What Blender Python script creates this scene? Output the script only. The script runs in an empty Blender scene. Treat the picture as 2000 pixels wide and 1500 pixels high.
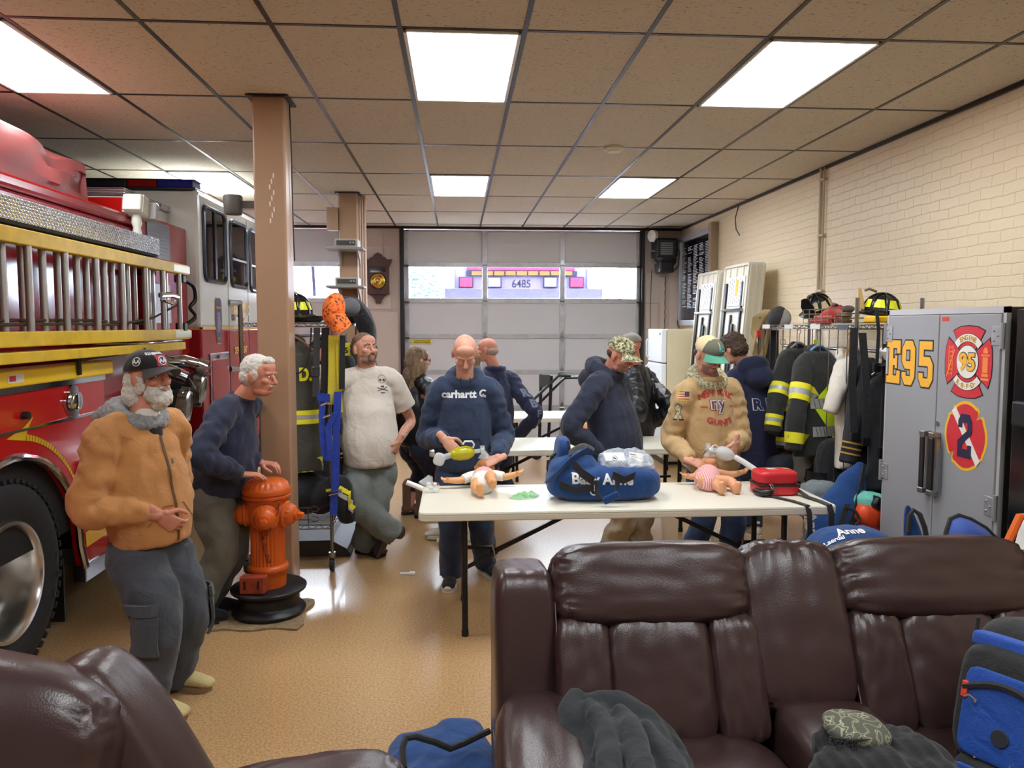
import bpy, bmesh, math, random
import numpy as np
from mathutils import Vector, Matrix, noise
from mathutils.bvhtree import BVHTree
random.seed(7)
PI = math.pi
V = Vector
S = bpy.context.scene
C = S.collection

# ---------------------------------------------------------------- camera
FOC, YAW, PITCH, ROLL, CAMZ = 1519.437, 0.069953, -0.074879, 0.000284, 1.78
_cy, _sy = math.cos(YAW), math.sin(YAW)
FW = V((_sy * math.cos(PITCH), _cy * math.cos(PITCH), math.sin(PITCH)))
_r = V((_cy, -_sy, 0)); _u = _r.cross(FW)
RT = _r * math.cos(ROLL) + _u * math.sin(ROLL)
UP = -_r * math.sin(ROLL) + _u * math.cos(ROLL)
CAM = V((0, 0, CAMZ))
cd = bpy.data.cameras.new('camera'); cam = bpy.data.objects.new('camera', cd); C.objects.link(cam)
cam.matrix_world = Matrix(((RT.x, UP.x, -FW.x, 0), (RT.y, UP.y, -FW.y, 0), (RT.z, UP.z, -FW.z, CAMZ), (0, 0, 0, 1)))
cd.sensor_fit = 'HORIZONTAL'; cd.sensor_width = 36; cd.lens = FOC / 2000 * 36
cd.clip_start = 0.05; cd.clip_end = 300
S.camera = cam

# ---------------------------------------------------------------- world and exposure
wd = bpy.data.worlds.new('overcast_sky'); S.world = wd; wd.use_nodes = True
wd.node_tree.nodes['Background'].inputs[0].default_value = (0.74, 0.85, 1.0, 1)
wd.node_tree.nodes['Background'].inputs[1].default_value = 24.0
S.view_settings.view_transform = 'Standard'; S.view_settings.look = 'None'
S.view_settings.exposure = 0.95; S.view_settings.gamma = 1.0; S.view_settings.use_curve_mapping = False
S.cycles.use_denoising = True
S.cycles.max_bounces = 8; S.cycles.transparent_max_bounces = 16
PANEL = 10.5      # radiance of the fluorescent ceiling panels


def _ray(px, py):
    return FW + RT * ((px - 1000) / FOC) - UP * ((py - 750) / FOC)


def at(px, py, y):
    d = _ray(px, py); return CAM + d * (y / d.y)


def onz(px, py, z):
    d = _ray(px, py); return CAM + d * ((z - CAMZ) / d.z)


def onx(px, py, x):
    d = _ray(px, py); return CAM + d * (x / d.x)


# ---------------------------------------------------------------- materials
def lin(c):
    return tuple(((x / 255) / 12.92 if x / 255 <= 0.04045 else ((x / 255 + 0.055) / 1.055) ** 2.4) for x in c[:3]) + (1,)


MATS = {}


def mat(name, col, rough=0.6, metal=0.0, bump=0.0, bscale=60, var=0.0, vscale=4, alpha=1.0, emit=0, coat=0, spec=0.5, stretch=None, sheen=0, col2=None, fold=0):
    if name in MATS: return MATS[name]
    m = bpy.data.materials.new(name); m.use_nodes = True; MATS[name] = m
    N, L = m.node_tree.nodes, m.node_tree.links
    b = N['Principled BSDF']
    c = lin(col)
    b.inputs['Base Color'].default_value = c
    b.inputs['Roughness'].default_value = rough; b.inputs['Metallic'].default_value = metal
    b.inputs['Specular IOR Level'].default_value = spec
    b.inputs['Coat Weight'].default_value = coat; b.inputs['Coat Roughness'].default_value = 0.12
    b.inputs['Sheen Weight'].default_value = sheen
    b.inputs['Alpha'].default_value = alpha
    if emit:
        b.inputs['Emission Color'].default_value = c; b.inputs['Emission Strength'].default_value = emit
    if bump or var or col2:
        tc = N.new('ShaderNodeTexCoord'); mp = N.new('ShaderNodeMapping'); L.new(tc.outputs['Object'], mp.inputs[0])
        if stretch: mp.inputs['Scale'].default_value = stretch
    if bump:
        n = N.new('ShaderNodeTexNoise'); n.inputs['Scale'].default_value = bscale; n.inputs['Detail'].default_value = 4
        L.new(mp.outputs[0], n.inputs['Vector'])
        bp = N.new('ShaderNodeBump'); bp.inputs['Strength'].default_value = bump; bp.inputs['Distance'].default_value = 0.01
        L.new(n.outputs[0], bp.inputs['Height']); L.new(bp.outputs[0], b.inputs['Normal'])
        if fold:                                        # soft creases in cloth
            n2 = N.new('ShaderNodeTexNoise'); n2.inputs['Scale'].default_value = 11; n2.inputs['Detail'].default_value = 2.5; n2.inputs['Distortion'].default_value = 1.6; L.new(mp.outputs[0], n2.inputs['Vector'])
            b2 = N.new('ShaderNodeBump'); b2.inputs['Strength'].default_value = fold; b2.inputs['Distance'].default_value = .03; L.new(n2.outputs[0], b2.inputs['Height']); L.new(b2.outputs[0], bp.inputs['Normal'])
    if var or col2:
        n = N.new('ShaderNodeTexNoise'); n.inputs['Scale'].default_value = vscale; n.inputs['Detail'].default_value = 6
        L.new(mp.outputs[0], n.inputs['Vector'])
        r = N.new('ShaderNodeValToRGB'); L.new(n.outputs[0], r.inputs[0])
        if col2:
            a0, a1 = c, lin(col2); r.color_ramp.elements[0].position = 0.42; r.color_ramp.elements[1].position = 0.58
        else:
            a0 = tuple(x * (1 - var) for x in c[:3]) + (1,); a1 = tuple(min(1, x * (1 + var)) for x in c[:3]) + (1,)
            r.color_ramp.elements[0].position = 0.3; r.color_ramp.elements[1].position = 0.7
        r.color_ramp.elements[0].color = a0; r.color_ramp.elements[1].color = a1
        L.new(r.outputs[0], b.inputs['Base Color'])
    return m


def camo(name, cols, scale=30, rough=0.8):
    if name in MATS: return MATS[name]
    m = bpy.data.materials.new(name); m.use_nodes = True; MATS[name] = m
    N, L = m.node_tree.nodes, m.node_tree.links; b = N['Principled BSDF']; b.inputs['Roughness'].default_value = rough
    tc = N.new('ShaderNodeTexCoord')
    n = N.new('ShaderNodeTexNoise'); n.inputs['Scale'].default_value = scale; n.inputs['Detail'].default_value = 1.5
    L.new(tc.outputs['Object'], n.inputs['Vector'])
    r = N.new('ShaderNodeValToRGB'); r.color_ramp.interpolation = 'CONSTANT'
    e = r.color_ramp.elements
    k = len(cols)
    for i, c in enumerate(cols):
        p = 0 if i == 0 else 0.36 + 0.28 * (i - 1) / max(1, k - 2)
        if i < 2: e[i].position = p; el = e[i]
        else: el = e.new(p)
        el.color = lin(c)
    L.new(n.outputs[0], r.inputs[0]); L.new(r.outputs[0], b.inputs['Base Color'])
    return m


def clear(name, col=(240, 245, 250), alpha=0.3, rough=0.08):
    if name in MATS: return MATS[name]
    m = bpy.data.materials.new(name); m.use_nodes = True; MATS[name] = m
    N, L = m.node_tree.nodes, m.node_tree.links; b = N['Principled BSDF']
    b.inputs['Base Color'].default_value = lin(col); b.inputs['Roughness'].default_value = rough
    t = N.new('ShaderNodeBsdfTransparent'); x = N.new('ShaderNodeMixShader'); x.inputs[0].default_value = alpha
    L.new(t.outputs[0], x.inputs[1]); L.new(b.outputs[0], x.inputs[2]); L.new(x.outputs[0], N['Material Output'].inputs[0])
    return m


# ---------------------------------------------------------------- mesh building
def frame(t, ref):
    t = t.normalized(); a = ref - t * ref.dot(t)
    if a.length < 1e-5:
        a = t.orthogonal()
    a.normalize(); return a, t.cross(a)


class MB:
    def __init__(s): s.v = []; s.f = []; s.mi = []

    def add(s, vs, fs, m=0):
        o = len(s.v); s.v += [tuple(x) for x in vs]; s.f += [tuple(i + o for i in f) for f in fs]; s.mi += [m] * len(fs)
        return s

    def box(s, x0, x1, y0, y1, z0, z1, m=0):
        vs = [(x, y, z) for x in (x0, x1) for y in (y0, y1) for z in (z0, z1)]
        return s.add(vs, [(0, 1, 3, 2), (4, 6, 7, 5), (0, 4, 5, 1), (2, 3, 7, 6), (0, 2, 6, 4), (1, 5, 7, 3)], m)

    def obox(s, c, sz, R=None, m=0):
        c = V(c); vs = []
        for x in (-.5, .5):
            for y in (-.5, .5):
                for z in (-.5, .5):
                    p = V((x * sz[0], y * sz[1], z * sz[2])); vs.append(c + (R @ p if R else p))
        return s.add(vs, [(0, 1, 3, 2), (4, 6, 7, 5), (0, 4, 5, 1), (2, 3, 7, 6), (0, 2, 6, 4), (1, 5, 7, 3)], m)

    def bar(s, p0, p1, w, h, ref=V((0, 0, 1)), m=0):      # rectangular bar, h along ref
        p0, p1 = V(p0), V(p1); a, b = frame(p1 - p0, V(ref)); vs = []
        for p in (p0, p1):
            for (i, j) in ((-1, -1), (1, -1), (1, 1), (-1, 1)): vs.append(p + a * (h / 2 * j) + b * (w / 2 * i))
        return s.add(vs, [(0, 1, 2, 3), (7, 6, 5, 4), (0, 4, 5, 1), (1, 5, 6, 2), (2, 6, 7, 3), (3, 7, 4, 0)], m)

    def loft(s, rings, m=0, caps=True, closed=False):
        n = len(rings[0]); vs = [p for r in rings for p in r]; fs = []; k = len(rings)
        for i in range(k if closed else k - 1):
            j = (i + 1) % k
            for q in range(n): fs.append((i * n + q, i * n + (q + 1) % n, j * n + (q + 1) % n, j * n + q))
        if caps and not closed: fs.append(tuple(range(n))[::-1]); fs.append(tuple(range((k - 1) * n, k * n)))
        return s.add(vs, fs, m)

    def tube(s, pts, r, n=8, m=0, closed=False, caps=True, flat=1.0, ref=None):
        pts = [V(p) for p in pts]; k = len(pts); rings = []
        ref = V(ref) if ref is not None else None
        a = None
        for i, p in enumerate(pts):
            t = (pts[(i + 1) % k] - pts[i - 1]) if closed else (pts[min(i + 1, k - 1)] - pts[max(i - 1, 0)])
            if t.length < 1e-9: t = V((0, 0, 1))
            a, b = frame(t, ref if ref is not None else (a if a is not None else (V((0, 0, 1)) if abs(t.normalized().z) < .9 else V((1, 0, 0)))))
            rr = r[i] if isinstance(r, (list, tuple)) else r
            rings.append([p + a * (rr * math.cos(2 * PI * q / n)) + b * (rr * flat * math.sin(2 * PI * q / n)) for q in range(n)])
        return s.loft(rings, m, caps, closed)

    def limb(s, pts, rad, ref=V((1, 0, 0)), n=16, m=0, step=0.015, wr=0.0, seed=0, wf=14, round=True):
        """smooth tapered tube through pts; rad: r or (a along ref, b); wr: amplitude of cross folds"""
        ref = V(ref); pts = [V(p) for p in pts]; rad = [(q, q) if not isinstance(q, (tuple, list)) else q for q in rad]
        P = []; k = len(pts)
        for i in range(k - 1):
            p0 = pts[max(0, i - 1)]; p1 = pts[i]; p2 = pts[i + 1]; p3 = pts[min(k - 1, i + 2)]
            ns = max(2, int((p2 - p1).length / step))
            for j in range(ns + (1 if i == k - 2 else 0)):
                t = j / ns
                q = (p1 * 2 + (p2 - p0) * t + (p0 * 2 - p1 * 5 + p2 * 4 - p3) * t * t + (p1 * 3 - p0 - p2 * 3 + p3) * t ** 3) * .5
                tt = t * t * (3 - 2 * t)
                P.append((q, rad[i][0] * (1 - tt) + rad[i + 1][0] * tt, rad[i][1] * (1 - tt) + rad[i + 1][1] * tt))
        if round:
            def cap(q, d):
                out = []
                for sn in (.35, .7, .92):
                    c_ = math.sqrt(1 - sn * sn); out.append((q[0] + d * (min(q[1], q[2]) * sn * .8), q[1] * c_, q[2] * c_))
                return out
            d0 = (P[0][0] - P[1][0]).normalized(); d1 = (P[-1][0] - P[-2][0]).normalized()
            P = cap(P[0], d0)[::-1] + P + cap(P[-1], d1)
        rings = []; L = 0
        for i, (q, ra, rb) in enumerate(P):
            t = P[min(i + 1, len(P) - 1)][0] - P[max(i - 1, 0)][0]
            a, b = frame(t, ref)
            if i: L += (q - P[i - 1][0]).length
            ring = []
            for g in range(n):
                an = 2 * PI * g / n; f = 1
                if wr: f = 1 + wr * noise.noise(V((math.cos(an) * 1.1 + seed * 7.3, math.sin(an) * 1.1, L * wf + an * .35)))
                ring.append(q + a * (ra * f * math.cos(an)) + b * (rb * f * math.sin(an)))
            rings.append(ring)
        return s.loft(rings, m)

    def ell(s, c, r, R=None, nu=16, nv=10, m=0, pz=1.0):
        c = V(c); r = (r, r, r) if not isinstance(r, (tuple, list)) else r
        vs = []
        sp = lambda x: math.copysign(abs(x) ** pz, x)
        for j in range(nv + 1):
            th = PI * j / nv
            for i in range(nu if 0 < j < nv else 1):
                ph = 2 * PI * i / nu
                p = V((r[0] * sp(math.sin(th)) * sp(math.cos(ph)), r[1] * sp(math.sin(th)) * sp(math.sin(ph)), r[2] * sp(math.cos(th))))
                vs.append(c + (R @ p if R else p))
        fs = []; row = lambda j: 0 if j == 0 else 1 + (j - 1) * nu
        for i in range(nu): fs.append((0, 1 + i, 1 + (i + 1) % nu))
        for j in range(1, nv - 1):
            for i in range(nu): fs.append((row(j) + i, row(j + 1) + i, row(j + 1) + (i + 1) % nu, row(j) + (i + 1) % nu))
        last = len(vs) - 1
        for i in range(nu): fs.append((last, row(nv - 1) + (i + 1) % nu, row(nv - 1) + i))
        return s.add(vs, fs, m)

    def lathe(s, prof, o=(0, 0, 0), ax=(0, 0, 1), n=28, m=0, ref=None, flute=0, caps=True):
        o = V(o); ax = V(ax).normalized(); a, b = frame(ax, V(ref) if ref else (V((1, 0, 0)) if abs(ax.x) < .9 else V((0, 1, 0))))
        rings = []
        for q in prof:
            r, h = q[0], q[1]; fl = q[2] if len(q) > 2 else 0
            rings.append([o + ax * h + (a * math.cos(2 * PI * i / n) + b * math.sin(2 * PI * i / n)) * (r * (1 - fl * (i % 2))) for i in range(n)])
        return s.loft(rings, m, caps)

    def prism(s, pts, o, ux, uy, d, m=0, m2=None):
        o, ux, uy, d = V(o), V(ux), V(uy), V(d); n = len(pts)
        vs = [o + ux * p[0] + uy * p[1] for p in pts]; vs += [p + d for p in vs]
        s.add(vs, [tuple(range(n)), tuple(range(2 * n - 1, n - 1, -1))], m)
        s.add(vs, [(i, i + n, (i + 1) % n + n, (i + 1) % n) for i in range(n)], m if m2 is None else m2)
        return s

    def grid(s, fn, nu, nv, m=0, thick=0.0):
        P = [[V(fn(i / nu, j / nv)) for i in range(nu + 1)] for j in range(nv + 1)]
        w = nu + 1; vs = [p for r in P for p in r]; fs = []
        for j in range(nv):
            for i in range(nu): fs.append((j * w + i, j * w + i + 1, (j + 1) * w + i + 1, (j + 1) * w + i))
        if not thick: return s.add(vs, fs, m)
        bk = []
        for j in range(nv + 1):
            for i in range(nu + 1):
                du = P[j][min(i + 1, nu)] - P[j][max(i - 1, 0)]; dv = P[min(j + 1, nv)][i] - P[max(j - 1, 0)][i]
                nn = du.cross(dv); nn = nn.normalized() if nn.length > 1e-12 else V((0, 0, 1))
                bk.append(P[j][i] - nn * thick)
        o = len(vs); vs += bk; fs += [tuple(k + o for k in f[::-1]) for f in fs]
        e = [j * w for j in range(nv + 1)]
        rim = [i for i in range(w)] + [j * w + nu for j in range(1, nv + 1)] + [nv * w + i for i in range(nu - 1, -1, -1)] + [j * w for j in range(nv - 1, 0, -1)]
        for a, b in zip(rim, rim[1:] + rim[:1]): fs.append((b, a, a + o, b + o))
        return s.add(vs, fs, m)

    def strap(s, pts, w, across, th=0.003, m=0):        # flat webbing along pts
        pts = [V(p) for p in pts]; ac = V(across).normalized() * (w / 2); k = len(pts); rings = []
        for i, p in enumerate(pts):
            t = pts[min(i + 1, k - 1)] - pts[max(i - 1, 0)]; nn = t.cross(ac)
            nn = nn.normalized() * th if nn.length > 1e-9 else V((0, 0, th))
            rings.append([p - ac, p + ac, p + ac + nn, p - ac + nn])
        return s.loft(rings, m)

    def mesh(s, name='m'):
        me = bpy.data.meshes.new(name); me.from_pydata(s.v, [], s.f); me.polygons.foreach_set('material_index', s.mi); me.update(); return me

    def build(s, name, mats, parent=None, smooth=40, bevel=0, sub=0, fix=True):
        me = s.mesh(name)
        if fix:
            b = bmesh.new(); b.from_mesh(me); bmesh.ops.recalc_face_normals(b, faces=b.faces); b.to_mesh(me); b.free()
        return link(name, me, mats, parent, smooth, bevel, sub)


def link(name, me, mats, parent=None, smooth=40, bevel=0, sub=0):
    for m in (mats if isinstance(mats, (list, tuple)) else [mats]): me.materials.append(m)
    if smooth:
        me.polygons.foreach_set('use_smooth', [True] * len(me.polygons))
        if smooth < 180 and not sub: me.set_sharp_from_angle(angle=math.radians(smooth))
    o = bpy.data.objects.new(name, me); C.objects.link(o)
    if bevel:
        md = o.modifiers.new('bevel', 'BEVEL'); md.width = bevel; md.segments = 2; md.limit_method = 'ANGLE'; md.angle_limit = math.radians(40)
    if sub:
        md = o.modifiers.new('sub', 'SUBSURF'); md.levels = sub; md.render_levels = sub
    if parent: par(o, parent)
    return o


def par(o, p):
    o.parent = p
    M = Matrix.Identity(4); q = p
    while q: M = q.matrix_parent_inverse @ Matrix.LocRotScale(q.location, q.rotation_euler, q.scale) if False else (Matrix.LocRotScale(q.location, q.rotation_euler, q.scale) @ M if q is p else q.matrix_parent_inverse @ M); q = None
    o.matrix_parent_inverse = WM(p).inverted()


def WM(o):
    L_ = Matrix.LocRotScale(o.location, o.rotation_euler, o.scale)
    return (WM(o.parent) @ o.matrix_parent_inverse @ L_) if o.parent else L_


def tag(o, label=None, cat=None, group=None, kind=None):
    if label: o['label'] = label
    if cat: o['category'] = cat
    if group: o['group'] = group
    if kind: o['kind'] = kind
    return o


def thing(name, label, cat, loc=(0, 0, 0), group=None, rz=0, kind=None):
    o = bpy.data.objects.new(name, None); C.objects.link(o); o.location = loc; o.rotation_euler = (0, 0, rz); o.empty_display_size = .1
    return tag(o, label, cat, group, kind)


def copy_tree(o, parent=None):
    c = o.copy(); C.objects.link(c); c.parent = parent
    for ch in list(o.children): copy_tree(ch, c)
    return c


def ev(o):
    dg = bpy.context.evaluated_depsgraph_get(); return bpy.data.meshes.new_from_object(o.evaluated_get(dg))


def remesh(mb, voxel, smooth=4, fac=.5, disp=None):
    """closed shells of mb -> one continuous surface"""
    me0 = mb if isinstance(mb, bpy.types.Mesh) else mb.mesh('t')
    o = bpy.data.objects.new('t', me0); C.objects.link(o)
    r = o.modifiers.new('r', 'REMESH'); r.mode = 'VOXEL'; r.voxel_size = voxel
    if smooth:
        q = o.modifiers.new('s', 'SMOOTH'); q.factor = fac; q.iterations = smooth
    me = ev(o); bpy.data.objects.remove(o); bpy.data.meshes.remove(me0); me.materials.clear()
    if disp:
        n = len(me.vertices); co = np.empty(n * 3); me.vertices.foreach_get('co', co)
        nr = np.empty(n * 3); me.vertices.foreach_get('normal', nr); co = co.reshape(-1, 3); nr = nr.reshape(-1, 3)
        d = np.array([disp(V(c), V(q_)) for c, q_ in zip(co, nr)]); co = co + nr * d[:, None]
        me.vertices.foreach_set('co', co.ravel()); me.update()
    return me


def join_mesh(a, b):                                    # append mesh b to mesh a
    bm = bmesh.new(); bm.from_mesh(a); bm.from_mesh(b); bm.to_mesh(a); bm.free(); bpy.data.meshes.remove(b); return a


def folds(amp, f=9, seed=0, st=(1, 1, .45)):
    o = V((seed * 3.7, seed * 1.9, seed * 5.1))

    def fn(c, n):
        p = V((c.x * st[0], c.y * st[1], c.z * st[2])) * f + o
        a = noise.noise(p + V((noise.noise(p * .6), 0, noise.noise(p * .6 + o))) * .8)
        return amp * ((1 - abs(a) * 2) * .6 + .4 * noise.noise(p * 2.3))
    return fn


def bvh(*objs):
    vs, fs = [], []
    for o in objs:
        me = o.data; off = len(vs); M = WM(o); vs += [M @ v.co for v in me.vertices]; fs += [tuple(i + off for i in p.vertices) for p in me.polygons]
    return BVHTree.FromPolygons(vs, fs)


_tc = {}


def text_mesh(txt, size, bold=0.0, shear=0.0, space=1.0):
    cu = bpy.data.curves.new('t', 'FONT'); cu.body = txt; cu.size = size; cu.align_x = 'CENTER'; cu.align_y = 'CENTER'; cu.offset = bold
    cu.shear = shear; cu.space_character = space; cu.resolution_u = 3
    o = bpy.data.objects.new('t', cu); C.objects.link(o); me = ev(o); bpy.data.objects.remove(o); bpy.data.curves.remove(cu)
    r = ([tuple(v.co[:2]) for v in me.vertices], [tuple(p.vertices) for p in me.polygons]); bpy.data.meshes.remove(me); return r


def flat_text(name, txt, size, c, ux, uy, m, parent=None, bold=0.0, depth=0.0015, tree=None, d=None, off=0.003, space=1.0, width=None, height=None, cut=0):
    vs, fs = text_mesh(txt, size, bold, 0, space)
    return decal(name, vs, fs, c, ux, uy, m, parent, depth, tree, d, off, width, height, cut)


def decal(name, vs, fs, c, ux, uy, m, parent=None, depth=0.0015, tree=None, d=None, off=0.003, width=None, height=None, cut=0):
    """2-D faces laid on a plane, or wrapped on a surface along d when a tree is given"""
    c, ux, uy = V(c), V(ux).normalized(), V(uy).normalized()
    xs = [p[0] for p in vs]; ys = [p[1] for p in vs]
    kx = width / (max(xs) - min(xs)) if width else 1; ky = height / (max(ys) - min(ys)) if height else (kx if width else 1)
    if not width and height: kx = ky
    cx, cy_ = (max(xs) + min(xs)) / 2, (max(ys) + min(ys)) / 2
    if cut:
        b = bmesh.new(); vv = [b.verts.new((p[0], p[1], 0)) for p in vs]
        for f in fs:
            try: b.faces.new([vv[i] for i in f])
            except ValueError: pass
        bmesh.ops.triangulate(b, faces=b.faces[:]); bmesh.ops.subdivide_edges(b, edges=b.edges[:], cuts=cut, use_grid_fill=True)
        b.verts.index_update(); vs = [(v.co.x, v.co.y) for v in b.verts]; fs = [tuple(v.index for v in f.verts) for f in b.faces]; b.free()
    P = []
    nn = ux.cross(uy)
    for p in vs:
        q = c + ux * ((p[0] - cx) * kx) + uy * ((p[1] - cy_) * ky)
        if tree:
            h = tree.ray_cast(q - V(d) * .4, V(d), 1.2)
            q = h[0] - V(d).normalized() * off if h[0] else q
        P.append(q)
    mb = MB(); n = len(P)
    back = [q - (nn if not tree else -V(d).normalized()) * -0 - (nn * depth if not tree else V(d).normalized() * -depth) for q in P]
    mb.add(P, fs)
    o = mb.build(name, m, parent, smooth=0, fix=False)
    if depth and not tree:
        md = o.modifiers.new('solid', 'SOLIDIFY'); md.thickness = depth; md.offset = 1
    return o
# ================================================================ the room
XR, YB, ZC, XL, YF = 3.33, 11.5, 3.2165, -6.6, -3.2
GX0, GY0, GW, GD = -0.2721, 3.9001, 0.6096, 1.2192     # ceiling grid


def struct(o): o['kind'] = 'structure'; return o


def speck_floor():
    m = mat('floor_vinyl', (190, 140, 80), 0.22, spec=0.5, coat=.4); N, L = m.node_tree.nodes, m.node_tree.links; b = N['Principled BSDF']
    tc = N.new('ShaderNodeTexCoord')
    n1 = N.new('ShaderNodeTexNoise'); n1.inputs['Scale'].default_value = 90; n1.inputs['Detail'].default_value = 3
    n2 = N.new('ShaderNodeTexNoise'); n2.inputs['Scale'].default_value = 1.2; n2.inputs['Detail'].default_value = 5
    n3 = N.new('ShaderNodeTexVoronoi'); n3.inputs['Scale'].default_value = 26
    for n in (n1, n2, n3): L.new(tc.outputs['Object'], n.inputs['Vector'])
    r1 = N.new('ShaderNodeValToRGB'); r1.color_ramp.elements[0].color = lin((166, 130, 88)); r1.color_ramp.elements[1].color = lin((200, 164, 116))
    r1.color_ramp.elements[0].position = .38; r1.color_ramp.elements[1].position = .6; L.new(n1.outputs[0], r1.inputs[0])
    r3 = N.new('ShaderNodeValToRGB'); r3.color_ramp.elements[0].position = .05; r3.color_ramp.elements[1].position = .09
    r3.color_ramp.elements[0].color = (.42, .4, .38, 1); r3.color_ramp.elements[1].color = (1, 1, 1, 1); L.new(n3.outputs['Distance'], r3.inputs[0])
    mx = N.new('ShaderNodeMix'); mx.data_type = 'RGBA'; mx.blend_type = 'MULTIPLY'; mx.inputs[0].default_value = .55
    L.new(r1.outputs[0], mx.inputs[6]); L.new(r3.outputs[0], mx.inputs[7])
    mx2 = N.new('ShaderNodeMix'); mx2.data_type = 'RGBA'; mx2.blend_type = 'MULTIPLY'; mx2.inputs[0].default_value = .12
    r2 = N.new('ShaderNodeValToRGB'); r2.color_ramp.elements[0].position = .35; r2.color_ramp.elements[1].position = .65
    r2.color_ramp.elements[0].color = (.72, .68, .62, 1); L.new(n2.outputs[0], r2.inputs[0])
    L.new(mx.outputs[2], mx2.inputs[6]); L.new(r2.outputs[0], mx2.inputs[7]); L.new(mx2.outputs[2], b.inputs['Base Color'])
    rr = N.new('ShaderNodeMapRange'); rr.inputs[3].default_value = .29; rr.inputs[4].default_value = .31; L.new(n2.outputs[0], rr.inputs[0]); L.new(rr.outputs[0], b.inputs['Roughness'])
    bp = N.new('ShaderNodeBump'); bp.inputs['Strength'].default_value = .05; bp.inputs['Distance'].default_value = .002
    n4 = N.new('ShaderNodeTexNoise'); n4.inputs['Scale'].default_value = 160; L.new(tc.outputs['Object'], n4.inputs['Vector']); L.new(n4.outputs[0], bp.inputs['Height']); L.new(bp.outputs[0], b.inputs['Normal'])
    return m


def brick_wall():
    m = mat('painted_brick', (226, 212, 186), 0.42); N, L = m.node_tree.nodes, m.node_tree.links; b = N['Principled BSDF']
    tc = N.new('ShaderNodeTexCoord'); sx = N.new('ShaderNodeSeparateXYZ'); cx = N.new('ShaderNodeCombineXYZ')
    L.new(tc.outputs['Object'], sx.inputs[0]); L.new(sx.outputs[1], cx.inputs[0]); L.new(sx.outputs[2], cx.inputs[1])
    nz = N.new('ShaderNodeTexNoise'); nz.inputs['Scale'].default_value = 7; nz.inputs['Detail'].default_value = 5; L.new(tc.outputs['Object'], nz.inputs['Vector'])
    ad = N.new('ShaderNodeMixRGB'); ad.blend_type = 'ADD'; ad.inputs[0].default_value = .03; L.new(cx.outputs[0], ad.inputs[1]); L.new(nz.outputs[1], ad.inputs[2])
    br = N.new('ShaderNodeTexBrick'); br.inputs['Scale'].default_value = 1; br.inputs['Brick Width'].default_value = .21; br.inputs['Row Height'].default_value = .07
    br.inputs['Mortar Size'].default_value = .005; br.inputs['Mortar Smooth'].default_value = 1.0
    br.inputs['Color1'].default_value = (.85, .85, .85, 1); br.inputs['Color2'].default_value = (1, 1, 1, 1); br.inputs['Mortar'].default_value = (0, 0, 0, 1)
    L.new(ad.outputs[0], br.inputs['Vector'])
    bp = N.new('ShaderNodeBump'); bp.inputs['Strength'].default_value = .4; bp.inputs['Distance'].default_value = .012
    ng = N.new('ShaderNodeTexNoise'); ng.inputs['Scale'].default_value = 38; ng.inputs['Detail'].default_value = 6; L.new(tc.outputs['Object'], ng.inputs['Vector'])
    ma = N.new('ShaderNodeMath'); ma.operation = 'MULTIPLY_ADD'; ma.inputs[1].default_value = .55; L.new(ng.outputs[0], ma.inputs[0]); L.new(br.outputs['Color'], ma.inputs[2])
    L.new(ma.outputs[0], bp.inputs['Height']); L.new(bp.outputs[0], b.inputs['Normal'])
    # two paints: cream above, dusty pink below 1.2 m
    st = N.new('ShaderNodeMath'); st.operation = 'GREATER_THAN'; st.inputs[1].default_value = 1.22; L.new(sx.outputs[2], st.inputs[0])
    mx = N.new('ShaderNodeMix'); mx.data_type = 'RGBA'; mx.inputs[6].default_value = lin((205, 170, 156)); mx.inputs[7].default_value = lin((234, 215, 182)); L.new(st.outputs[0], mx.inputs[0])
    m2 = N.new('ShaderNodeMix'); m2.data_type = 'RGBA'; m2.blend_type = 'MULTIPLY'; m2.inputs[0].default_value = .10; L.new(mx.outputs[2], m2.inputs[6]); L.new(br.outputs['Color'], m2.inputs[7])
    L.new(m2.outputs[2], b.inputs['Base Color'])
    return m


def tile_mat():
    m = mat('ceiling_tile', (214, 204, 188), 0.9); N, L = m.node_tree.nodes, m.node_tree.links; b = N['Principled BSDF']
    tc = N.new('ShaderNodeTexCoord'); mp = N.new('ShaderNodeMapping'); mp.inputs['Scale'].default_value = (22, 75, 1); L.new(tc.outputs['Object'], mp.inputs[0])
    n = N.new('ShaderNodeTexNoise'); n.inputs['Scale'].default_value = 2.0; n.inputs['Detail'].default_value = 2; L.new(mp.outputs[0], n.inputs['Vector'])
    r = N.new('ShaderNodeValToRGB'); r.color_ramp.elements[0].position = .30; r.color_ramp.elements[1].position = .36
    r.color_ramp.elements[0].color = lin((104, 90, 74)); r.color_ramp.elements[1].color = lin((208, 196, 178)); L.new(n.outputs[0], r.inputs[0])
    L.new(r.outputs[0], b.inputs['Base Color'])
    bp = N.new('ShaderNodeBump'); bp.inputs['Strength'].default_value = .3; bp.inputs['Distance'].default_value = .004; n2 = N.new('ShaderNodeTexNoise'); n2.inputs['Scale'].default_value = 90
    L.new(tc.outputs['Object'], n2.inputs['Vector']); L.new(n2.outputs[0], bp.inputs['Height']); L.new(bp.outputs[0], b.inputs['Normal'])
    return m


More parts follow.
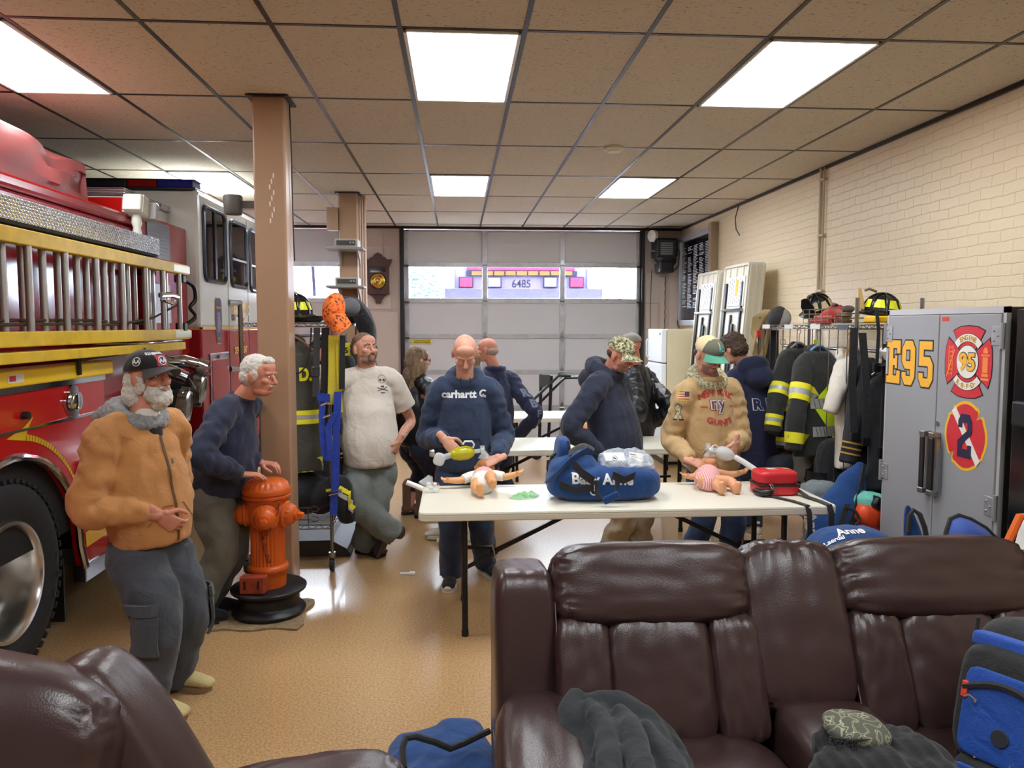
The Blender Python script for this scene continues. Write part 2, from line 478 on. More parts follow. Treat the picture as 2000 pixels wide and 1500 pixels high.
def mats_room():
    global M_DARK, M_WALLB, M_ALU, M_DOORP, M_PILLAR, M_BLACK, M_WHITE, M_STEEL, M_CHROME, M_GRID, M_YELLOWTXT, M_BLACKP, M_BLACKF, M_WHITEP
    M_GRID = mat('grid_metal', (52, 46, 44), .35, .5)
    M_WALLB = mat('back_wall_paint', (196, 178, 170), .5, bump=.15, bscale=20)
    M_ALU = mat('galvanised', (190, 191, 195), .36, .4, var=.12, vscale=9)
    M_DOORP = mat('door_panel_grey', (214, 215, 222), .55, bump=.08, bscale=130)
    M_PILLAR = mat('pillar_paint', (166, 132, 104), .36, bump=.12, bscale=14)
    M_DARK = mat('dark_metal', (38, 36, 38), .45, .4)
    M_BLACK = mat('black_rubber', (24, 24, 26), .6)
    M_BLACKP = mat('black_plastic', (26, 26, 28), .35)
    M_BLACKF = mat('black_cloth', (26, 27, 31), .9, bump=.4, bscale=160)
    M_WHITE = mat('white_enamel', (226, 226, 224), .35)
    M_WHITEP = mat('white_paint', (238, 238, 236), .45)
    M_STEEL = mat('steel', (168, 170, 174), .28, 1)
    M_CHROME = mat('chrome', (214, 216, 220), .09, 1)


mats_room()


def room():
    fl = struct(MB().box(XL, XR + .15, YF, YB + .3, -.1, 0).build('floor', speck_floor(), smooth=0))
    ce = struct(MB().box(XL, XR + .15, YF, YB + .3, ZC, ZC + .08).build('ceiling', tile_mat(), smooth=0))
    g = MB()
    k = 0.024
    for c in range(-11, 6): g.box(GX0 + c * GW - k / 2, GX0 + c * GW + k / 2, YF, YB, ZC - .004, ZC - .0002)
    for r in range(-6, 7): g.box(XL, XR, GY0 + r * GD - k / 2, GY0 + r * GD + k / 2, ZC - .0035, ZC - .0002)
    g.box(XR - .022, XR, YF, YB, ZC - .03, ZC - .0002); g.box(XL, XR, YB - .03, YB, ZC - .035, ZC - .0002)
    g.build('ceiling_grid', M_GRID, ce, smooth=0)
    struct(MB().box(XR, XR + .15, YF, YB + .3, 0, ZC).build('wall_right', brick_wall(), smooth=0))
    wp = mat('plain_wall', (216, 205, 186), .6)
    struct(MB().box(XL - .15, XL, YF, YB + .3, 0, ZC).build('wall_left', wp, smooth=0))
    struct(MB().box(XL, XR, YF - .15, YF, 0, ZC).build('wall_front', wp, smooth=0))
    # back wall with two door openings
    D1 = (-.78, 2.74, 3.18); D2 = (-5.4, -1.62, 3.18)
    w = MB()
    w.box(XL, D2[0], YB, YB + .3, 0, ZC); w.box(D2[1], D1[0], YB, YB + .3, 0, ZC); w.box(D1[1], XR, YB, YB + .3, 0, ZC)
    w.box(D2[0], D2[1], YB, YB + .3, D1[2], ZC); w.box(D1[0], D1[1], YB, YB + .3, D1[2], ZC)
    wb = struct(w.build('wall_back', M_WALLB, smooth=0))
    q = MB()                                             # sheet panels screwed on the wall piers
    for (x0, x1, z0, z1) in ((-1.56, -.97, 2.02, 2.92), (-1.42, -.86, .1, 1.98), (2.80, 3.02, 2.12, 2.56), (2.80, 2.98, 1.72, 2.10), (2.80, 2.98, .2, 1.70), (3.02, 3.1, .2, 2.5), (3.16, 3.3, 1.2, 2.6)):
        q.box(x0, x1, YB - .018, YB, z0, z1)
    q.build('wall_panel', mat('panel_paint', (205, 190, 182), .5), wb, smooth=0, bevel=.003)
    ln = MB(); ln.tube([(-1.05, YB - .03, 3.1), (-1.05, YB - .03, 2.75), (-1.1, YB - .03, 2.62), (-1.2, YB - .03, 2.58)], .012); ln.build('wall_conduit', M_WALLB, wb)
    return D1, D2


def garage_door(name, D, cols, first):
    d = struct(thing(name, None, None, ((D[0] + D[1]) / 2, YB + .03, 0))); x0, x1 = D[0], D[1]
    zs = [.02, .56, 1.09, 1.615, 2.14, 2.665, 3.17]; y = YB + .03
    xs = [x0 + .04 + (x1 - x0 - .08) * i / cols for i in range(cols + 1)]
    glass = clear('door_glass', (250, 246, 255), .07, .03)
    for r in range(6):
        z0, z1 = zs[r], zs[r + 1]
        for c in range(cols):
            a, b = xs[c] + .035, xs[c + 1] - .035
            if r == 4: MB().box(a, b, y + .018, y + .024, z0 + .035, z1 - .03).build('pane', glass, d, smooth=0)
            else: MB().box(a - .03, b + .03, y, y + .03, z0 + .002, z1 - .002).build('door_panel', M_DOORP, d, smooth=0)
    rl = MB()
    for r in range(6):
        z0, z1 = zs[r], zs[r + 1]; e = .04
        rl.box(xs[0], xs[-1], y - .016, y + .035, z0 - .002, z0 + e); rl.box(xs[0], xs[-1], y - .016, y + .035, z1 - .028, z1 + .002)
    rl.build('rail', M_ALU, d, smooth=0, bevel=.003)
    for c in range(cols + 1):
        st = MB()
        for r in range(6): st.box(xs[c] - .037, xs[c] + .037, y - .024, y + .03, zs[r] + .004, zs[r + 1] - .004)
        st.build('stile', M_ALU, d, smooth=0, bevel=.003)
        for r in range(1, 6):
            h = MB(); z = zs[r]
            h.prism([(-.028, -.01), (.028, -.01), (.028, .03), (.01, .07), (0, .085), (-.01, .07), (-.028, .03)], (xs[c], y - .03, z + .005), (1, 0, 0), (0, 0, 1), (0, .006, 0))
            h.prism([(-.028, .01), (.028, .01), (.028, -.03), (.01, -.07), (0, -.085), (-.01, -.07), (-.028, -.03)], (xs[c], y - .03, z - .005), (1, 0, 0), (0, 0, 1), (0, .006, 0))
            h.tube([(xs[c] - .035, y - .036, z), (xs[c] + .035, y - .036, z)], .009, 8)
            h.build('hinge', M_STEEL, d)
    for sx in (x0 - .005, x1 + .005):
        t = MB(); t.box(sx - .02, sx + .02, YB - .09, YB - .002, 0, ZC - .04); t.box(sx - .045, sx - .02, YB - .04, YB - .002, 0, ZC - .04)
        for r in range(1, 7): t.tube([(sx, YB - .05, zs[r] - .02), (sx + (.09 if sx < (x0 + x1) / 2 else -.09), YB - .05, zs[r] - .02)], .008)
        t.build('track', mat('track_metal', (58, 56, 58), .4, .7), d, smooth=0)
    return d, xs, zs


D1, D2 = room()
door1, dxs, dzs = garage_door('door_1', D1, 3, True)
door2, _, _ = garage_door('door_2', D2, 3, False)
wl = MB().box(dxs[0] + .06, dxs[0] + .36, YB + .008, YB + .011, 1.515, 1.575).build('warning_label', mat('label_yellow', (240, 214, 40), .5), door1, smooth=0); tag(wl, 'yellow warning label')
flat_text('label_text', 'WARNING STAND CLEAR', .026, (dxs[0] + .22, YB + .006, 1.557), (1, 0, 0), (0, 0, 1), M_BLACKP, wl, bold=.0008, width=.24)
flat_text('label_text', 'WHILE DOOR IS IN MOTION', .02, (dxs[0] + .22, YB + .006, 1.532), (1, 0, 0), (0, 0, 1), M_BLACKP, wl, bold=.0008, width=.24)

# ---------------------------------------------------------------- ceiling lights
M_DIFF = mat('light_diffuser', (255, 249, 240), .5); M_DIFF.node_tree.nodes['Principled BSDF'].inputs['Emission Strength'].default_value = PANEL
M_DIFF.node_tree.nodes['Principled BSDF'].inputs['Emission Color'].default_value = (.93, .97, 1, 1)
M_DIFC = mat('light_diffuser_daylight', (250, 250, 255), .5); M_DIFC.node_tree.nodes['Principled BSDF'].inputs['Emission Strength'].default_value = PANEL
M_DIFC.node_tree.nodes['Principled BSDF'].inputs['Emission Color'].default_value = (.86, .93, 1, 1)
WHERE = {(0, 0): 'square-on ceiling light panel nearest, above the man in the blue hoodie', (3, 0): 'large ceiling light panel near the right brick wall',
         (-4, 0): 'ceiling light panel cut by the top left corner, over the red engine', (0, 3): 'small far ceiling light panel in front of the middle of the garage door',
         (3, 3): 'far ceiling light panel on the right, over the folding tables', (-4, 3): 'far left ceiling light panel half behind the tan pillar, over the engine cab'}
for (c, r) in ((0, 0), (3, 0), (-4, 0), (0, 3), (3, 3), (-4, 3), (0, -3), (3, -3), (-4, -3)):
    x, y = GX0 + c * GW, GY0 + r * GD
    t = thing('ceiling_light', WHERE.get((c, r), 'ceiling light panel behind the photographer'), 'ceiling light', (x + GW / 2, y + GD / 2, ZC), 'fluorescent ceiling panels')
    f = MB()
    a, b, e = .016, .034, .018
    for (x0, x1, y0, y1) in ((a, GW - a, a, b), (a, GW - a, GD - b, GD - a), (a, b, a, GD - a), (GW - b, GW - a, a, GD - a)): f.box(x + x0, x + x1, y + y0, y + y1, ZC - .012, ZC - .0005)
    f.build('frame', M_WHITE, t, smooth=0, bevel=.002)
    MB().box(x + b, x + GW - b, y + b, y + GD - b, ZC - .009, ZC - .001).build('diffuser', M_DIFF if r < 3 else M_DIFC, t, smooth=0)

# ---------------------------------------------------------------- pillars
def pillar(x0, x1, y0, y1, wire):
    b = MB().box(x0, x1, y0, y1, 0, ZC)
    o = struct(b.build('pillar', M_PILLAR, smooth=0, bevel=.012))
    c = MB(); e = .03
    c.box(x0 - e, x1 + e, y0 - e, y1 + e, ZC - .014, ZC - .004)
    c.build('ceiling_collar', M_DARK, o, smooth=0)
    return o
p1 = pillar(-1.275, -1.075, 5.07, 5.27, True)
p2 = pillar(-1.275, -1.075, 8.62, 8.84, False)
w = MB(); w.tube([(-1.068, 5.20, ZC - .02), (-1.062, 5.2, 2.9), (-1.066, 5.22, 2.55), (-1.058, 5.21, 2.2)], .004); w.build('loose_wire', M_DARK, p1)
sc = MB()
for i in range(9):
    zz = 2.72 - i * .035; sc.obox((-1.15 - .012 * (i % 3), 5.069, zz), (.008, .001, .03))
sc.build('paint_chip', mat('chip', (226, 214, 200), .6), p1, smooth=0)
# ================================================================ the red engine on the left
M_RED = mat('engine_red', (186, 20, 18), .16, coat=.5)
M_REDD = mat('engine_red_side', (150, 14, 22), .2, coat=.4)
M_ENGW = mat('engine_white', (214, 214, 206), .2, coat=.4)
M_LADY = mat('ladder_yellow', (226, 190, 40), .5, var=.12, vscale=12)
M_YEL = mat('yellow_paint', (244, 206, 20), .4)
M_GOLD = mat('gold_leaf', (206, 164, 72), .35, .3)
M_LIME = mat('lime_reflective', (222, 240, 20), .5)
M_TIRE = mat('tyre_rubber', (30, 30, 31), .75, bump=.2, bscale=60)
M_GLASSD = mat('tinted_glass', (14, 15, 18), .05, spec=.8)
M_DIAM = mat('tread_plate', (196, 197, 200), .25, .9)
_N, _L = M_DIAM.node_tree.nodes, M_DIAM.node_tree.links
_tc = _N.new('ShaderNodeTexCoord'); _mp = _N.new('ShaderNodeMapping'); _mp.inputs['Rotation'].default_value = (math.radians(45), 0, 0); _mp.inputs['Scale'].default_value = (1, 26, 26)
_L.new(_tc.outputs['Object'], _mp.inputs[0]); _vo = _N.new('ShaderNodeTexVoronoi'); _vo.inputs['Scale'].default_value = 1.6; _vo.inputs['Randomness'].default_value = .15; _L.new(_mp.outputs[0], _vo.inputs['Vector'])
_bp = _N.new('ShaderNodeBump'); _bp.inputs['Strength'].default_value = 1; _bp.inputs['Distance'].default_value = .02; _bp.invert = True; _L.new(_vo.outputs['Distance'], _bp.inputs['Height']); _L.new(_bp.outputs[0], _N['Principled BSDF'].inputs['Normal'])

XT = -2.2
Yv, Zv, Xv = V((0, 1, 0)), V((0, 0, 1)), V((1, 0, 0))
eng = thing('fire_engine', 'red and white fire engine with yellow trim parked along the left side of the bay', 'fire engine', (-3.4, 5.5, 0))
WY, WZ = 3.95, .505
arc = [(WY + .66 * math.cos(a), WZ + .62 * math.sin(a)) for a in [PI * i / 20 for i in range(21)]]
side = [(5.0, .37), (5.0, 1.46), (2.0, 1.46), (2.0, .37), (WY - .70, .37)] + arc[::-1] + [(WY + .70, .37)]
MB().prism(side, (XT, 0, 0), Yv, Zv, (-.04, 0, 0)).build('body_panel', M_RED, eng, smooth=30, bevel=.004)
b = MB(); b.box(-4.6, XT - .04, 2.0, 5.0, .6, 1.40); b.box(-4.6, XT - .55, 2.0, 3.0, .3, .62)
b.build('wheel_well', mat('dark_well', (22, 20, 20), .8), eng, smooth=0)
t = MB(); pts = [(XT + .008, WY + .71, .36)] + [(XT + .008, y, z) for (y, z) in arc] + [(XT + .008, WY - .71, .36)]
t.tube(pts, .021, 8); t.build('arch_trim', M_CHROME, eng)
t = MB(); t.box(XT - .015, XT + .012, 2.0, 5.0, 1.445, 1.475); t.box(XT, XT + .008, 2.0, 5.0, 1.246, 1.260); t.build('moulding', M_CHROME, eng, smooth=0)
# wheel
wh = MB(); ax = V((1, 0, 0)); wc = V((XT - .03, WY, WZ))
prof = [(.30, -.30), (.40, -.31), (.47, -.30), (.5, -.27), (.505, -.2), (.505, -.05), (.497, -.012), (.47, .008), (.42, .018), (.38, .02), (.33, .012), (.30, 0)]
wo = wh.lathe(prof, wc, ax, 64, caps=False).build('wheel', M_TIRE, eng)
tr = MB()
for i in range(56):
    a = 2 * PI * i / 56; d = V((0, math.cos(a), math.sin(a))); e = V((0, -math.sin(a), math.cos(a)))
    tr.obox(wc + d * .503 + V((-.03, 0, 0)), (.07, .034, .02), Matrix((V((1, 0, 0)), e, d)).transposed())
    tr.obox(wc + d * .503 + V((-.16, 0, 0)), (.08, .034, .02), Matrix((V((1, 0, 0)), e, d)).transposed())
tr.build('tread', M_TIRE, wo, smooth=0, bevel=.003)
rm = MB(); rm.lathe([(.305, -.02), (.303, .012), (.3, .016), (.283, .018), (.272, .0), (.265, -.05), (.25, -.12), (.24, -.19), (.19, -.205), (.13, -.2), (.12, -.14), (.1, -.09), (.02, -.085), (.0005, -.085)], wc, ax, 64, caps=False)
rm.build('rim', mat('polished_alloy', (225, 223, 218), .26, 1), wo)
lg = MB()
for i in range(10):
    a = 2 * PI * i / 10; p = wc + V((-.2, .165 * math.cos(a), .165 * math.sin(a))); lg.tube([p, p + ax * .04, p + ax * .045], [.016, .016, .008], 6)
lg.build('lug_nut', M_CHROME, wo)
for i, ch in enumerate('COO'):
    a = math.radians(2 - i * 14); d = V((0, math.cos(a), math.sin(a)))
    flat_text('tyre_lettering', ch, .06, wc + d * .43 + ax * .0245, -V((0, -math.sin(a), math.cos(a))), d, mat('tyre_letter', (20, 20, 21), .5), wo, bold=.002, depth=.002)
mf = MB(); mf.box(XT - .5, XT - .06, WY + .58, WY + .60, .08, .45); mf.build('mud_flap', M_BLACK, eng, smooth=0)
# bumper step, stripes, marker light
s_ = MB(); s_.box(XT - .06, XT + .012, 4.645, 5.12, .27, .372); s_.box(XT - .3, XT + .012, 4.99, 5.15, .27, .38); s_.box(XT + .0, XT + .01, 4.98, 5.0, .37, .80); s_.build('corner_step', M_STEEL, eng, smooth=0, bevel=.004)
for (z0, z1, m) in ((.72, .80, mat('stripe_gold', (236, 176, 40), .4)), (.575, .69, mat('stripe_white', (226, 228, 222), .4)), (.47, .56, MATS['stripe_gold'])):
    MB().prism([(4.66 + (.8 - z0) * .08, z0), (4.99, z0 + .012), (4.99, z1 + .012), (4.66 + (.8 - z1) * .08, z1)], (XT + .003, 0, 0), Yv, Zv, (.002, 0, 0)).build('reflective_stripe', m, eng, smooth=0)
ml = MB().box(XT, XT + .03, 4.62, 4.80, .80, 1.0).build('marker_light', M_CHROME, eng, smooth=0, bevel=.014)
MB().box(XT + .028, XT + .034, 4.645, 4.70, .825, .975).build('lens', M_BLACKP, ml, smooth=0); MB().box(XT + .028, XT + .036, 4.71, 4.785, .825, .975).build('lens', mat('red_lens', (160, 12, 14), .15), ml, smooth=0)
# medallion
md = MB(); R8 = []
for i in range(32):
    a = 2 * PI * i / 32; R8.append(((.075 + .025 * abs(math.cos(2 * a)) ** .7) * math.cos(a), (.075 + .025 * abs(math.cos(2 * a)) ** .7) * math.sin(a)))
md.prism(R8, (XT + .002, 4.59, 1.345), Yv, Zv, (.014, 0, 0)); md.lathe([(.055, .014), (.05, .03), (.02, .034), (.0, .034)], (XT + .002, 4.59, 1.345), ax, 20); md.build('medallion', M_CHROME, eng, bevel=.004)
h = MB(); h.tube([(XT, 4.08, 1.325), (XT + .035, 4.08, 1.325)], .02, 8); h.build('latch', M_BLACKP, eng)
# gold arrow around the arch
ga = MB(); N_ = 26
for i in range(N_):
    a0, a1 = math.radians(78 - 58 * i / N_), math.radians(78 - 58 * (i + .82) / N_); w_ = .016 * (1 - .55 * i / N_)
    f = lambda a, d: V((XT + .003, WY + (.745 + d) * math.cos(a), WZ + .02 + (.70 + d) * math.sin(a)))
    ga.add([f(a0, -w_), f(a1, -w_), f(a1, w_), f(a0, w_)], [(0, 1, 2, 3)])
hd = lambda a, r: V((XT + .003, WY + r * math.cos(math.radians(a)), WZ + .02 + r * math.sin(math.radians(a))))
ga.add([hd(92, .70), hd(78, .685), hd(77, .74), hd(74, .815), hd(80, .75)], [(0, 1, 2, 3, 4)])
ga.build('gold_arrow', mat('arrow_gold', (236, 190, 30), .35, .3), eng, smooth=0, fix=False)
# yellow locker beam above the body
bm_ = MB(); bm_.box(-2.34, XT + .02, 2.0, 5.1, 1.475, 1.56); bm_.build('yellow_beam', M_YEL, eng, smooth=0, bevel=.01)
sg = MB().box(XT + .021, XT + .023, 3.93, 4.07, 1.497, 1.54).build('beam_sticker', mat('sticker', (226, 222, 214), .4), eng, smooth=0)
MB().box(XT + .0235, XT + .0245, 3.94, 3.995, 1.505, 1.533).build('sticker_mark', mat('sticker_red', (200, 40, 40), .4), sg, smooth=0)
st = MB(); st.tube([(XT + .03, 4.62, 1.60), (XT + .035, 4.62, 1.54), (XT + .03, 4.63, 1.50)], .014, 6); st.tube([(XT + .03, 4.58, 1.585), (XT + .03, 5.15, 1.60)], .012, 6); st.build('tie_strap', M_BLACK, eng)
# hose body behind the ladder
hb = MB(); hb.box(-4.6, -2.42, 2.0, 5.95, 1.40, 2.56); hb.build('hose_body', M_REDD, eng, smooth=0, bevel=.01)
dp = MB(); dp.box(-2.42, XT, 2.0, 6.0, 2.30, 2.42); dp.build('tread_plate_ledge', M_DIAM, eng, smooth=0, bevel=.006)
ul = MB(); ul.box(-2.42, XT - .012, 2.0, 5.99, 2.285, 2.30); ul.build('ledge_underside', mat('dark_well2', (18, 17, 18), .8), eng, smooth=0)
cu = MB(); cu.box(-4.4, -2.36, 2.0, 5.93, 2.42, 2.50); cu.box(-4.4, -2.33, 2.0, 5.93, 2.50, 2.575); cu.build('cover_curb', M_REDD, eng, smooth=0, bevel=.02)
# fabric cover on the hose bed
def cover(u, v):
    y = 2.0 + 3.47 * u
    ts = v * 2.2
    if ts < 1: x = -2.47 - .03 * ts; z = 2.57 + .34 * ts
    else: k = (ts - 1) / 1.2; x = -2.5 - k * 1.9; z = 2.91 + .11 * math.sin(min(1, k * 2.2) * PI / 2)
    e = max(0, (y - 5.15) / .32); z -= .07 * e * e * (1 if ts > .75 else 0)
    s_ = math.sin(y * 5.3 + ts * 3.4) * .022 + math.sin(y * 9.1 - ts * 5) * .012
    if .2 < ts < 2: x += s_; z += s_ * .6 * (ts > .7)
    if ts > .55 and ts < 1.1: z -= .05 * math.exp(-((y - 5.22) / .13) ** 2); x -= .04 * math.exp(-((y - 5.22) / .13) ** 2)
    return (x, y, min(z, 3.12))
cv = MB().grid(cover, 80, 36, thick=.01)
ce_ = MB(); ce_.grid(lambda u, v: V(cover(1, v)) * (1 - u) + V((V(cover(1, v)).x, 5.5, 2.57)) * u, 4, 36, thick=.006)
cv.add(ce_.v, ce_.f); cv.build('fabric_cover', mat('cover_red', (122, 58, 56), .5, bump=.15, bscale=18, spec=.5), eng, smooth=60)
# pump house between body and cab
pp = MB(); pp.box(-4.6, -2.30, 5.0, 6.9, .5, 1.72); pp.build('pump_panel', M_REDD, eng, smooth=0, bevel=.01)
pk = MB(); pk.box(-4.4, -2.31, 5.95, 6.9, 1.70, 2.60); pk.build('pump_house', M_REDD, eng, smooth=0, bevel=.008)
pl = MB().box(-2.31, -2.302, 6.04, 6.50, 2.30, 2.575).build('memorial_plaque', mat('plaque', (96, 90, 90), .3, .6), eng, smooth=0)
for i in range(9): MB().box(-2.3018, -2.3008, 6.08 + .02 * (i % 2), 6.45 - .03 * (i % 3), 2.545 - i * .027, 2.553 - i * .027).build('engraved_line', mat('plaque_text', (74, 70, 71), .5), pl, smooth=0)
MB().box(-2.31, -2.303, 6.10, 6.48, 1.80, 2.10).build('instruction_plate', mat('plate_grey', (178, 176, 178), .3, .3), eng, smooth=0)
rb = MB(); rb.box(-2.66, -2.40, 5.86, 5.95, 2.42, 2.70); rb.box(-2.45, -2.40, 5.86, 6.03, 2.42, 2.60); rb.build('red_bracket', M_RED, eng, smooth=0, bevel=.01)
wb = MB(); wb.box(-4.4, -2.45, 6.0, 6.9, 2.56, 2.735); wb.build('upper_locker', M_ENGW, eng, smooth=0, bevel=.01)
wt = MB(); wt.box(-4.4, -2.43, 5.98, 6.9, 2.735, 2.79); wt.build('locker_lid', M_DIAM, eng, smooth=0, bevel=.006)
for y in (6.15, 6.4, 6.65): MB().tube([(-2.428, y, 2.76), (-2.42, y, 2.76)], .012, 8).build('lid_bolt', M_DARK, eng)
# flood light
fl = MB(); fc = V((-2.28, 5.80, 2.63)); Rf = Matrix.Rotation(math.radians(-14), 3, 'X')
fl.obox(fc, (.13, .17, .12), Rf); fo = fl.build('flood_light', mat('lamp_white', (222, 222, 210), .4), eng, smooth=0, bevel=.012)
for i in range(5): MB().obox(fc + Rf @ V((0, -.05 + i * .02, .0)), (.14, .007, .128), Rf).build('cooling_fin', MATS['lamp_white'], fo, smooth=0)
MB().obox(fc + Rf @ V((.03, .10, -.005)), (.16, .06, .125), Rf).build('lamp_glass', mat('lamp_lens', (176, 178, 178), .06, spec=.9), fo, smooth=0, bevel=.006)
MB().tube([(-2.28, 5.80, 2.42), (-2.28, 5.80, 2.48), (-2.28, 5.80, 2.51), (-2.28, 5.80, 2.57)], [.034, .026, .036, .03], 12).build('lamp_stem', MATS['lamp_white'], fo)
# pump fittings: two big black intakes and a chrome valve
for (y, z, r) in ((5.95, 1.20, .125), (6.30, 1.31, .115)):
    i_ = MB(); d = V((1, .10, -.12)).normalized(); o = V((-2.32, y, z))
    i_.lathe([(r * .8, 0), (r, .05), (r * 1.05, .06), (r, .075), (r, .2), (r * 1.08, .21), (r * 1.08, .24)], o, d, 24)
    io = i_.build('pump_intake', mat('intake_black', (44, 44, 44), .45, .3), eng)
    c_ = MB(); c_.lathe([(r * 1.12, .24), (r * 1.12, .265), (r * 1.02, .27), (r * 1.02, .30), (r * .85, .31), (r * .8, .30), (r * .1, .30)], o, d, 24)
    for k in range(8):
        a = 2 * PI * k / 8; aa, bb = frame(d, Zv); c_.tube([o + d * .24 + (aa * math.cos(a) + bb * math.sin(a)) * r * 1.12, o + d * .30 + (aa * math.cos(a) + bb * math.sin(a)) * r * 1.1], .016, 6)
    c_.build('coupling', mat('pewter', (150, 148, 142), .3, .9), io)
vl = MB(); vl.tube([(-2.30, 6.22, 1.50), (-2.15, 6.28, 1.50), (-2.06, 6.33, 1.47)], [.05, .055, .05], 14); vl.tube([(-2.06, 6.33, 1.47), (-2.0, 6.35, 1.44)], [.065, .06], 10); vl.tube([(-2.2, 6.0, 1.46), (-2.12, 6.05, 1.41), (-2.06, 6.07, 1.38)], [.05, .055, .05], 12)
for k in range(6):
    a = 2 * PI * k / 6; vl.tube([(-2.03, 6.34 + .06 * math.cos(a), 1.455 + .06 * math.sin(a)), (-1.985, 6.36 + .062 * math.cos(a), 1.435 + .062 * math.sin(a))], .012, 6)
vl.build('discharge_valve', M_CHROME, eng)
cn = MB(); cn.tube([(-2.05, 6.10, 1.38), (-2.03, 6.2, 1.27), (-2.02, 6.3, 1.27), (-2.02, 6.38, 1.40)], .006, 6); cn.build('cap_chain', M_STEEL, eng)
gr = MB(); gr.tube([(-2.25, 5.0, 1.665), (-2.1, 5.3, 1.66), (-2.12, 6.15, 1.66), (-2.3, 6.3, 1.66)], .018, 10); gr.build('grab_rail', M_CHROME, eng)
sf = MB(); sf.box(-2.40, -2.06, 5.05, 6.85, .36, .44); sf.box(-2.36, -2.2, 5.1, 6.8, .80, .84); sf.build('running_board', M_DIAM, eng, smooth=0)
hz = MB()
for i in range(4): hz.tube([(-2.28, 5.3 + i * .35, .55), (-2.12, 5.3 + i * .35, .62 + .05 * (i % 2)), (-2.1, 5.35 + i * .35, .78)], .045, 10)
hz.build('suction_pipe', mat('intake_black', (44, 44, 44)), eng)
# cab
CZ = 1.755
cb = MB(); cb.box(-4.6, XT, 6.9, 9.75, CZ, 2.93); cab = cb.build('cab', M_ENGW, eng, smooth=0, bevel=.035)
cl = MB(); cl.box(-4.6, XT, 6.9, 9.75, .5, CZ); cl.build('cab_lower', M_REDD, eng, smooth=0, bevel=.02)
ck = MB(); ck.box(-4.5, XT - .1, 5.0, 9.7, .3, .52); ck.build('chassis', M_DARK, eng, smooth=0)
rf = MB(); rf.tube([(XT - .03, 6.92, 2.92), (XT - .03, 9.7, 2.92)], .022, 8); rf.build('drip_rail', M_ENGW, cab)
gs = MB(); gs.box(XT, XT + .003, 6.92, 9.7, CZ - .012, CZ + .014); gs.box(-4.6, XT - .02, 6.896, 6.8995, CZ - .012, CZ + .014); gs.build('gold_stripe', M_GOLD, cab, smooth=0)
def cabwin(y0, y1, z0, z1, slide):
    r = .07; pts = []
    for (cy, cz, a0) in ((y1 - r, z1 - r, 0), (y0 + r, z1 - r, 90), (y0 + r, z0 + r, 180), (y1 - r, z0 + r, 270)):
        for k in range(6):
            a = math.radians(a0 + 18 * k); pts.append((cy + r * math.cos(a), cz + r * math.sin(a)))
    w = MB().prism(pts, (XT - .001, 0, 0), Yv, Zv, (.010, 0, 0)).build('cab_window', M_GLASSD, cab, smooth=0)
    MB().tube([(XT + .008, p[0], p[1]) for p in pts], .02, 8, closed=True).build('window_frame', mat('window_rubber', (70, 74, 84), .25, .6), w)
    s = MB()
    if slide == 'v': s.box(XT + .009, XT + .02, (y0 + y1) / 2 - .035, (y0 + y1) / 2 + .02, z0 + .02, z1 - .02)
    else: s.box(XT + .009, XT + .018, y0 + .02, y1 - .02, z0 + (z1 - z0) * .4, z0 + (z1 - z0) * .4 + .02)
    s.build('window_bar', M_BLACKP if slide == 'v' else M_STEEL, w, smooth=0)
cabwin(7.0, 7.62, 2.18, 2.82, 'v'); cabwin(7.80, 8.36, 2.17, 2.80, 'h'); cabwin(8.50, 9.3, 2.15, 2.80, 'h')
dl = MB()
for y in (7.71, 8.42): dl.box(XT, XT + .002, y - .006, y + .006, .6, 2.88)
dl.build('door_gap', M_BLACKP, cab, smooth=0)
sh = [(-.09, .17), (-.06, .20), (.06, .20), (.09, .17), (.10, .0), (.05, -.21), (-.05, -.21), (-.10, .0)]
o = MB().prism([(p[0] * 1.08, p[1] * 1.05) for p in sh], (XT + .002, 7.37, 1.83), Yv, Zv, (.002, 0, 0)).build('shield_emblem', mat('emblem_gold', (196, 150, 70), .5), cab, smooth=0)
MB().prism(sh, (XT + .004, 7.37, 1.83), Yv, Zv, (.002, 0, 0)).build('emblem_field', mat('emblem_navy', (44, 44, 84), .5), o, smooth=0)
MB().ell((XT + .006, 7.37, 1.81), (.003, .055, .10), nu=14, nv=8).build('emblem_picture', mat('emblem_mauve', (120, 112, 130), .6, var=.5, vscale=40), o)
flat_text('emblem_text', 'RED BANK', .028, (XT + .0065, 7.37, 1.945), Yv, Zv, M_GOLD, o, bold=.001); flat_text('emblem_text', 'F.D.', .03, (XT + .0065, 7.37, 1.66), Yv, Zv, M_GOLD, o, bold=.001)
for i, ch in enumerate('RED BANK'):
    k = i - 3.5
    if ch != ' ': flat_text('gold_lettering', ch, .135, (XT + .003, 8.10 + k * .082, 1.985 - k * k * .0035), (0, 1, -.05 * k * .4), (0, .02 * k, 1), M_GOLD, cab, bold=.006)
for (s2, z, w2) in (('FIRE', 1.655, .2), ('DEPARTMENT', 1.535, .46)): flat_text('gold_lettering', s2, .09, (XT + .003, 8.10, z), Yv, Zv, M_GOLD, cab, bold=.004, width=w2, height=.07)
o = MB(); o.tube([(XT + .004, 7.98, 1.88), (XT + .004, 8.08, 1.86), (XT + .004, 8.15, 1.80), (XT + .004, 8.22, 1.85)], .012, 6); o.build('gold_scroll', M_GOLD, cab)
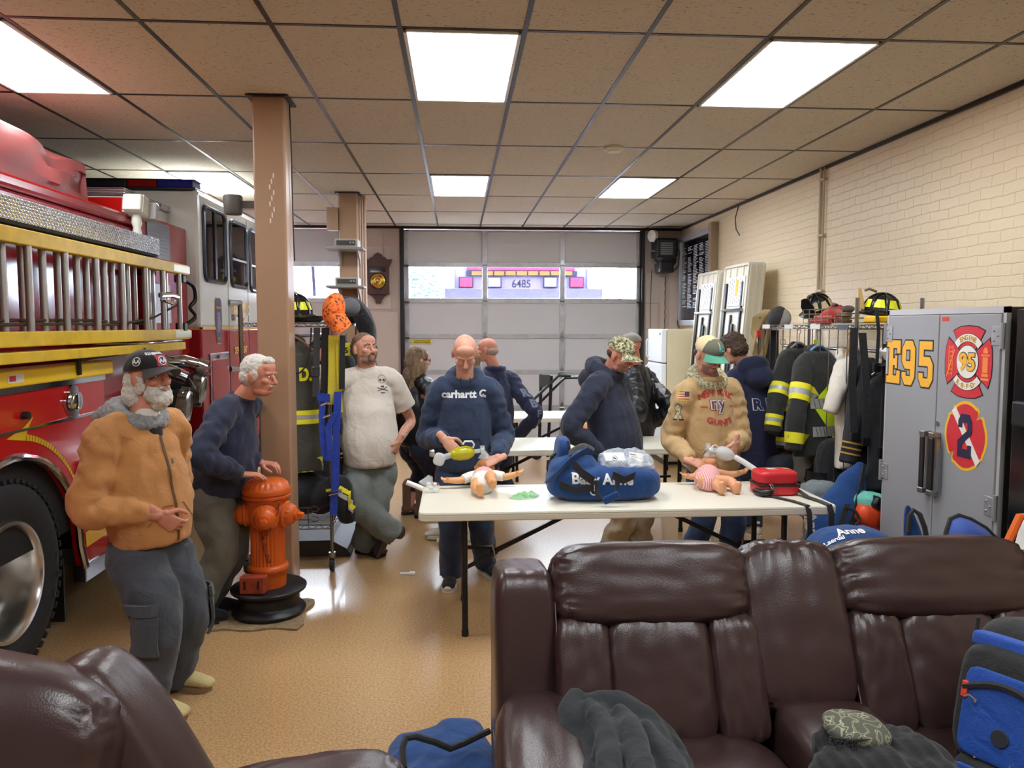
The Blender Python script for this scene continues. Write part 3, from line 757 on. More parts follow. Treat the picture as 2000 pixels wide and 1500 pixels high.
for (y0, y1) in ((7.08, 7.64),):
    f = MB().box(XT, XT + .012, y0, y1, 1.04, 1.53).build('locker_door', M_STEEL, cab, smooth=0, bevel=.004)
    MB().box(XT + .01, XT + .016, y0 + .035, y1 - .03, 1.06, 1.47).build('door_face', M_REDD, f, smooth=0, bevel=.004)
    MB().box(XT + .012, XT + .03, y0 + .2, y1 - .2, 1.485, 1.51).build('handle', M_CHROME, f, smooth=0)
hr = MB(); hr.tube([(XT + .07, 7.84, 2.0), (XT + .07, 7.85, 1.36)], .02, 10); ho = hr.build('grab_handle', M_BLACK, cab)
for z in (2.0, 1.36): MB().tube([(XT, 7.70, z), (XT + .06, 7.80, z), (XT + .075, 7.85, z)], [.03, .022, .026], 10).build('handle_mount', M_STEEL, ho)
MB().tube([(XT, 7.82, 1.86), (XT + .03, 7.82, 1.86)], .03, 12).build('door_lock', M_STEEL, cab)
# light bar on the roof
for (x0, x1, m, n_) in ((-2.55, -2.25, mat('blue_lens', (14, 34, 140), .1, spec=.8), 'blue_lens'), (-2.80, -2.55, mat('bar_red', (150, 12, 14), .1, spec=.8), 'red_lens'), (-3.3, -2.80, M_BLACKP, 'dark_lens'), (-3.9, -3.3, MATS['bar_red'], 'red_lens')):
    MB().box(x0 + .003, x1 - .003, 6.93, 7.15, 2.955, 3.02).build('beacon_lens', m, cab, smooth=0, bevel=.008)
MB().box(-3.95, -2.225, 6.91, 7.18, 2.93, 2.957).build('beacon_base', M_BLACKP, cab, smooth=0, bevel=.006)
MB().box(-3.93, -2.23, 6.925, 7.16, 3.018, 3.026).build('beacon_top', M_BLACKP, cab, smooth=0, bevel=.004)
MB().lathe([(.001, -.01), (.022, -.008), (.024, 0)], (-2.72, 6.935, 2.985), (0, -1, 0), 12).build('beacon_bulb', mat('beacon_glow', (255, 60, 40), .3, emit=2.5), cab)

# ---------------------------------------------------------------- ladders on the engine's side
lad = thing('extension_ladder', 'yellow-railed ladder with silver rungs hung sideways on the red engine', 'ladder', (-2.1, 4.3, 1.7))
M_RUNG = mat('rung_alu', (186, 186, 184), .34, .85, stretch=(60, 60, 1), var=.1, vscale=3)
LX, LY1 = -2.06, 6.18
for z in (1.715, 2.20):
    MB().box(LX - .033, LX + .012, 2.2, LY1 - .03, z - .037, z + .037).build('rail', M_LADY, lad, smooth=0, bevel=.006)
    MB().box(LX - .035, LX + .014, LY1 - .34, LY1, z - .030, z + .030).build('rail_tip', mat('tip_alu', (196, 190, 168), .4, .6), lad, smooth=0, bevel=.005)
    MB().box(LX - .085, LX - .042, 2.2, LY1 - .35, z - (.03 if z > 2 else -.01), z + .034).build('fly_rail', M_LADY, lad, smooth=0, bevel=.005)
    MB().box(LX - .13, LX - .09, 2.2, LY1 - .45, z - .02, z + .03).build('inner_rail', mat('rail_dull', (150, 142, 110), .5, .5), lad, smooth=0, bevel=.005)
MB().box(LX - .13, LX + .0, 2.2, LY1 - .1, 1.60, 1.655).build('lower_rail', M_LADY, lad, smooth=0, bevel=.006)
for (dx, ys) in ((-.01, [2.53, 2.885, 3.24, 3.595, 3.95, 4.305, 4.66, 5.01, 5.365, 5.68, 6.0]), (-.065, [2.4, 2.76, 3.12, 3.48, 3.83, 4.19, 4.55, 4.89, 5.22, 5.56, 5.88]), (-.11, [2.3, 2.66, 3.02, 3.38, 3.74, 4.08, 4.43, 4.76, 5.10, 5.44, 5.75])):
    for y in ys: MB().tube([(LX + dx, y, 1.70), (LX + dx, y, 2.22)], .0185, 14).build('rung', M_RUNG, lad)
hk = MB(); hk.limb([(LX - .02, LY1 - .08, 2.13), (LX + .03, LY1 + .02, 2.08), (LX + .03, LY1 + .05, 1.98), (LX + .0, LY1 + .02, 1.92), (LX + .03, LY1 + .05, 1.85), (LX - .02, LY1 - .05, 1.78)], [.016] * 6, n=10); hk.build('roof_hook', M_BLACKP, lad)
for z in (2.13, 1.77): MB().box(LX - .05, LX + .02, LY1 - .17, LY1 - .10, z - .03, z + .03).build('hook_block', M_DARK, lad, smooth=0, bevel=.006)
lk = MB(); lk.tube([(LX, 5.6, 1.99), (LX + .02, 5.75, 2.0), (LX + .03, 5.85, 1.99)], .02, 8); lk.tube([(LX + .0, 5.62, 1.96), (LX + .03, 5.74, 1.94), (LX + .02, 5.84, 1.96)], .013, 8); lk.build('rung_lock', M_CHROME, lad)
rp = MB(); rp.tube([(LX - .04, 3.4, 1.78), (LX - .02, 4.4, 1.79), (LX - .04, 5.0, 1.785), (LX - .02, 5.5, 1.83), (LX - .03, 6.0, 1.93)], .008, 6); rp.tube([(LX - .07, 3.4, 1.80), (LX - .05, 4.6, 1.81), (LX - .07, 5.6, 1.79)], .008, 6); rp.build('halyard', mat('rope_dark', (70, 52, 40), .9), lad)
bk = MB()
for y in (3.2, 5.8): bk.box(-2.42, LX - .13, y, y + .06, 1.70, 1.74); bk.box(-2.42, LX - .12, y, y + .06, 2.14, 2.18)
bk.build('ladder_bracket', M_DARK, lad, smooth=0)
# lamp housing on the pillar
sp = thing('speaker_horn', 'small grey drum-shaped speaker bracketed to the left of the near tan pillar', 'speaker', (-1.41, 5.17, 2.5))
MB().tube([(-1.43, 5.17, 2.49), (-1.43, 5.17, 2.5), (-1.43, 5.17, 2.6), (-1.43, 5.17, 2.61)], [.052, .058, .06, .055], 24).build('drum', mat('speaker_grey', (92, 88, 86), .6), sp)
MB().box(-1.385, -1.276, 5.155, 5.185, 2.53, 2.575).build('arm', MATS['speaker_grey'], sp, smooth=0)
# ================================================================ furniture and fixed things
def cush(mb, c, sz, R=None, p=5, n=22, m=0, disp=None):
    """rounded pillow block; disp(u,v,w) in -1..1 local coords -> offset along the local direction"""
    c = V(c); base = len(mb.v); idx = {}; vs = []; fs = []
    for ax in range(3):
        for sg in (-1, 1):
            g = []
            for i in range(n + 1):
                row = []
                for j in range(n + 1):
                    q = [0, 0, 0]; q[ax] = sg; q[(ax + 1) % 3] = -1 + 2 * i / n; q[(ax + 2) % 3] = -1 + 2 * j / n
                    k = tuple(round(x, 5) for x in q)
                    if k not in idx:
                        s_ = sum(abs(x) ** p for x in q) ** (1 / p); u = V(q) / s_
                        f = 1 + (disp(*q) if disp else 0)
                        w = V((u.x * sz[0] / 2, u.y * sz[1] / 2, u.z * sz[2] / 2))
                        if disp:
                            nn = V((math.copysign(abs(u.x) ** (p - 1), u.x) / sz[0], math.copysign(abs(u.y) ** (p - 1), u.y) / sz[1], math.copysign(abs(u.z) ** (p - 1), u.z) / sz[2]))
                            w = w + nn.normalized() * (f - 1)
                        idx[k] = len(vs); vs.append(c + (R @ w if R else w))
                    row.append(idx[k])
                g.append(row)
            for i in range(n):
                for j in range(n):
                    f = (g[i][j], g[i + 1][j], g[i + 1][j + 1], g[i][j + 1]); fs.append(f if sg > 0 else f[::-1])
    return mb.add(vs, fs, m)


def wrk(amp, seed=0, fx=3.0, edge='x', gather=.010):
    gather *= .45; amp *= .55
    def f(x, y, z):
        e = {'x': abs(x), 'z': abs(z), 'n': 0}[edge]
        g = math.exp(-(1 - e) / .13)
        a = noise.noise(V((x * fx + seed, y * fx, z * fx + seed * 2))) * amp
        w = (math.sin((z if edge == 'x' else x) * 13 + y * 3 + seed) * .35 + noise.noise(V((seed, y * 7, (z if edge == 'x' else x) * 9)))) * gather * g
        return a + w
    return f


M_LEA = mat('brown_leather', (62, 44, 43), .30, bump=.10, bscale=220, spec=.55, var=.12, vscale=2)
RX = lambda d: Matrix.Rotation(math.radians(d), 3, 'X')
RYm = lambda d: Matrix.Rotation(math.radians(d), 3, 'Y')
RZm = lambda d: Matrix.Rotation(math.radians(d), 3, 'Z')


def stitch(pts, parent):
    o = MB().tube(pts, .0022, 5).build('piping', mat('piping_brown', (120, 96, 88), .5), parent); return o


sofa = thing('reclining_sofa', 'dark brown leather loveseat with a middle console, its back towards the table', 'sofa', (1.15, 2.3, 0))
LB = RX(-24)           # lean of the back
def backpart(name, x0, x1, z0, z1, th, p=4, seed=0, edge='x', gather=.012, push=0):
    # local: along x, thickness y, along the slope z
    y0 = 2.29 + (( (z0 + z1) / 2) - .5) * math.tan(math.radians(28)) + th / 2 + push
    mb = cush(MB(), ((x0 + x1) / 2, y0, (z0 + z1) / 2), (x1 - x0, th, (z1 - z0) / math.cos(math.radians(28)) * .98), RX(-26), p, 30, 0, wrk(.007, seed, 3, edge, gather))
    return mb.build(name, M_LEA, sofa, smooth=180)
backpart('headrest', .31, .985, .76, 1.015, .25, 4.6, 1, gather=.014, push=-.035)
backpart('back_cushion', .31, .495, .44, .80, .20, 5.5, 2, 'z', .010)
backpart('back_cushion', .48, .83, .43, .80, .22, 5.5, 3, 'z', .012)
backpart('back_cushion', .82, .995, .43, .80, .20, 5.5, 4, 'z', .010)
backpart('console_back', .955, 1.315, .50, 1.012, .22, 4.6, 5, 'z', .016, -.01)
backpart('headrest', 1.285, 1.99, .76, 1.015, .25, 4.6, 6, gather=.014, push=-.035)
backpart('back_cushion', 1.30, 1.485, .44, .80, .20, 5.5, 7, 'z', .010)
backpart('back_cushion', 1.47, 1.82, .43, .80, .22, 5.5, 8, 'z', .012)
backpart('back_cushion', 1.81, 1.985, .43, .80, .20, 5.5, 9, 'z', .010)
for (x0, x1) in ((.115, .325), (1.975, 2.185)):
    w = MB(); cush(w, ((x0 + x1) / 2, 2.62, .52), (x1 - x0, .40, .86), RX(-9), 7, 20, 0, wrk(.003, x0, 2, 'z', .006)); w.build('wing', M_LEA, sofa, smooth=180)
    a = MB(); xa = x0 - .025 if x0 < 1 else x0 - .08
    cush(a, (xa + .155, 1.98, .47), (.30, .98, .26), RX(7), 3.2, 26, 0, wrk(.005, x0 + 5, 4, 'x', .010)); a.build('armrest', M_LEA, sofa, smooth=180)
    s_ = MB(); cush(s_, (xa + .155, 1.98, .25), (.27, .92, .44), None, 9, 10); s_.build('arm_side', M_LEA, sofa, smooth=180)
for (x0, x1) in ((.38, 1.0), (1.30, 1.98)):
    s_ = MB(); cush(s_, ((x0 + x1) / 2, 1.95, .385), (x1 - x0, .86, .20), RX(4), 4, 24, 0, wrk(.005, x1, 3, 'x', .008)); s_.build('seat_cushion', M_LEA, sofa, smooth=180)
    MB().box(x0 + .01, x1 - .01, 1.56, 2.5, .06, .34).build('seat_base', M_LEA, sofa, smooth=0, bevel=.02)
s_ = MB(); cush(s_, (1.155, 2.0, .44), (.33, .78, .27), RX(3), 6, 22, 0, wrk(.003, 12, 3, 'x', .004)); s_.build('console', M_LEA, sofa, smooth=180)
MB().box(1.0, 1.31, 1.62, 2.5, .05, .40).build('console_base', M_LEA, sofa, smooth=0, bevel=.02)
MB().box(.14, 2.16, 2.50, 2.80, .05, .80).build('back_panel', M_LEA, sofa, smooth=0, bevel=.05)
def slope(x, z, o=-.02): return (x, 2.29 + (z - .5) * math.tan(math.radians(28)) + o, z)
stitch([slope(.318, z, .012) for z in [.5 + .06 * i for i in range(9)]], sofa)
for x in (.972, 1.30): stitch([slope(x, z, .03) for z in [.55 + .05 * i for i in range(9)]], sofa)
stitch([(.105, 1.62 + .1 * i, .575 - .006 * i) for i in range(8)], sofa)

rec = thing('recliner_chair', 'dark brown leather recliner back with a round shoulder in the bottom left corner', 'recliner', (-1.15, 1.6, 0))
w = MB(); cush(w, (-1.06, 1.72, .80), (.60, .30, .50), RYm(12) @ RX(-18), 3.0, 34, 0, wrk(.005, 21, 2, 'x', .012)); w.build('headrest', M_LEA, rec, smooth=180)
w = MB(); cush(w, (-1.03, 1.62, .45), (.58, .28, .44), RX(-14), 3.2, 24, 0, wrk(.006, 22, 3, 'x', .010)); w.build('back_cushion', M_LEA, rec, smooth=180)
w = MB(); cush(w, (-.72, 1.86, .54), (.30, .26, .98), RYm(-27), 4.0, 26, 0, wrk(.003, 23, 2, 'z', .004)); w.build('wing', M_LEA, rec, smooth=180)
w = MB(); cush(w, (-1.06, 1.90, .42), (.56, .26, .80), RX(-6), 6, 14); w.build('back_shell', M_LEA, rec, smooth=180)
w = MB(); cush(w, (-1.05, 1.32, .32), (.66, .62, .46), None, 6, 14); w.build('seat', M_LEA, rec, smooth=180)
ott = thing('ottoman', 'low dark brown leather cushion top at the bottom edge, left of the blue floor bag', 'ottoman', (-.40, 1.9, 0))
w = MB(); cush(w, (-.41, 1.93, .525), (.56, .34, .22), RZm(6) @ RYm(-4), 3.4, 26, 0, wrk(.006, 31, 4, 'x', .010)); w.build('cushion', M_LEA, ott, smooth=180)
MB().box(-.69, -.17, 1.80, 2.06, .0, .47).build('base', M_LEA, ott, smooth=0, bevel=.03)

# ---------------------------------------------------------------- folding tables
M_TBL = mat('table_plastic', (226, 222, 206), .42, bump=.06, bscale=200)
M_TLEG = mat('table_leg', (44, 42, 42), .35, .5)


def table_top(mb, L, W, z, th=.05):
    r = .05; n = 6; rings = []
    for (zz, ins) in ((z - th, .006), (z - th + .006, 0), (z - .02, 0), (z - .016, .004), (z - .012, 0), (z - .006, .001), (z - .001, .004), (z, .012)):
        ring = []
        for (cx, cy, a0) in ((L / 2 - r, W / 2 - r, 0), (-L / 2 + r, W / 2 - r, 90), (-L / 2 + r, -W / 2 + r, 180), (L / 2 - r, -W / 2 + r, 270)):
            for k in range(n + 1):
                a = math.radians(a0 + 90 * k / n); ring.append(V((cx + (r - ins) * math.cos(a), cy + (r - ins) * math.sin(a), zz)))
        rings.append(ring)
    return mb.loft(rings)


def folding_table(name, label, group=None, folded=False):
    t = thing(name, label, 'folding table', (0, 0, 0), group); L, W, z = 2.42, .75, .74
    if not folded:
        table_top(MB(), L, W, z).build('tabletop', M_TBL, t, smooth=35)
        for sx in (-1, 1):
            x = sx * (L / 2 - .26)
            for sy in (-1, 1):
                l_ = MB(); y = sy * .23
                l_.tube([(x, y, z - .05), (x, y, .36), (x + sx * .0, y + sy * .0, .30), (x, y + sy * .055, .14), (x, y + sy * .06, .02)], .0175, 10)
                l_.tube([(x, y + sy * .06, .0), (x, y + sy * .06, .035)], .021, 10); l_.build('leg', M_TLEG, t)
            MB().bar((x, -.23, .30), (x, .23, .30), .02, .03).build('cross_bar', M_TLEG, t, smooth=0)
            MB().bar((x, -.23, .66), (x, .23, .66), .02, .03).build('cross_bar', M_TLEG, t, smooth=0)
            b_ = MB(); b_.bar((x, -.02, .31), (x - sx * .20, -.02, .41), .018, .022); b_.bar((x, .05, .42), (x - sx * .18, .03, .42), .018, .02); b_.bar((x - sx * .16, 0, .395), (x - sx * .72, 0, .67), .02, .026); b_.build('brace', M_TLEG, t, smooth=0)
            MB().tube([(x - sx * .17, -.03, .46), (x - sx * .19, -.03, .37)], .007, 6).build('lock_ring', M_STEEL, t)
        return t
    # folded: local table plane XY with the top facing -Z ... underside shows legs
    table_top(MB(), L, W, .0, .045).build('tabletop', M_TBL, t, smooth=35)
    fr = MB()
    for sy in (-1, 1): fr.box(-L / 2 + .02, L / 2 - .02, sy * (W / 2 - .02) - .014, sy * (W / 2 - .02) + .014, -.062, -.042)
    for sx in (-1, 1): fr.box(sx * (L / 2 - .02) - .014, sx * (L / 2 - .02) + .014, -W / 2 + .02, W / 2 - .02, -.062, -.042)
    fr.build('rim', M_TBL, t, smooth=0, bevel=.004)
    rb = MB()
    for y in (-.2, 0, .2): rb.box(L / 2 - .16, L / 2 - .03, y - .012, y + .012, -.058, -.044)
    rb.build('rib', M_TBL, t, smooth=0)
    for (a, b) in ((L / 2 - .46, L / 2 - .14),):
        MB().box(a, b, -.2, .28, -.058, -.044).build('underside_panel', M_WHITEP, t, smooth=0, bevel=.006)
        sl = MB()
        for i in range(6):
            for j in range(7): sl.box(a + .03 + i * .045 + (j % 2) * .02, a + .055 + i * .045 + (j % 2) * .02, -.15 + j * .06, -.14 + j * .06, -.0595, -.0578)
        sl.build('slot', mat('slot_grey', (120, 118, 112), .7), t, smooth=0)
    for y in (-.27, .22): MB().box(-.1, L / 2 - .20, y - .04 if y < 0 else y - .02, y + .03, -.066, -.046).build('folded_leg', M_TLEG, t, smooth=0, bevel=.008)
    MB().box(-.2, L / 2 - .55, -.06, -.02, -.07, -.05).build('folded_leg', M_TLEG, t, smooth=0, bevel=.006)
    MB().tube([(L / 2 - .50, -.30, -.07), (L / 2 - .50, .30, -.07)], .016, 8).build('leg_hinge', M_STEEL, t)
    MB().bar((L / 2 - .65, .06, -.07), (L / 2 - 1.3, .06, -.07), .05, .02).build('brace', M_BLACKP, t, smooth=0)
    return t


tb = folding_table('folding_table', 'long cream folding table in front, holding two baby manikins and a blue duffel bag', 'unfolded cream tables')
tb.location = (.985, 4.66, 0); tb.rotation_euler = (0, 0, math.radians(.2))
t2 = copy_tree(tb); t2.location = (.97, 6.80, 0); t2['label'] = 'cream folding table directly behind the men, with a baby manikin arm on it'
t3 = copy_tree(tb); t3.location = (1.62, 9.05, 0); t3['label'] = 'farthest cream folding table before the garage door, with a paper cup on it'

lt = folding_table('leaning_table', '', None, True)
spots = [(3.04, 8.30, 0, 'front folded cream table of the nearer leaning stack, its legs showing'), (3.10, 8.30, 1, 'middle folded table of the nearer leaning stack, only its edge showing'), (3.16, 8.30, 2, 'rearmost folded table of the nearer leaning stack, against the brick wall'),
         (3.04, 9.28, 3, 'front folded cream table of the farther leaning stack, below the name board'), (3.10, 9.28, 4, 'rear folded table of the farther leaning stack by the name board')]
for i, (x, y, k, lb) in enumerate(spots):
    o = lt if i == 0 else copy_tree(lt); o['label'] = lb; o['group'] = 'folded tables leaning on the brick wall'
    # local X -> up the slope, Y -> along wall, underside (-Z) -> into the room
    lean = math.radians(4.5); ux = V((math.sin(lean), 0, math.cos(lean))); uy = V((0, -1, 0)); uz = ux.cross(uy)
    R = Matrix((ux, uy, uz)).transposed(); lo = V((x - .15, y, .03)) + ux * 1.21 * (1 if i < 3 else .985)
    o.matrix_world = Matrix.Translation(lo) @ R.to_4x4()
lbx = MB(); lbx.box(.86, 1.03, .03, .10, -.061, -.058); tg_ = lbx.build('warning_tag', mat('tag_yellow', (240, 200, 40), .5), lt, smooth=0); tg_.matrix_parent_inverse = Matrix.Identity(4)

# ---------------------------------------------------------------- hydrant
M_HYD = mat('hydrant_orange', (206, 92, 26), .38, bump=.12, bscale=40, var=.12, vscale=9)
HY = V((-1.172, 4.80, 0))
mt = MB(); mt.grid(lambda u, v: (HY.x - .27 + .50 * u + .02 * math.sin(v * 9), HY.y - .28 + .50 * v + .015 * math.sin(u * 11), .012 + .006 * noise.noise(V((u * 6, v * 6, 0)))), 24, 20, thick=.011)
tag(mt.build('floor_mat', mat('burlap', (150, 128, 96), .95, bump=.8, bscale=120, var=.25, vscale=30), smooth=60), 'frayed tan burlap mat under the orange hydrant', 'mat')
rim = MB(); rim.lathe([(.0, .014), (.205, .014), (.218, .02), (.222, .035), (.21, .05), (.19, .06), (.182, .075), (.182, .125), (.2, .145), (.225, .16), (.228, .175), (.22, .182), (.0, .182)], HY, n=48, caps=False)
tag(rim.build('wheel_rim', mat('rim_black', (34, 34, 36), .4, .3, var=.3, vscale=14), smooth=50), 'black steel wheel rim that carries the orange hydrant', 'wheel rim')
hyd = thing('fire_hydrant', 'orange fluted fire hydrant standing on a black wheel rim', 'hydrant', HY + V((0, 0, .183)))
z0 = .183
b_ = MB(); b_.lathe([(.105, 0), (.108, .05), (.112, .09), (.122, .1), (.124, .12), (.118, .132), (.1, .14)], HY + V((0, 0, z0)), n=40); hb_ = b_.build('base', M_HYD, hyd)
f_ = MB(); f_.lathe([(.104, .13, .06), (.102, .16, .06), (.101, .36, .06), (.104, .395, .06), (.11, .41, 0)], HY + V((0, 0, z0)), n=56); f_.build('barrel', M_HYD, hyd, smooth=25)
c_ = MB(); c_.lathe([(.106, .38), (.118, .41), (.126, .45), (.126, .50), (.122, .53), (.128, .545), (.142, .552), (.144, .565), (.136, .572), (.146, .58), (.148, .60), (.142, .612)], HY + V((0, 0, z0)), n=48); c_.build('collar', M_HYD, hyd)
d_ = MB(); d_.lathe([(.142, .60), (.14, .612, .04), (.125, .64, .07), (.105, .655, .07), (.085, .662, 0), (.04, .668, 0), (.0, .67, 0)], HY + V((0, 0, z0)), n=48, caps=False); d_.build('bonnet', M_HYD, hyd, smooth=28)
for ang, sc in ((-172, .9), (-82, 1.0), (-12, 1.0)):
    dr = V((math.cos(math.radians(ang)), math.sin(math.radians(ang)), -.06)).normalized(); n_ = MB(); o_ = HY + V((0, 0, z0 + .455))
    n_.lathe([(.085 * sc, .06), (.082 * sc, .10), (.076 * sc, .118), (.082 * sc, .122), (.082 * sc, .13), (.07 * sc, .14)], o_, dr, 28); no = n_.build('nozzle', M_HYD, hyd)
    k_ = MB(); k_.lathe([(.07 * sc, .13, .05), (.068 * sc, .155, .07), (.058 * sc, .172, .07), (.045 * sc, .18, 0), (.036 * sc, .185, 0), (.034 * sc, .20, 0), (.025 * sc, .203, 0)], o_, dr, 28); k_.lathe([(.024 * sc, .19), (.021 * sc, .235), (.015 * sc, .237)], o_, dr, 5); k_.build('nozzle_cap', M_HYD, no, smooth=28)
ch = MB()
def chain(mb, p, q, sag, n, r=.0045):
    p, q = V(p), V(q)
    for i in range(n):
        a = p.lerp(q, i / n) + V((0, -.01 * math.sin(PI * i / n), -sag * math.sin(PI * i / n))); b = p.lerp(q, (i + 1) / n) + V((0, -.01 * math.sin(PI * (i + 1) / n), -sag * math.sin(PI * (i + 1) / n)))
        d = (b - a) * .75; s_ = frame(d, V((1, 0, 0)) if i % 2 else V((0, 1, 0)))[0] * .008
        mb.tube([a - d * .3 + s_, a + d * .9 + s_, a + d * 1.1, a + d * .9 - s_, a - d * .3 - s_, a - d * .5], r, 5, closed=True)
chain(ch, HY + V((.10, -.115, z0 + .53)), HY + V((-.0, -.145, z0 + .34)), .05, 10); chain(ch, HY + V((.0, -.135, z0 + .35)), HY + V((.035, -.115, z0 + .17)), .0, 10)
ch.build('chain', mat('chain_rust', (150, 66, 30), .6, .3), hyd)
ft = MB(); ft.obox(HY + V((-.05, -.155, z0 + .055)), (.15, .07, .105), RZm(-6)); fo_ = ft.build('foot_bracket', mat('bracket_rust', (152, 58, 34), .6, var=.3, vscale=20), hyd, smooth=0, bevel=.008)
for dx in (-.045, .035): MB().obox(HY + V((-.05 + dx, -.192, z0 + .06)), (.012, .006, .05), RZm(-6)).build('slot', M_BLACK, fo_, smooth=0)

# ---------------------------------------------------------------- grey cabinet with emblems
CX, CY0, CY1, CH = 2.72, 3.69, 4.76, 1.875
M_CAB = mat('cabinet_grey', (150, 152, 156), .38, bump=.05, bscale=160)
M_CABD = mat('cabinet_bronze', (66, 58, 54), .4, .4)
cab2 = thing('storage_cabinet', 'tall grey two-door steel cabinet with E95 lettering and fire emblems', 'cabinet', (3.0, 4.2, 0))
MB().box(CX + .02, XR - .01, CY0, CY1, .06, CH).build('cabinet_body', [M_CABD], cab2, smooth=0, bevel=.006)
MB().box(CX - .004, CX + .02, CY0 - .002, CY1 + .002, CH - .03, CH + .004).build('top_trim', mat('cab_trim', (196, 198, 198), .35, .4), cab2, smooth=0)
MB().box(CX - .004, CX + .02, CY0 - .002, CY0 + .022, .06, CH).build('side_trim', MATS['cab_trim'], cab2, smooth=0); MB().box(CX - .004, CX + .02, CY1 - .02, CY1 + .002, .06, CH).build('side_trim', MATS['cab_trim'], cab2, smooth=0)
CM = 4.215
fd = {}
for (y0, y1, nm) in ((CY0 + .024, CM - .003, 'r'), (CM + .003, CY1 - .022, 'l')):
    fd[nm] = MB().box(CX - .012, CX + .02, y0, y1, .09, CH - .034).build('door', M_CAB, cab2, smooth=0, bevel=.004)
    hy = (CM - .035) if nm == 'r' else (CM + .05)
    hn = MB(); hn.box(CX - .06, CX - .045, hy - .02, hy + .02, .85, 1.15); ho = hn.build('handle', M_BLACKP, fd[nm], smooth=0, bevel=.006)
    for z in (.835, 1.165): MB().box(CX - .062, CX - .012, hy - .024, hy + .024, z - .016, z + .016).build('handle_end', M_STEEL, ho, smooth=0, bevel=.005)
    MB().box(CX - .05, CX - .032, hy - .045, hy - .028, .85, 1.15).build('handle_rail', M_STEEL, ho, smooth=0)
    hyy = CY0 + .05 if nm == 'r' else CY1 - .045
    for z in (.86, 1.73):
        q = MB().box(CX - .017, CX - .011, hyy - .035, hyy + .035, z - .05, z + .05).build('hinge', mat('hinge_grey', (172, 174, 178), .4, .6), fd[nm], smooth=0, bevel=.006)
        MB().tube([(CX - .016, hyy + (-.045 if nm == 'r' else .045), z - .065), (CX - .016, hyy + (-.045 if nm == 'r' else .045), z + .065)], .011, 8).build('hinge_pin', MATS['hinge_grey'], q)
        for (a, b) in ((.015, .025), (-.012, 0), (.015, -.025)): MB().ell((CX - .018, hyy + a, z + b), .006, nu=8, nv=6).build('rivet', M_STEEL, q)
MB().tube([(CX - .012, 4.19, 1.23), (CX - .02, 4.19, 1.23)], .013, 12).build('lock', M_STEEL, fd['r'])
MB().box(CX - .0135, CX - .012, 4.13, 4.19, 1.805, 1.83).build('maker_label', mat('label_red', (214, 60, 50), .5), fd['r'], smooth=0)
# lettering faces -x : reading left to right runs along -y
LUX, LUY = V((0, -1, 0)), V((0, 0, 1))
def outl(pts, d):      # offset a closed polygon outwards by d
    n = len(pts); A = sum(pts[i][0] * pts[(i + 1) % n][1] - pts[(i + 1) % n][0] * pts[i][1] for i in range(n)); s = 1 if A > 0 else -1; out = []
    for i in range(n):
        p0, p1, p2 = V(pts[i - 1]), V(pts[i]), V(pts[(i + 1) % n]); e1, e2 = (p1 - p0), (p2 - p1)
        if e1.length < 1e-9 or e2.length < 1e-9: out.append(tuple(p1)); continue
        e1.normalize(); e2.normalize(); n1 = V((e1.y, -e1.x)) * s; n2 = V((e2.y, -e2.x)) * s; b = n1 + n2
        b = b / max(.35, b.length_squared / 2); out.append(tuple(p1 + b * d))
    return out
def sticker(name, pts, c, m, off, parent, sc=1.0, ux=LUX, uy=LUY):
    return MB().prism([(p[0] * sc, p[1] * sc) for p in pts], V(c) + ux.cross(uy) * off, ux, uy, ux.cross(uy) * .0008).build(name, m, parent, smooth=0)
E_ = [(0, 0), (.8, 0), (.8, .3), (.6, .3), (.6, .18), (.38, .18), (.38, .42), (.5, .42), (.5, .35), (.62, .35), (.62, .65), (.5, .65), (.5, .58), (.38, .58), (.38, .82), (.6, .82), (.6, .7), (.8, .7), (.8, 1), (0, 1), (0, .84), (.13, .84), (.13, .16), (0, .16)]
N9 = [(.2, 0), (.58, 0), (.75, .18), (.75, .82), (.58, 1), (.2, 1), (.03, .82), (.03, .52), (.2, .36), (.5, .36), (.5, .2), (.26, .2), (.26, .28), (.03, .28), (.03, .18)]
N9h = [(.26, .54), (.5, .54), (.5, .8), (.26, .8)]
N5 = [(.2, 0), (.6, 0), (.77, .17), (.77, .50), (.6, .66), (.28, .66), (.28, .82), (.72, .82), (.72, 1), (.04, 1), (.04, .46), (.5, .46), (.53, .43), (.53, .22), (.5, .19), (.27, .19), (.27, .30), (.04, .30), (.04, .17)]
N2 = [(0, 0), (.78, 0), (.78, .3), (.56, .3), (.56, .2), (.26, .2), (.26, .30), (.78, .56), (.78, .84), (.62, 1), (.16, 1), (0, .84), (0, .68), (.24, .68), (.24, .8), (.54, .8), (.54, .64), (.0, .38)]
M_EGOLD = mat('emblem_yellow', (244, 182, 40), .45); M_EBLK = mat('emblem_black', (30, 26, 30), .5); M_ERED = mat('emblem_red', (214, 44, 58), .4); M_EWHT = mat('emblem_white', (232, 230, 220), .45); M_ENAV = mat('emblem_blue', (28, 30, 66), .45); M_EYEL = mat('emblem_edge_yellow', (240, 190, 40), .45)
XF = CX - .0122
for (pts, hole, y, z) in ((E_, None, 4.735, 1.425), (N9, N9h, 4.572, 1.425), (N5, None, 4.40, 1.425)):
    w_, h_ = .185, .265; P2 = [(p[0] * w_, p[1] * h_) for p in pts]; c0 = (XF, y, z)
    sticker('letter_outline', outl(P2, .009), c0, M_EBLK, .0002, fd['l']); sticker('letter', P2, c0, M_EGOLD, .0014, fd['l'])
    if hole:
        H2 = [(p[0] * w_, p[1] * h_) for p in hole]; sticker('letter_outline', H2, c0, M_EBLK, .0026, fd['l']); sticker('letter_counter', outl(H2, -.009), c0, M_CAB, .0038, fd['l'])
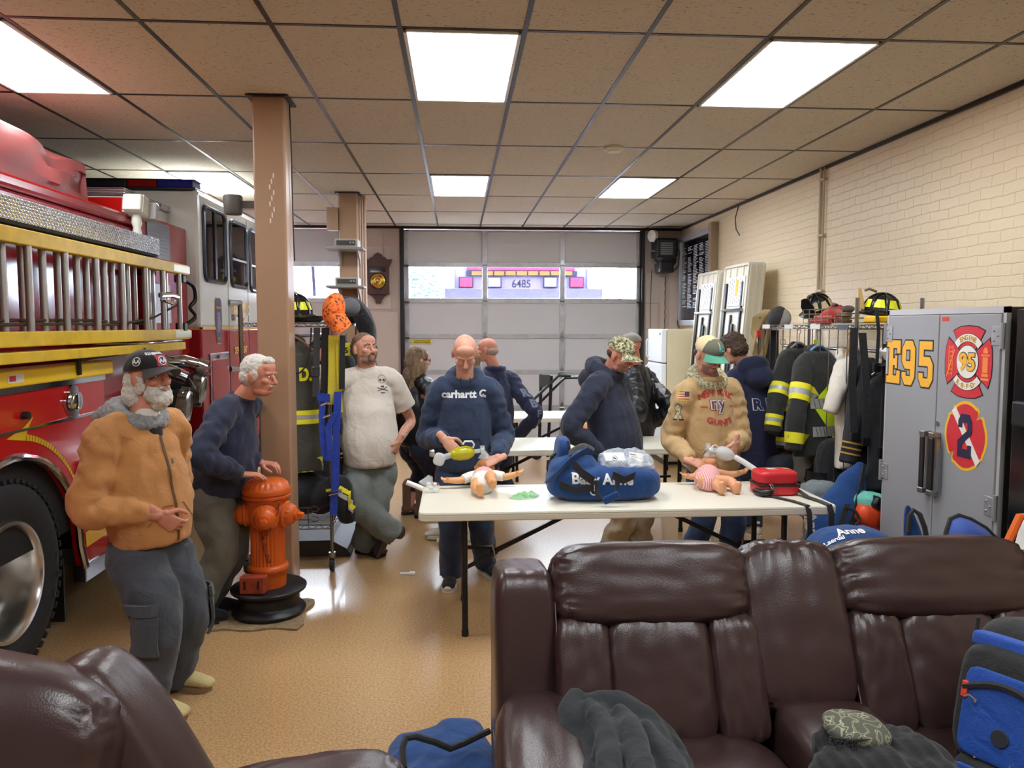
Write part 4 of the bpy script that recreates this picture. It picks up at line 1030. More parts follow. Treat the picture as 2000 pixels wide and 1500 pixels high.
# maltese emblem
ec = V((XF, 3.955, 1.588))
def sector(r0, r1, a0, a1, n=14):
    p = [(r1 * math.cos(math.radians(a0 + (a1 - a0) * i / n)), r1 * math.sin(math.radians(a0 + (a1 - a0) * i / n))) for i in range(n + 1)]
    return p + [(r0 * math.cos(math.radians(a1 + (a0 - a1) * i / n)), r0 * math.sin(math.radians(a1 + (a0 - a1) * i / n))) for i in range(n + 1)]
def blade(a):
    ca, sa = math.cos(math.radians(a)), math.sin(math.radians(a)); out = []
    for (u, v) in ((.055, -.05), (.165, -.125), (.185, -.07), (.19, 0), (.185, .07), (.165, .125), (.055, .05)): out.append((u * ca - v * sa, u * sa + v * ca))
    return out
for a in (0, 90, 180, 270):
    B_ = blade(a); sticker('emblem_outline', outl(B_, .006), ec, M_EBLK, .0002, fd['r']); sticker('emblem_blade', B_, ec, M_ERED, .0014, fd['r'])
for (a0, a1) in ((42, 138), (222, 318)):
    sticker('emblem_outline', sector(.107, .153, a0 - 1, a1 + 1), ec, M_EBLK, .0026, fd['r']); sticker('emblem_scroll', sector(.110, .150, a0, a1), ec, M_EWHT, .0038, fd['r'])
sticker('emblem_outline', sector(0, .091, 0, 360, 32)[:33], ec, M_EBLK, .0026, fd['r']); sticker('emblem_disc', sector(0, .087, 0, 360, 32)[:33], ec, M_EWHT, .0038, fd['r'])
flat_text('number_outline', '95', .135, ec + V((-.0052, 0, 0)), LUX, LUY, M_EBLK, fd['r'], bold=.009, width=.140, height=.108, depth=.0005)
flat_text('number', '95', .135, ec + V((-.0062, 0, 0)), LUX, LUY, M_EGOLD, fd['r'], bold=.004, width=.130, height=.098, depth=.0005)
for (wd_, r, up, sp_) in (('ENGINE', .130, 1, 10.5), ('R.B.F.D.', .130, -1, 9.0)):
    n = len(wd_)
    for i, ch_ in enumerate(wd_):
        a = math.radians((90 if up > 0 else 270) - up * (i - (n - 1) / 2) * sp_)
        d2 = V((math.cos(a), math.sin(a))) * r; upv = V((math.cos(a), math.sin(a))) * up; rtv = V((upv.y, -upv.x))
        flat_text('scroll_letter', ch_, .036, ec + LUX * d2.x + LUY * d2.y + V((-.005, 0, 0)), LUX * rtv.x + LUY * rtv.y, LUX * upv.x + LUY * upv.y, mat('letter_ochre', (196, 150, 50), .5), fd['r'], bold=.0018, depth=.0004)
# little hydrant and ladder pictures on the side blades
M_EOR = mat('emblem_orange', (244, 140, 60), .5)
for (u0, u1, v0, v1) in ((.115, .165, -.07, -.055), (.12, .16, -.05, .03), (.108, .172, .035, .045), (.122, .158, .05, .068), (.13, .15, .068, .08), (.11, .17, -.09, -.078)):
    sticker('picture_hydrant', [(u0, v0), (u1, v0), (u1, v1), (u0, v1)], ec, M_EOR, .0026, fd['r'])
for k in range(7): sticker('picture_ladder', [(-.158, -.075 + k * .024), (-.125, -.07 + k * .024), (-.125, -.064 + k * .024), (-.158, -.069 + k * .024)], ec, M_EOR, .0026, fd['r'])
for u in (-.160, -.128): sticker('picture_ladder', [(u, -.08), (u + .006, -.08), (u + .006, .085), (u, .085)], ec, M_EOR, .0026, fd['r'])
sticker('picture_axe', [(-.175, -.085), (-.168, -.088), (-.105, .06), (-.112, .066)], ec, M_EOR, .0032, fd['r'])
# lower scramble emblem with 2
e2 = V((XF, 3.95, 1.192)); pts = []
for i in range(72):
    a = 2 * PI * i / 72; k = abs((math.degrees(a) % 90) - 45); r = .176 + .003 * math.cos(4 * a) - (.036 * math.exp(-(k / 3.2) ** 2)) + .008 * math.exp(-((k - 9) / 4) ** 2)
    pts.append((r * .98 * math.cos(a), r * 1.05 * math.sin(a)))
sticker('emblem_edge', outl(pts, .0), e2, M_EYEL, .0002, fd['r']); inn = [(p[0] * .90, p[1] * .91) for p in pts]; sticker('emblem_field', inn, e2, M_ERED, .0014, fd['r'])
sticker('emblem_band', [(-.118, .125), (-.085, .150), (.128, -.118), (.098, -.148)], e2, M_EWHT, .0026, fd['r'])
sticker('number', [((p[0] - .39) * .145, (p[1] - .5) * .235) for p in N2], e2, M_ENAV, .0038, fd['r'])

bc = thing('black_cabinet', 'black appliance housing cut by the right picture edge, in front of the grey cabinet', 'appliance', (2.95, 3.3, 0))
MB().box(2.70, XR - .02, 2.95, 3.60, 0, 1.86).build('housing', mat('gloss_black', (16, 16, 18), .2, var=.2, vscale=30), bc, smooth=0, bevel=.01)
MB().box(2.665, 2.70, 3.44, 3.56, 1.30, 1.42).build('handle', M_BLACKP, bc, smooth=0, bevel=.01)

# ---------------------------------------------------------------- refrigerator
fr = thing('refrigerator', 'old white two-door refrigerator with beige side beside the garage door', 'refrigerator', (2.9, 10.0, 0))
M_FRS = mat('fridge_side', (218, 204, 170), .4, var=.06, vscale=3)
MB().box(2.65, 3.28, 9.70, 10.42, .04, 1.735).build('fridge_body', M_FRS, fr, smooth=0, bevel=.01)
for (z0, z1, nm) in ((1.31, 1.735, 'freezer_door'), (.10, 1.295, 'fridge_door')):
    d_ = MB().box(2.58, 2.645, 9.70, 10.42, z0, z1).build(nm, mat('fridge_white', (240, 242, 244), .3), fr, smooth=0, bevel=.012)
    h0, h1 = (z0 + .04, z0 + .30) if nm == 'freezer_door' else (z1 - .55, z1 - .03)
    MB().tube([(2.58, 10.35, h0), (2.545, 10.35, h0 + .03), (2.545, 10.35, h1 - .03), (2.58, 10.35, h1)], .012, 8).build('handle', M_WHITE, d_)
MB().box(2.578, 2.5795, 9.75, 9.83, 1.66, 1.69).build('badge', mat('badge_grey', (150, 160, 180), .3, .5), fr, smooth=0)
MB().box(2.635, 3.2, 9.72, 10.40, .0, .05).build('plinth', M_BLACKP, fr, smooth=0)

# ---------------------------------------------------------------- name board on the right wall
nb = thing('name_board', 'big framed black board with columns of white letters on the right wall', 'letter board', (3.28, 10.7, 1.8))
M_FRM = mat('frame_alu', (206, 208, 216), .35, .5)
y0, y1, z0, z1 = 9.98, 11.36, 1.86, 3.0
MB().box(3.30, 3.325, y0, y1, z0, z1).build('board', mat('board_navy', (26, 29, 40), .10, spec=.6), nb, smooth=0)
for (a, b, c, d) in ((y0 - .05, y0 + .02, z0 - .08, z1 + .06), (y1 - .02, y1 + .05, z0 - .08, z1 + .06), (y0 - .05, y1 + .05, z0 - .08, z0 + .0), (y0 - .05, y1 + .05, z1 - .01, z1 + .07)): MB().box(3.262, 3.322, a, b, c, d).build('frame', M_FRM, nb, smooth=0, bevel=.006)
MB().box(3.23, 3.325, y0 - .16, y0 - .05, z0 - .08, z1 + .10).build('side_post', mat('post_tan', (150, 130, 104), .5), nb, smooth=0)
random.seed(3); rows = []
for c in range(5):
    ya = y1 - .06 - c * .262; mb = MB(); zz = z1 - .09
    for r in range(48):
        zz -= .0215
        if random.random() < .06 or zz < z0 + (.16 if c != 4 else .4): continue
        L_ = .10 + random.random() * .09; x_ = ya
        while x_ > ya - L_:
            w_ = .018 + random.random() * .03; mb.box(3.2985, 3.2998, x_ - w_, x_, zz, zz + .010); x_ -= w_ + .008
    ln = mb.build('name_column', mat('letter_white', (196, 200, 204), .6), nb, smooth=0); ln['kind'] = 'stuff'

# ---------------------------------------------------------------- door opener, detector, conduit, gong case, radios
op = thing('door_opener', 'black chain-hoist door opener high in the right back corner', 'door opener', (3.0, 11.2, 2.5))
MB().box(2.86, 3.18, 11.12, 11.46, 2.76, 3.04).build('motor_box', M_BLACKP, op, smooth=0, bevel=.03)
MB().lathe([(.14, 0), (.15, .02), (.15, .13), (.12, .15), (.05, .16)], (3.02, 11.30, 2.74), (0, -1, 0), 24).build('gear_case', M_BLACKP, op)
MB().box(2.9, 3.12, 11.1, 11.4, 2.54, 2.72).build('lower_box', M_BLACKP, op, smooth=0, bevel=.03)
nl = MB()
for i in range(6): nl.box(2.92, 3.10, 11.116, 11.119, 2.80 + i * .03, 2.822 + i * .03)
nl.build('rating_label', mat('label_dim', (120, 122, 126), .6), op, smooth=0)
MB().lathe([(.02, 0), (.085, .01), (.085, .03), (.06, .035), (.085, .04), (.085, .06), (.02, .07)], (2.87, 11.28, 3.08), (-.9, -.5, 0), 20).build('pulley', M_WHITE, op)
MB().tube([(3.16, 11.2, 2.95), (3.22, 11.2, 2.85), (3.21, 11.2, 2.65), (3.12, 11.2, 2.55)], .008, 6).build('cable', M_BLACK, op)
for (x, z) in ((2.85, 2.86), (2.84, 2.69)): MB().tube([(x - .06, 11.2, z), (x + .05, 11.2, z)], .012, 8).build('spindle', M_STEEL, op)
hc = MB()
for k in range(60): hc.ell((3.07 + .004 * math.sin(k), 11.40, 2.5 - k * .022), (.006, .005, .011), nu=6, nv=4)
hc.build('pull_chain', M_DARK, op)
MB().tube([(2.86, 11.38, 2.6), (2.85, 11.4, 2.0), (2.86, 11.42, 1.4)], .005, 5).build('pull_cord', M_DARK, op)
tag(MB().lathe([(.0, -.045), (.05, -.043), (.06, -.03), (.082, -.022), (.084, -.008), (.08, -.001)], at(1199, 284, 6.32) * V((1, 1, 0)) + V((0, 0, ZC)), n=28, caps=False).build('smoke_detector', mat('detector_cream', (224, 214, 196), .5)), 'round cream smoke detector on a ceiling tile', 'smoke detector')
cdt = thing('wall_conduit', 'thin cream conduit running down the brick wall from the ceiling', 'conduit', (3.31, 6.98, 1.9))
MB().tube([(XR - .02, 6.99, ZC - .01), (XR - .02, 6.98, 1.2)], .015, 8).build('pipe', mat('conduit_cream', (196, 176, 148), .5), cdt); MB().tube([(XR - .02, 6.92, ZC - .01), (XR - .02, 6.92, 1.2)], .008, 8).build('pipe', mat('conduit_cream', (196, 176, 148)), cdt)
for z in (3.1, 2.6, 2.1): MB().box(XR - .035, XR, 6.90, 7.01, z - .01, z + .01).build('strap', MATS['conduit_cream'], cdt, smooth=0)
wp_ = at(1440, 420, 9.3); tag(MB().tube([(XR - .012, 9.1, 3.19), (XR - .03, 9.16, 3.05), (XR - .03, 9.12, 2.92), (XR - .012, 9.05, 2.84)], .006, 6).build('hanging_wire', M_DARK), 'short black wire hanging loose from the ceiling edge over the brick wall', 'wire')
M_MAH = mat('mahogany', (74, 36, 30), .35, bump=.1, bscale=20, stretch=(1, 1, .2), var=.25, vscale=14)
gc = thing('gong_case', 'carved dark wooden wall case with a round brass gong', 'fire gong', (-1.135, 11.4, 2.45)); gx, gy = -1.137, YB - .018
def plate(n, pts, d, m=M_MAH, par_=None, y=gy, bv=.005): return MB().prism(pts, (gx, y, 0), (1, 0, 0), (0, 0, 1), (0, -d, 0)).build(n, m, par_ or gc, smooth=0, bevel=bv)
plate('case', [(-.155, 2.27), (.155, 2.27), (.155, 2.63), (-.155, 2.63)], .09)
plate('cornice', [(-.165, 2.63), (.165, 2.63), (.2, 2.71), (.205, 2.73), (-.205, 2.73), (-.2, 2.71)], .12)
cr = [(-.13, 2.73), (.13, 2.73), (.11, 2.76), (.075, 2.77), (.06, 2.80), (.025, 2.82), (0, 2.835), (-.025, 2.82), (-.06, 2.80), (-.075, 2.77), (-.11, 2.76)]; plate('crest', cr, .06)
plate('base_moulding', [(-.165, 2.23), (.165, 2.23), (.155, 2.27), (-.155, 2.27)], .1)
plate('pendant', [(-.14, 2.23), (-.09, 2.2), (-.05, 2.15), (-.035, 2.1), (.035, 2.1), (.05, 2.15), (.09, 2.2), (.14, 2.23)], .06)
MB().box(gx - .11, gx + .11, gy - .094, gy - .09, 2.545, 2.605).build('window', M_GLASSD, gc, smooth=0)
MB().lathe([(.115, 0), (.118, .012), (.11, .02)], (gx, gy - .09, 2.42), (0, -1, 0), 32).build('gong_ring', mat('gong_rim', (40, 22, 20), .4), gc)
MB().lathe([(.106, .0), (.104, .018), (.085, .026), (.07, .02), (.062, .028), (.04, .03), (.03, .024), (.022, .034), (.0, .036)], (gx, gy - .095, 2.42), (0, -1, 0), 32, caps=False).build('gong', mat('brass', (206, 172, 84), .2, 1), gc)
M_RAD = mat('radio_grey', (186, 186, 182), .4, .3)
for (z, lb) in ((2.60, 'upper grey radio receiver on the far pillar bracket shelf'), (2.20, 'lower grey radio receiver on the far pillar bracket shelf')):
    sh_ = thing('bracket_shelf', lb.replace('grey radio receiver on the far pillar bracket shelf', 'small metal bracket shelf on the far pillar, under a radio'), 'shelf', (-1.17, 8.5, z), 'shelves on the far pillar')
    MB().box(-1.37, -.98, 8.30, 8.62, z - .022, z).build('shelf_board', mat('shelf_grey', (164, 158, 152), .5), sh_, smooth=0, bevel=.003)
    for x in (-1.26, -1.06): MB().prism([(0, 0), (-.26, 0), (-.2, -.03), (-.06, -.09), (0, -.16)], (x, 8.62, z - .023), (0, 1, 0), (0, 0, 1), (.018, 0, 0)).build('bracket', MATS['shelf_grey'], sh_, smooth=0)
    r_ = thing('radio_receiver', lb, 'radio', (-1.17, 8.4, z + .001), 'radios on the far pillar')
    MB().box(-1.275, -1.035, 8.32, 8.54, z + .001, z + .085).build('radio_case', M_RAD, r_, smooth=0, bevel=.006)
    MB().box(-1.255, -1.06, 8.315, 8.321, z + .018, z + .068).build('front_panel', mat('radio_face', (80, 80, 74), .4), r_, smooth=0)
    for x in (-1.11, -1.08): MB().tube([(x, 8.316, z + .045), (x, 8.30, z + .045)], .011, 12).build('knob', M_STEEL, r_)
bx = thing('junction_box', 'tan metal wiring box on the left face of the far pillar', 'wiring box', (-1.33, 8.7, 2.8))
MB().box(-1.40, -1.277, 8.60, 8.74, 2.81, 3.05).build('box', M_PILLAR, bx, smooth=0, bevel=.004)
for z in (2.83, 3.03): MB().tube([(-1.385, 8.60, z), (-1.385, 8.594, z)], .008, 8).build('screw', M_STEEL, bx)
pr = MB()
for x in (-1.068, -1.045, -1.02): pr.tube([(x, 8.75 + (x + 1.1), ZC - .01), (x, 8.75 + (x + 1.1), .2)], .012 if x < -1.03 else .018, 8)
pc = pr.build('riser_pipe', mat('riser', (186, 160, 140), .5), p2)

# ---------------------------------------------------------------- black equipment frame and cup
eq = thing('equipment_frame', 'black tubular weight-bench frame standing before the garage door', 'equipment', (1.05, 10.3, 0)); Y_ = 10.3
def P_(px, py, y=Y_): return at(px, py, y)
def up_(n, pts, r): MB().tube(pts, r, 8).build(n, M_BLACKP, eq)
for (bx_, tx) in (((1053, 852), (1057, 731)), ((1070, 852), (1077, 734))): up_('upright', [P_(tx[0], tx[1], Y_), V((P_(bx_[0], bx_[1]).x, Y_, .02))], .022)
up_('long_bar', [V((.45, 10.15, .02)), P_(1030, 792, 10.2), P_(1084, 740, 10.2), P_(1092, 733, 10.2), P_(1115, 734, 10.2)], .02)
up_('long_bar', [V((.62, 10.45, .02)), P_(1046, 795, 10.45), P_(1096, 744, 10.45), P_(1104, 738, 10.45), P_(1131, 737, 10.45)], .02)
up_('push_bar', [P_(1092, 731, 10.2), P_(1106, 736, 10.45)], .018)
c0 = P_(1064, 744, 10.28); MB().obox(c0, (.15, .05, .17), RZm(-20)).build('back_pad', mat('pad_grey', (70, 68, 70), .7), eq, smooth=0, bevel=.01)
wx = P_(1048, 850, 10.2); MB().lathe([(.02, -.02), (.075, -.025), (.08, 0), (.075, .025), (.02, .02)], (wx.x, 10.2, .081), (0, 1, 0), 24).build('wheel', M_BLACK, eq)
cup = thing('paper_cup', 'small white paper cup on the farthest table', 'cup', (at(1125, 804, 9.05).x, 9.05, .74)); cl_ = cup.location
cm = MB(); cm.lathe([(.0, .001), (.033, .001), (.046, .105), (.049, .107), (.046, .11), (.0425, .1), (.031, .012), (.0, .012)], cl_, n=24, caps=False); cm.build('cup_wall', M_WHITEP, cup)
MB().lathe([(.0385, .03), (.0427, .075)], cl_ + V((0, 0, .001)), n=24, caps=False).build('printed_band', mat('cup_blue', (150, 186, 206), .5), cup)
bt = thing('floor_scrap', 'small white plastic tee lying on the floor left of the table leg', 'plastic piece', onz(797, 1122, 0)); bl = bt.location
MB().box(bl.x - .06, bl.x + .01, bl.y - .01, bl.y + .01, .001, .014).build('stem', M_WHITEP, bt, smooth=0, bevel=.003); MB().box(bl.x + .01, bl.x + .05, bl.y - .025, bl.y + .025, .001, .018).build('head', M_WHITEP, bt, smooth=0, bevel=.003)

# ---------------------------------------------------------------- outside the doors
gd = struct(MB().box(-14, 14, YB + .3, 45, -.12, -.02).build('ground', mat('asphalt', (110, 108, 112), .9, bump=.2, bscale=30), smooth=0))
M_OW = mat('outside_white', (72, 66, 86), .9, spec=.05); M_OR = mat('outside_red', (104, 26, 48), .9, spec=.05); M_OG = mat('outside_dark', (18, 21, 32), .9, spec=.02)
rt = thing('parked_fire_truck', 'red and white fire truck numbered 6485 seen from behind through the middle garage window', 'fire truck', (1.1, 16, 0)); yo = 15.6
def O(px, py): p = at(px, py, yo); return p.x, p.z
def ob(n, px0, py0, px1, py1, m, dy=0.0, th=.05, par_=None, bv=.01):
    x0, z1 = O(px0, py0); x1, z0 = O(px1, py1); return MB().box(x0, x1, yo - dy - th, yo - dy, z0, z1).build(n, m, par_ or rt, smooth=0, bevel=bv)
x0, _ = O(880, 560); x1, _ = O(1152, 560)
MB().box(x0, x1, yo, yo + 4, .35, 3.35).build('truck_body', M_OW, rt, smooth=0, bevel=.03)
for x in (x0 + .3, x1 - .3): MB().lathe([(.2, -.15), (.5, -.15), (.52, 0), (.5, .15), (.2, .15)], (x, yo + 1, .5), (1, 0, 0), 24).build('wheel', M_TIRE, rt)
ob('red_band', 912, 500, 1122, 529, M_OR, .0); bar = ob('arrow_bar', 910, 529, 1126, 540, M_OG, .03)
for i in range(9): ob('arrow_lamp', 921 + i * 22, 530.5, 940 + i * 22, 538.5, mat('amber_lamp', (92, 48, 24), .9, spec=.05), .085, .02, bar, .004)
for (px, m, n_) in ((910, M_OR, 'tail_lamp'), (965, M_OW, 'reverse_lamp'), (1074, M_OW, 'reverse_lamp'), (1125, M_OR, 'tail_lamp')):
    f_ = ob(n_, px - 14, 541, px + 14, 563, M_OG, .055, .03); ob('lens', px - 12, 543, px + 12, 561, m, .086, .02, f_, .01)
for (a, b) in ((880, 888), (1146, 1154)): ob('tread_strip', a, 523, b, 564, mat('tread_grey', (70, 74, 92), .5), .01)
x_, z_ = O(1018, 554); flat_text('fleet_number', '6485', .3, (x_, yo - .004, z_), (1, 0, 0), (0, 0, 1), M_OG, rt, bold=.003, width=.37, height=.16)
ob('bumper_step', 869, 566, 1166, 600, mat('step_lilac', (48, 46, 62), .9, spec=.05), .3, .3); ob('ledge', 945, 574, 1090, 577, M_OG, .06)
M_LEAF = mat('pale_leaf', (70, 92, 96), .8); M_TRK = mat('bark', (80, 72, 70), .9)
for (tx, ty, px, lb) in ((-1.2, 24, 826, 'pale blue-green tree outside the left pane of the door'), (5.2, 24, 1210, 'sparse bare tree outside the right pane of the door')):
    tr_ = thing('street_tree', lb, 'tree', (0, 0, 0)); p = at(px, 570, ty); tr_.location = (p.x, ty, 0)
    br = MB(); br.tube([(p.x, ty, -.05), (p.x + .05, ty, 1.4), (p.x, ty, 3.2)], [.12, .09, .03], 8); random.seed(int(tx * 10))
    lf = MB()
    for i in range(16):
        a = random.random() * 6.28; z = .9 + random.random() * 2; e = V((p.x + math.cos(a) * .7, ty + math.sin(a) * .7, z + .6)); br.tube([(p.x, ty, z), (p.x + math.cos(a) * .35, ty + math.sin(a) * .35, z + .2), e], [.03, .02, .008], 6)
        if px < 1000:
            for k in range(14): c_ = e + V((random.gauss(0, .26), random.gauss(0, .26), random.gauss(0, .3))); lf.ell(c_, (.09, .09, .05), nu=6, nv=4)
    br.build('trunk', M_TRK, tr_)
    if lf.v: lo_ = lf.build('foliage', M_LEAF, tr_)
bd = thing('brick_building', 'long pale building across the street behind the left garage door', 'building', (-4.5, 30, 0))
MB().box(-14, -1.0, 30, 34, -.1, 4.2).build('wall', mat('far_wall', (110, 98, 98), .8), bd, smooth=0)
for i in range(6): MB().box(-13.4 + i * 2, -12.6 + i * 2, 29.95, 30, 1.2, 2.6).build('window', M_OG, bd, smooth=0)
vn = thing('delivery_van', 'dark vehicle mirror and red flank outside the left garage door window', 'vehicle', (-3.0, 15, 0))
MB().box(-6.2, -3.05, 14.0, 19, .3, 2.9).build('van_body', mat('van_pink', (120, 60, 66), .4), vn, smooth=0, bevel=.08)
p = at(583, 545, 14.0); MB().box(p.x - .1, p.x + .12, 13.8, 13.9, p.z - .28, p.z + .22).build('mirror', mat('mirror_grey', (96, 108, 130), .3), vn, smooth=0, bevel=.03)
MB().tube([(p.x - .3, 13.85, p.z + .33), (p.x + .15, 13.85, p.z + .33), (p.x + .28, 13.85, p.z + .2), (p.x + .3, 13.85, p.z - .3)], .025, 8).build('mirror_arm', M_OG, vn)
for y in (14.8, 18): MB().lathe([(.15, -.1), (.36, -.1), (.38, 0), (.36, .1), (.15, .1)], (-3.12, y, .36), (1, 0, 0), 20).build('wheel', M_TIRE, vn)
# ================================================================ people
M_SKIN = mat('skin', (214, 158, 134), .5, var=.06, vscale=20, spec=.35)
M_SKINR = mat('skin_ruddy', (204, 136, 112), .5, var=.1, vscale=24, spec=.35)
M_LIP = mat('lip', (190, 124, 110), .5)
M_EYEW = mat('eye_white', (226, 220, 214), .25); M_IRIS = mat('eye_iris', (52, 44, 42), .2)


def unit(v): return V(v).normalized()


def ik(A, B, l1, l2, pole):
    A, B = V(A), V(B); d = B - A; L = d.length
    if L > (l1 + l2) * .995: B = A + d * ((l1 + l2) * .995 / L); d = B - A; L = d.length
    x = (l1 * l1 - l2 * l2 + L * L) / (2 * L); h = math.sqrt(max(0, l1 * l1 - x * x)); u = d.normalized(); p = V(pole); p = (p - u * p.dot(u)).normalized()
    return A + u * x + p * h, B


def hand(w, d, n, side, curl=.35, sc=1.0, thumb=.3, spread=.06):
    d = unit(d); n = V(n); n = (n - d * n.dot(d)).normalized(); t = d.cross(n) * (1 if side == 'r' else -1); w = V(w); mb = MB()
    mb.limb([w - d * .05 * sc, w, w + d * .04 * sc, w + d * .088 * sc], [(.026 * sc, .020 * sc), (.028 * sc, .019 * sc), (.039 * sc, .0165 * sc), (.041 * sc, .013 * sc)], t, 14, step=.012)
    for i, (L, o) in enumerate(((.070, .031), (.079, .0105), (.073, -.0105), (.056, -.030))):
        p = w + d * (.084 - .004 * abs(i - 1.3)) * sc + t * o * sc; a = 0; pts = [p - d * .012 * sc, p]; sd = unit(d + t * (o * spread * 30))
        for k, fr_ in enumerate((.46, .30, .24)):
            a += curl * (1.0, 1.25, .8)[k] * (1 + .10 * (i - 1.5)); dd = sd * math.cos(a) + n * math.sin(a); p = p + dd * L * fr_ * sc; pts.append(p)
        mb.limb(pts, [.0095 * sc, .0094 * sc, .0084 * sc, .0077 * sc, .0068 * sc], t, 10, step=.006)
    b = w + d * .022 * sc + t * .027 * sc; q = b + (d * .55 + t * .62 + n * thumb) .normalized() * .042 * sc; q2 = q + (d * .85 + t * .2 + n * thumb * 1.3).normalized() * .03 * sc; q3 = q2 + (d * .9 - t * .05 + n * thumb * 1.4).normalized() * .026 * sc
    mb.limb([b - d * .01, b, q, q2, q3], [.014 * sc, .0145 * sc, .0115 * sc, .0105 * sc, .0082 * sc], n, 10, step=.006)
    return remesh(mb, .0034, 2)


def head_mb(c, f, u, s=1.0, wide=1.0, jowl=0.0, nose=1.0):
    f = unit(f); u = V(u); u = (u - f * u.dot(f)).normalized(); r = f.cross(u); R = Matrix((r, f, u)).transposed(); c = V(c)
    mb = MB(); H = lambda x, y, z: c + R @ V((x * s, y * s, z * s))
    def e(p, rad, nu=18, nv=12): mb.ell(H(*p), tuple(k * s for k in rad), R, nu, nv)
    e((0, -.008, .028), (.076 * wide, .097, .092), 28, 20)
    e((0, .022, -.035), (.061 * wide + jowl * .4, .066, .078), 24, 16)
    e((0, .056, -.088), (.030 * wide, .028, .024)); e((0, .030, -.080), (.052 * wide + jowl, .050, .030 + jowl * .5))
    e((0, .069, .032), (.050, .020, .016)); e((0, .056, .060), (.058, .034, .040))
    for q in (-1, 1):
        e((q * .040, .064, -.018), (.026, .026, .022)); e((q * .033, .080, .026), (.023, .014, .0085))
        e((q * .080 * wide, -.008, -.004), (.009, .019, .032)); e((q * .077 * wide, -.004, -.026), (.010, .012, .014))
        e((q * .012, .098, -.032), (.009 * nose, .010, .008)); e((q * .033, .0765, .009), (.0145, .0105, .0095))
    mb.limb([H(0, .084, .022), H(0, .098, -.004), H(0, .112 * (1 + (nose - 1) * .1), -.027)], [.0085 * s, .0105 * s * nose, .0145 * s * nose], r, 12, step=.006)
    e((0, .080, -.052), (.030, .016, .018)); e((0, .091, -.0565), (.023, .0085, .0058)); e((0, .089, -.0685), (.020, .0085, .0062)); e((0, .082, -.083), (.022, .012, .008))
    return mb, H, R


def cap_obj(H, R, s, parent, mats, brimlen=.075, name='cap', dome=(.089, .108, .088), zc=.046, brim=True):
    mb = MB(); nu, nv = 32, 14
    o = H(0, -.006, zc)
    def dm(i, j):
        th = PI / 2 * j / nv * 1.06; ph = 2 * PI * i / nu
        p = V((dome[0] * math.sin(th) * math.cos(ph), dome[1] * math.sin(th) * math.sin(ph), dome[2] * math.cos(th)))
        if p.y > 0: p.z += .010 * (p.y / dome[1]) * math.sin(th)
        return p * s
    rings = []
    for j in range(1, nv + 1): rings.append([o + R @ dm(i, j) for i in range(nu)])
    for k in (.97,): rings.append([o + R @ (dm(i, nv) * k) for i in range(nu)])
    mb.loft(rings); n0 = len(mb.f)
    for k in range(n0): pass
    ob_ = mb.build(name, mats[0], parent, smooth=60)
    if len(mats) > 2 and mats[2] is not None:           # contrasting front panel
        me = ob_.data; me.materials.append(mats[2]); Ri = R.transposed()
        for p in me.polygons:
            q = Ri @ (p.center - o)
            if q.y > .018 * s: p.material_index = 1
    MB().ell(o + R @ V((0, 0, dome[2] * s)), .007 * s, nu=8, nv=6).build('cap_button', mats[0], ob_)
    if brim:
        def bf(u, v):
            a = math.radians(-62 + 124 * u); rr = (1 + v * brimlen / dome[1] * (math.cos(a * .9) ** .6)); x = dome[0] * .98 * math.sin(a) * (1 + (rr - 1) * .55); y = dome[1] * .97 * math.cos(a) * rr
            return o + R @ (V((x, y, .004 - .16 * v * brimlen - 3.0 * x * x * (.5 + v))) * s)
        MB().grid(bf, 20, 8, thick=.004).build('brim', mats[1], ob_, smooth=60)
    return ob_


def shoe_obj(ank, toe, m, ms, parent, L=.285, name='shoe', laces=None, boot=0.0, cap=None):
    t = unit(toe); up = V((0, 0, 1)) if abs(t.z) < .6 else unit(V((-t.x, -t.y, .3)) + V((.8, 0, 0)))
    up = (up - t * up.dot(t)).normalized(); s_ = t.cross(up); g = V(ank) - up * .085
    P = lambda x, y, z: g + t * x + s_ * y + up * z
    mb = MB(); mb.limb([P(-.055, 0, .055), P(.02, 0, .058), P(.10, 0, .052), P(.165, 0, .042), P(.195, 0, .036)], [(.034, .042), (.038, .046), (.046, .036), (.046, .026), (.036, .018)], s_, 18, step=.012)
    mb.limb([P(-.02, 0, .05), P(-.018, 0, .10 + boot), P(-.02, 0, .13 + boot)], [(.038, .05), (.044, .052), (.048, .056)], s_, 16)
    o = link(name, remesh(mb, .007, 3), m, parent, 180)
    out = [(-.088, 0), (-.078, .028), (-.03, .036), (.04, .038), (.10, .05), (.155, .05), (.19, .036), (.208, .0), (.19, -.036), (.155, -.05), (.10, -.05), (.04, -.038), (-.03, -.036), (-.078, -.028)]
    k = L / .296
    MB().prism([(p[0] * k, p[1]) for p in out], g + up * .001, t, s_, up * .026).build('sole', ms, o, smooth=60, bevel=.004)
    if cap: MB().ell(P(.17, 0, .034), (.045, .04, .024), Matrix((t, s_, up)).transposed()).build('toe_cap', cap, o)
    if laces:
        lc = MB()
        for i in range(5): lc.tube([P(.03 + i * .022, -.025, .098 - i * .008), P(.04 + i * .022, 0, .106 - i * .010), P(.035 + i * .022, .025, .098 - i * .008)], .0045, 6)
        lc.build('laces', laces, o)
    return o


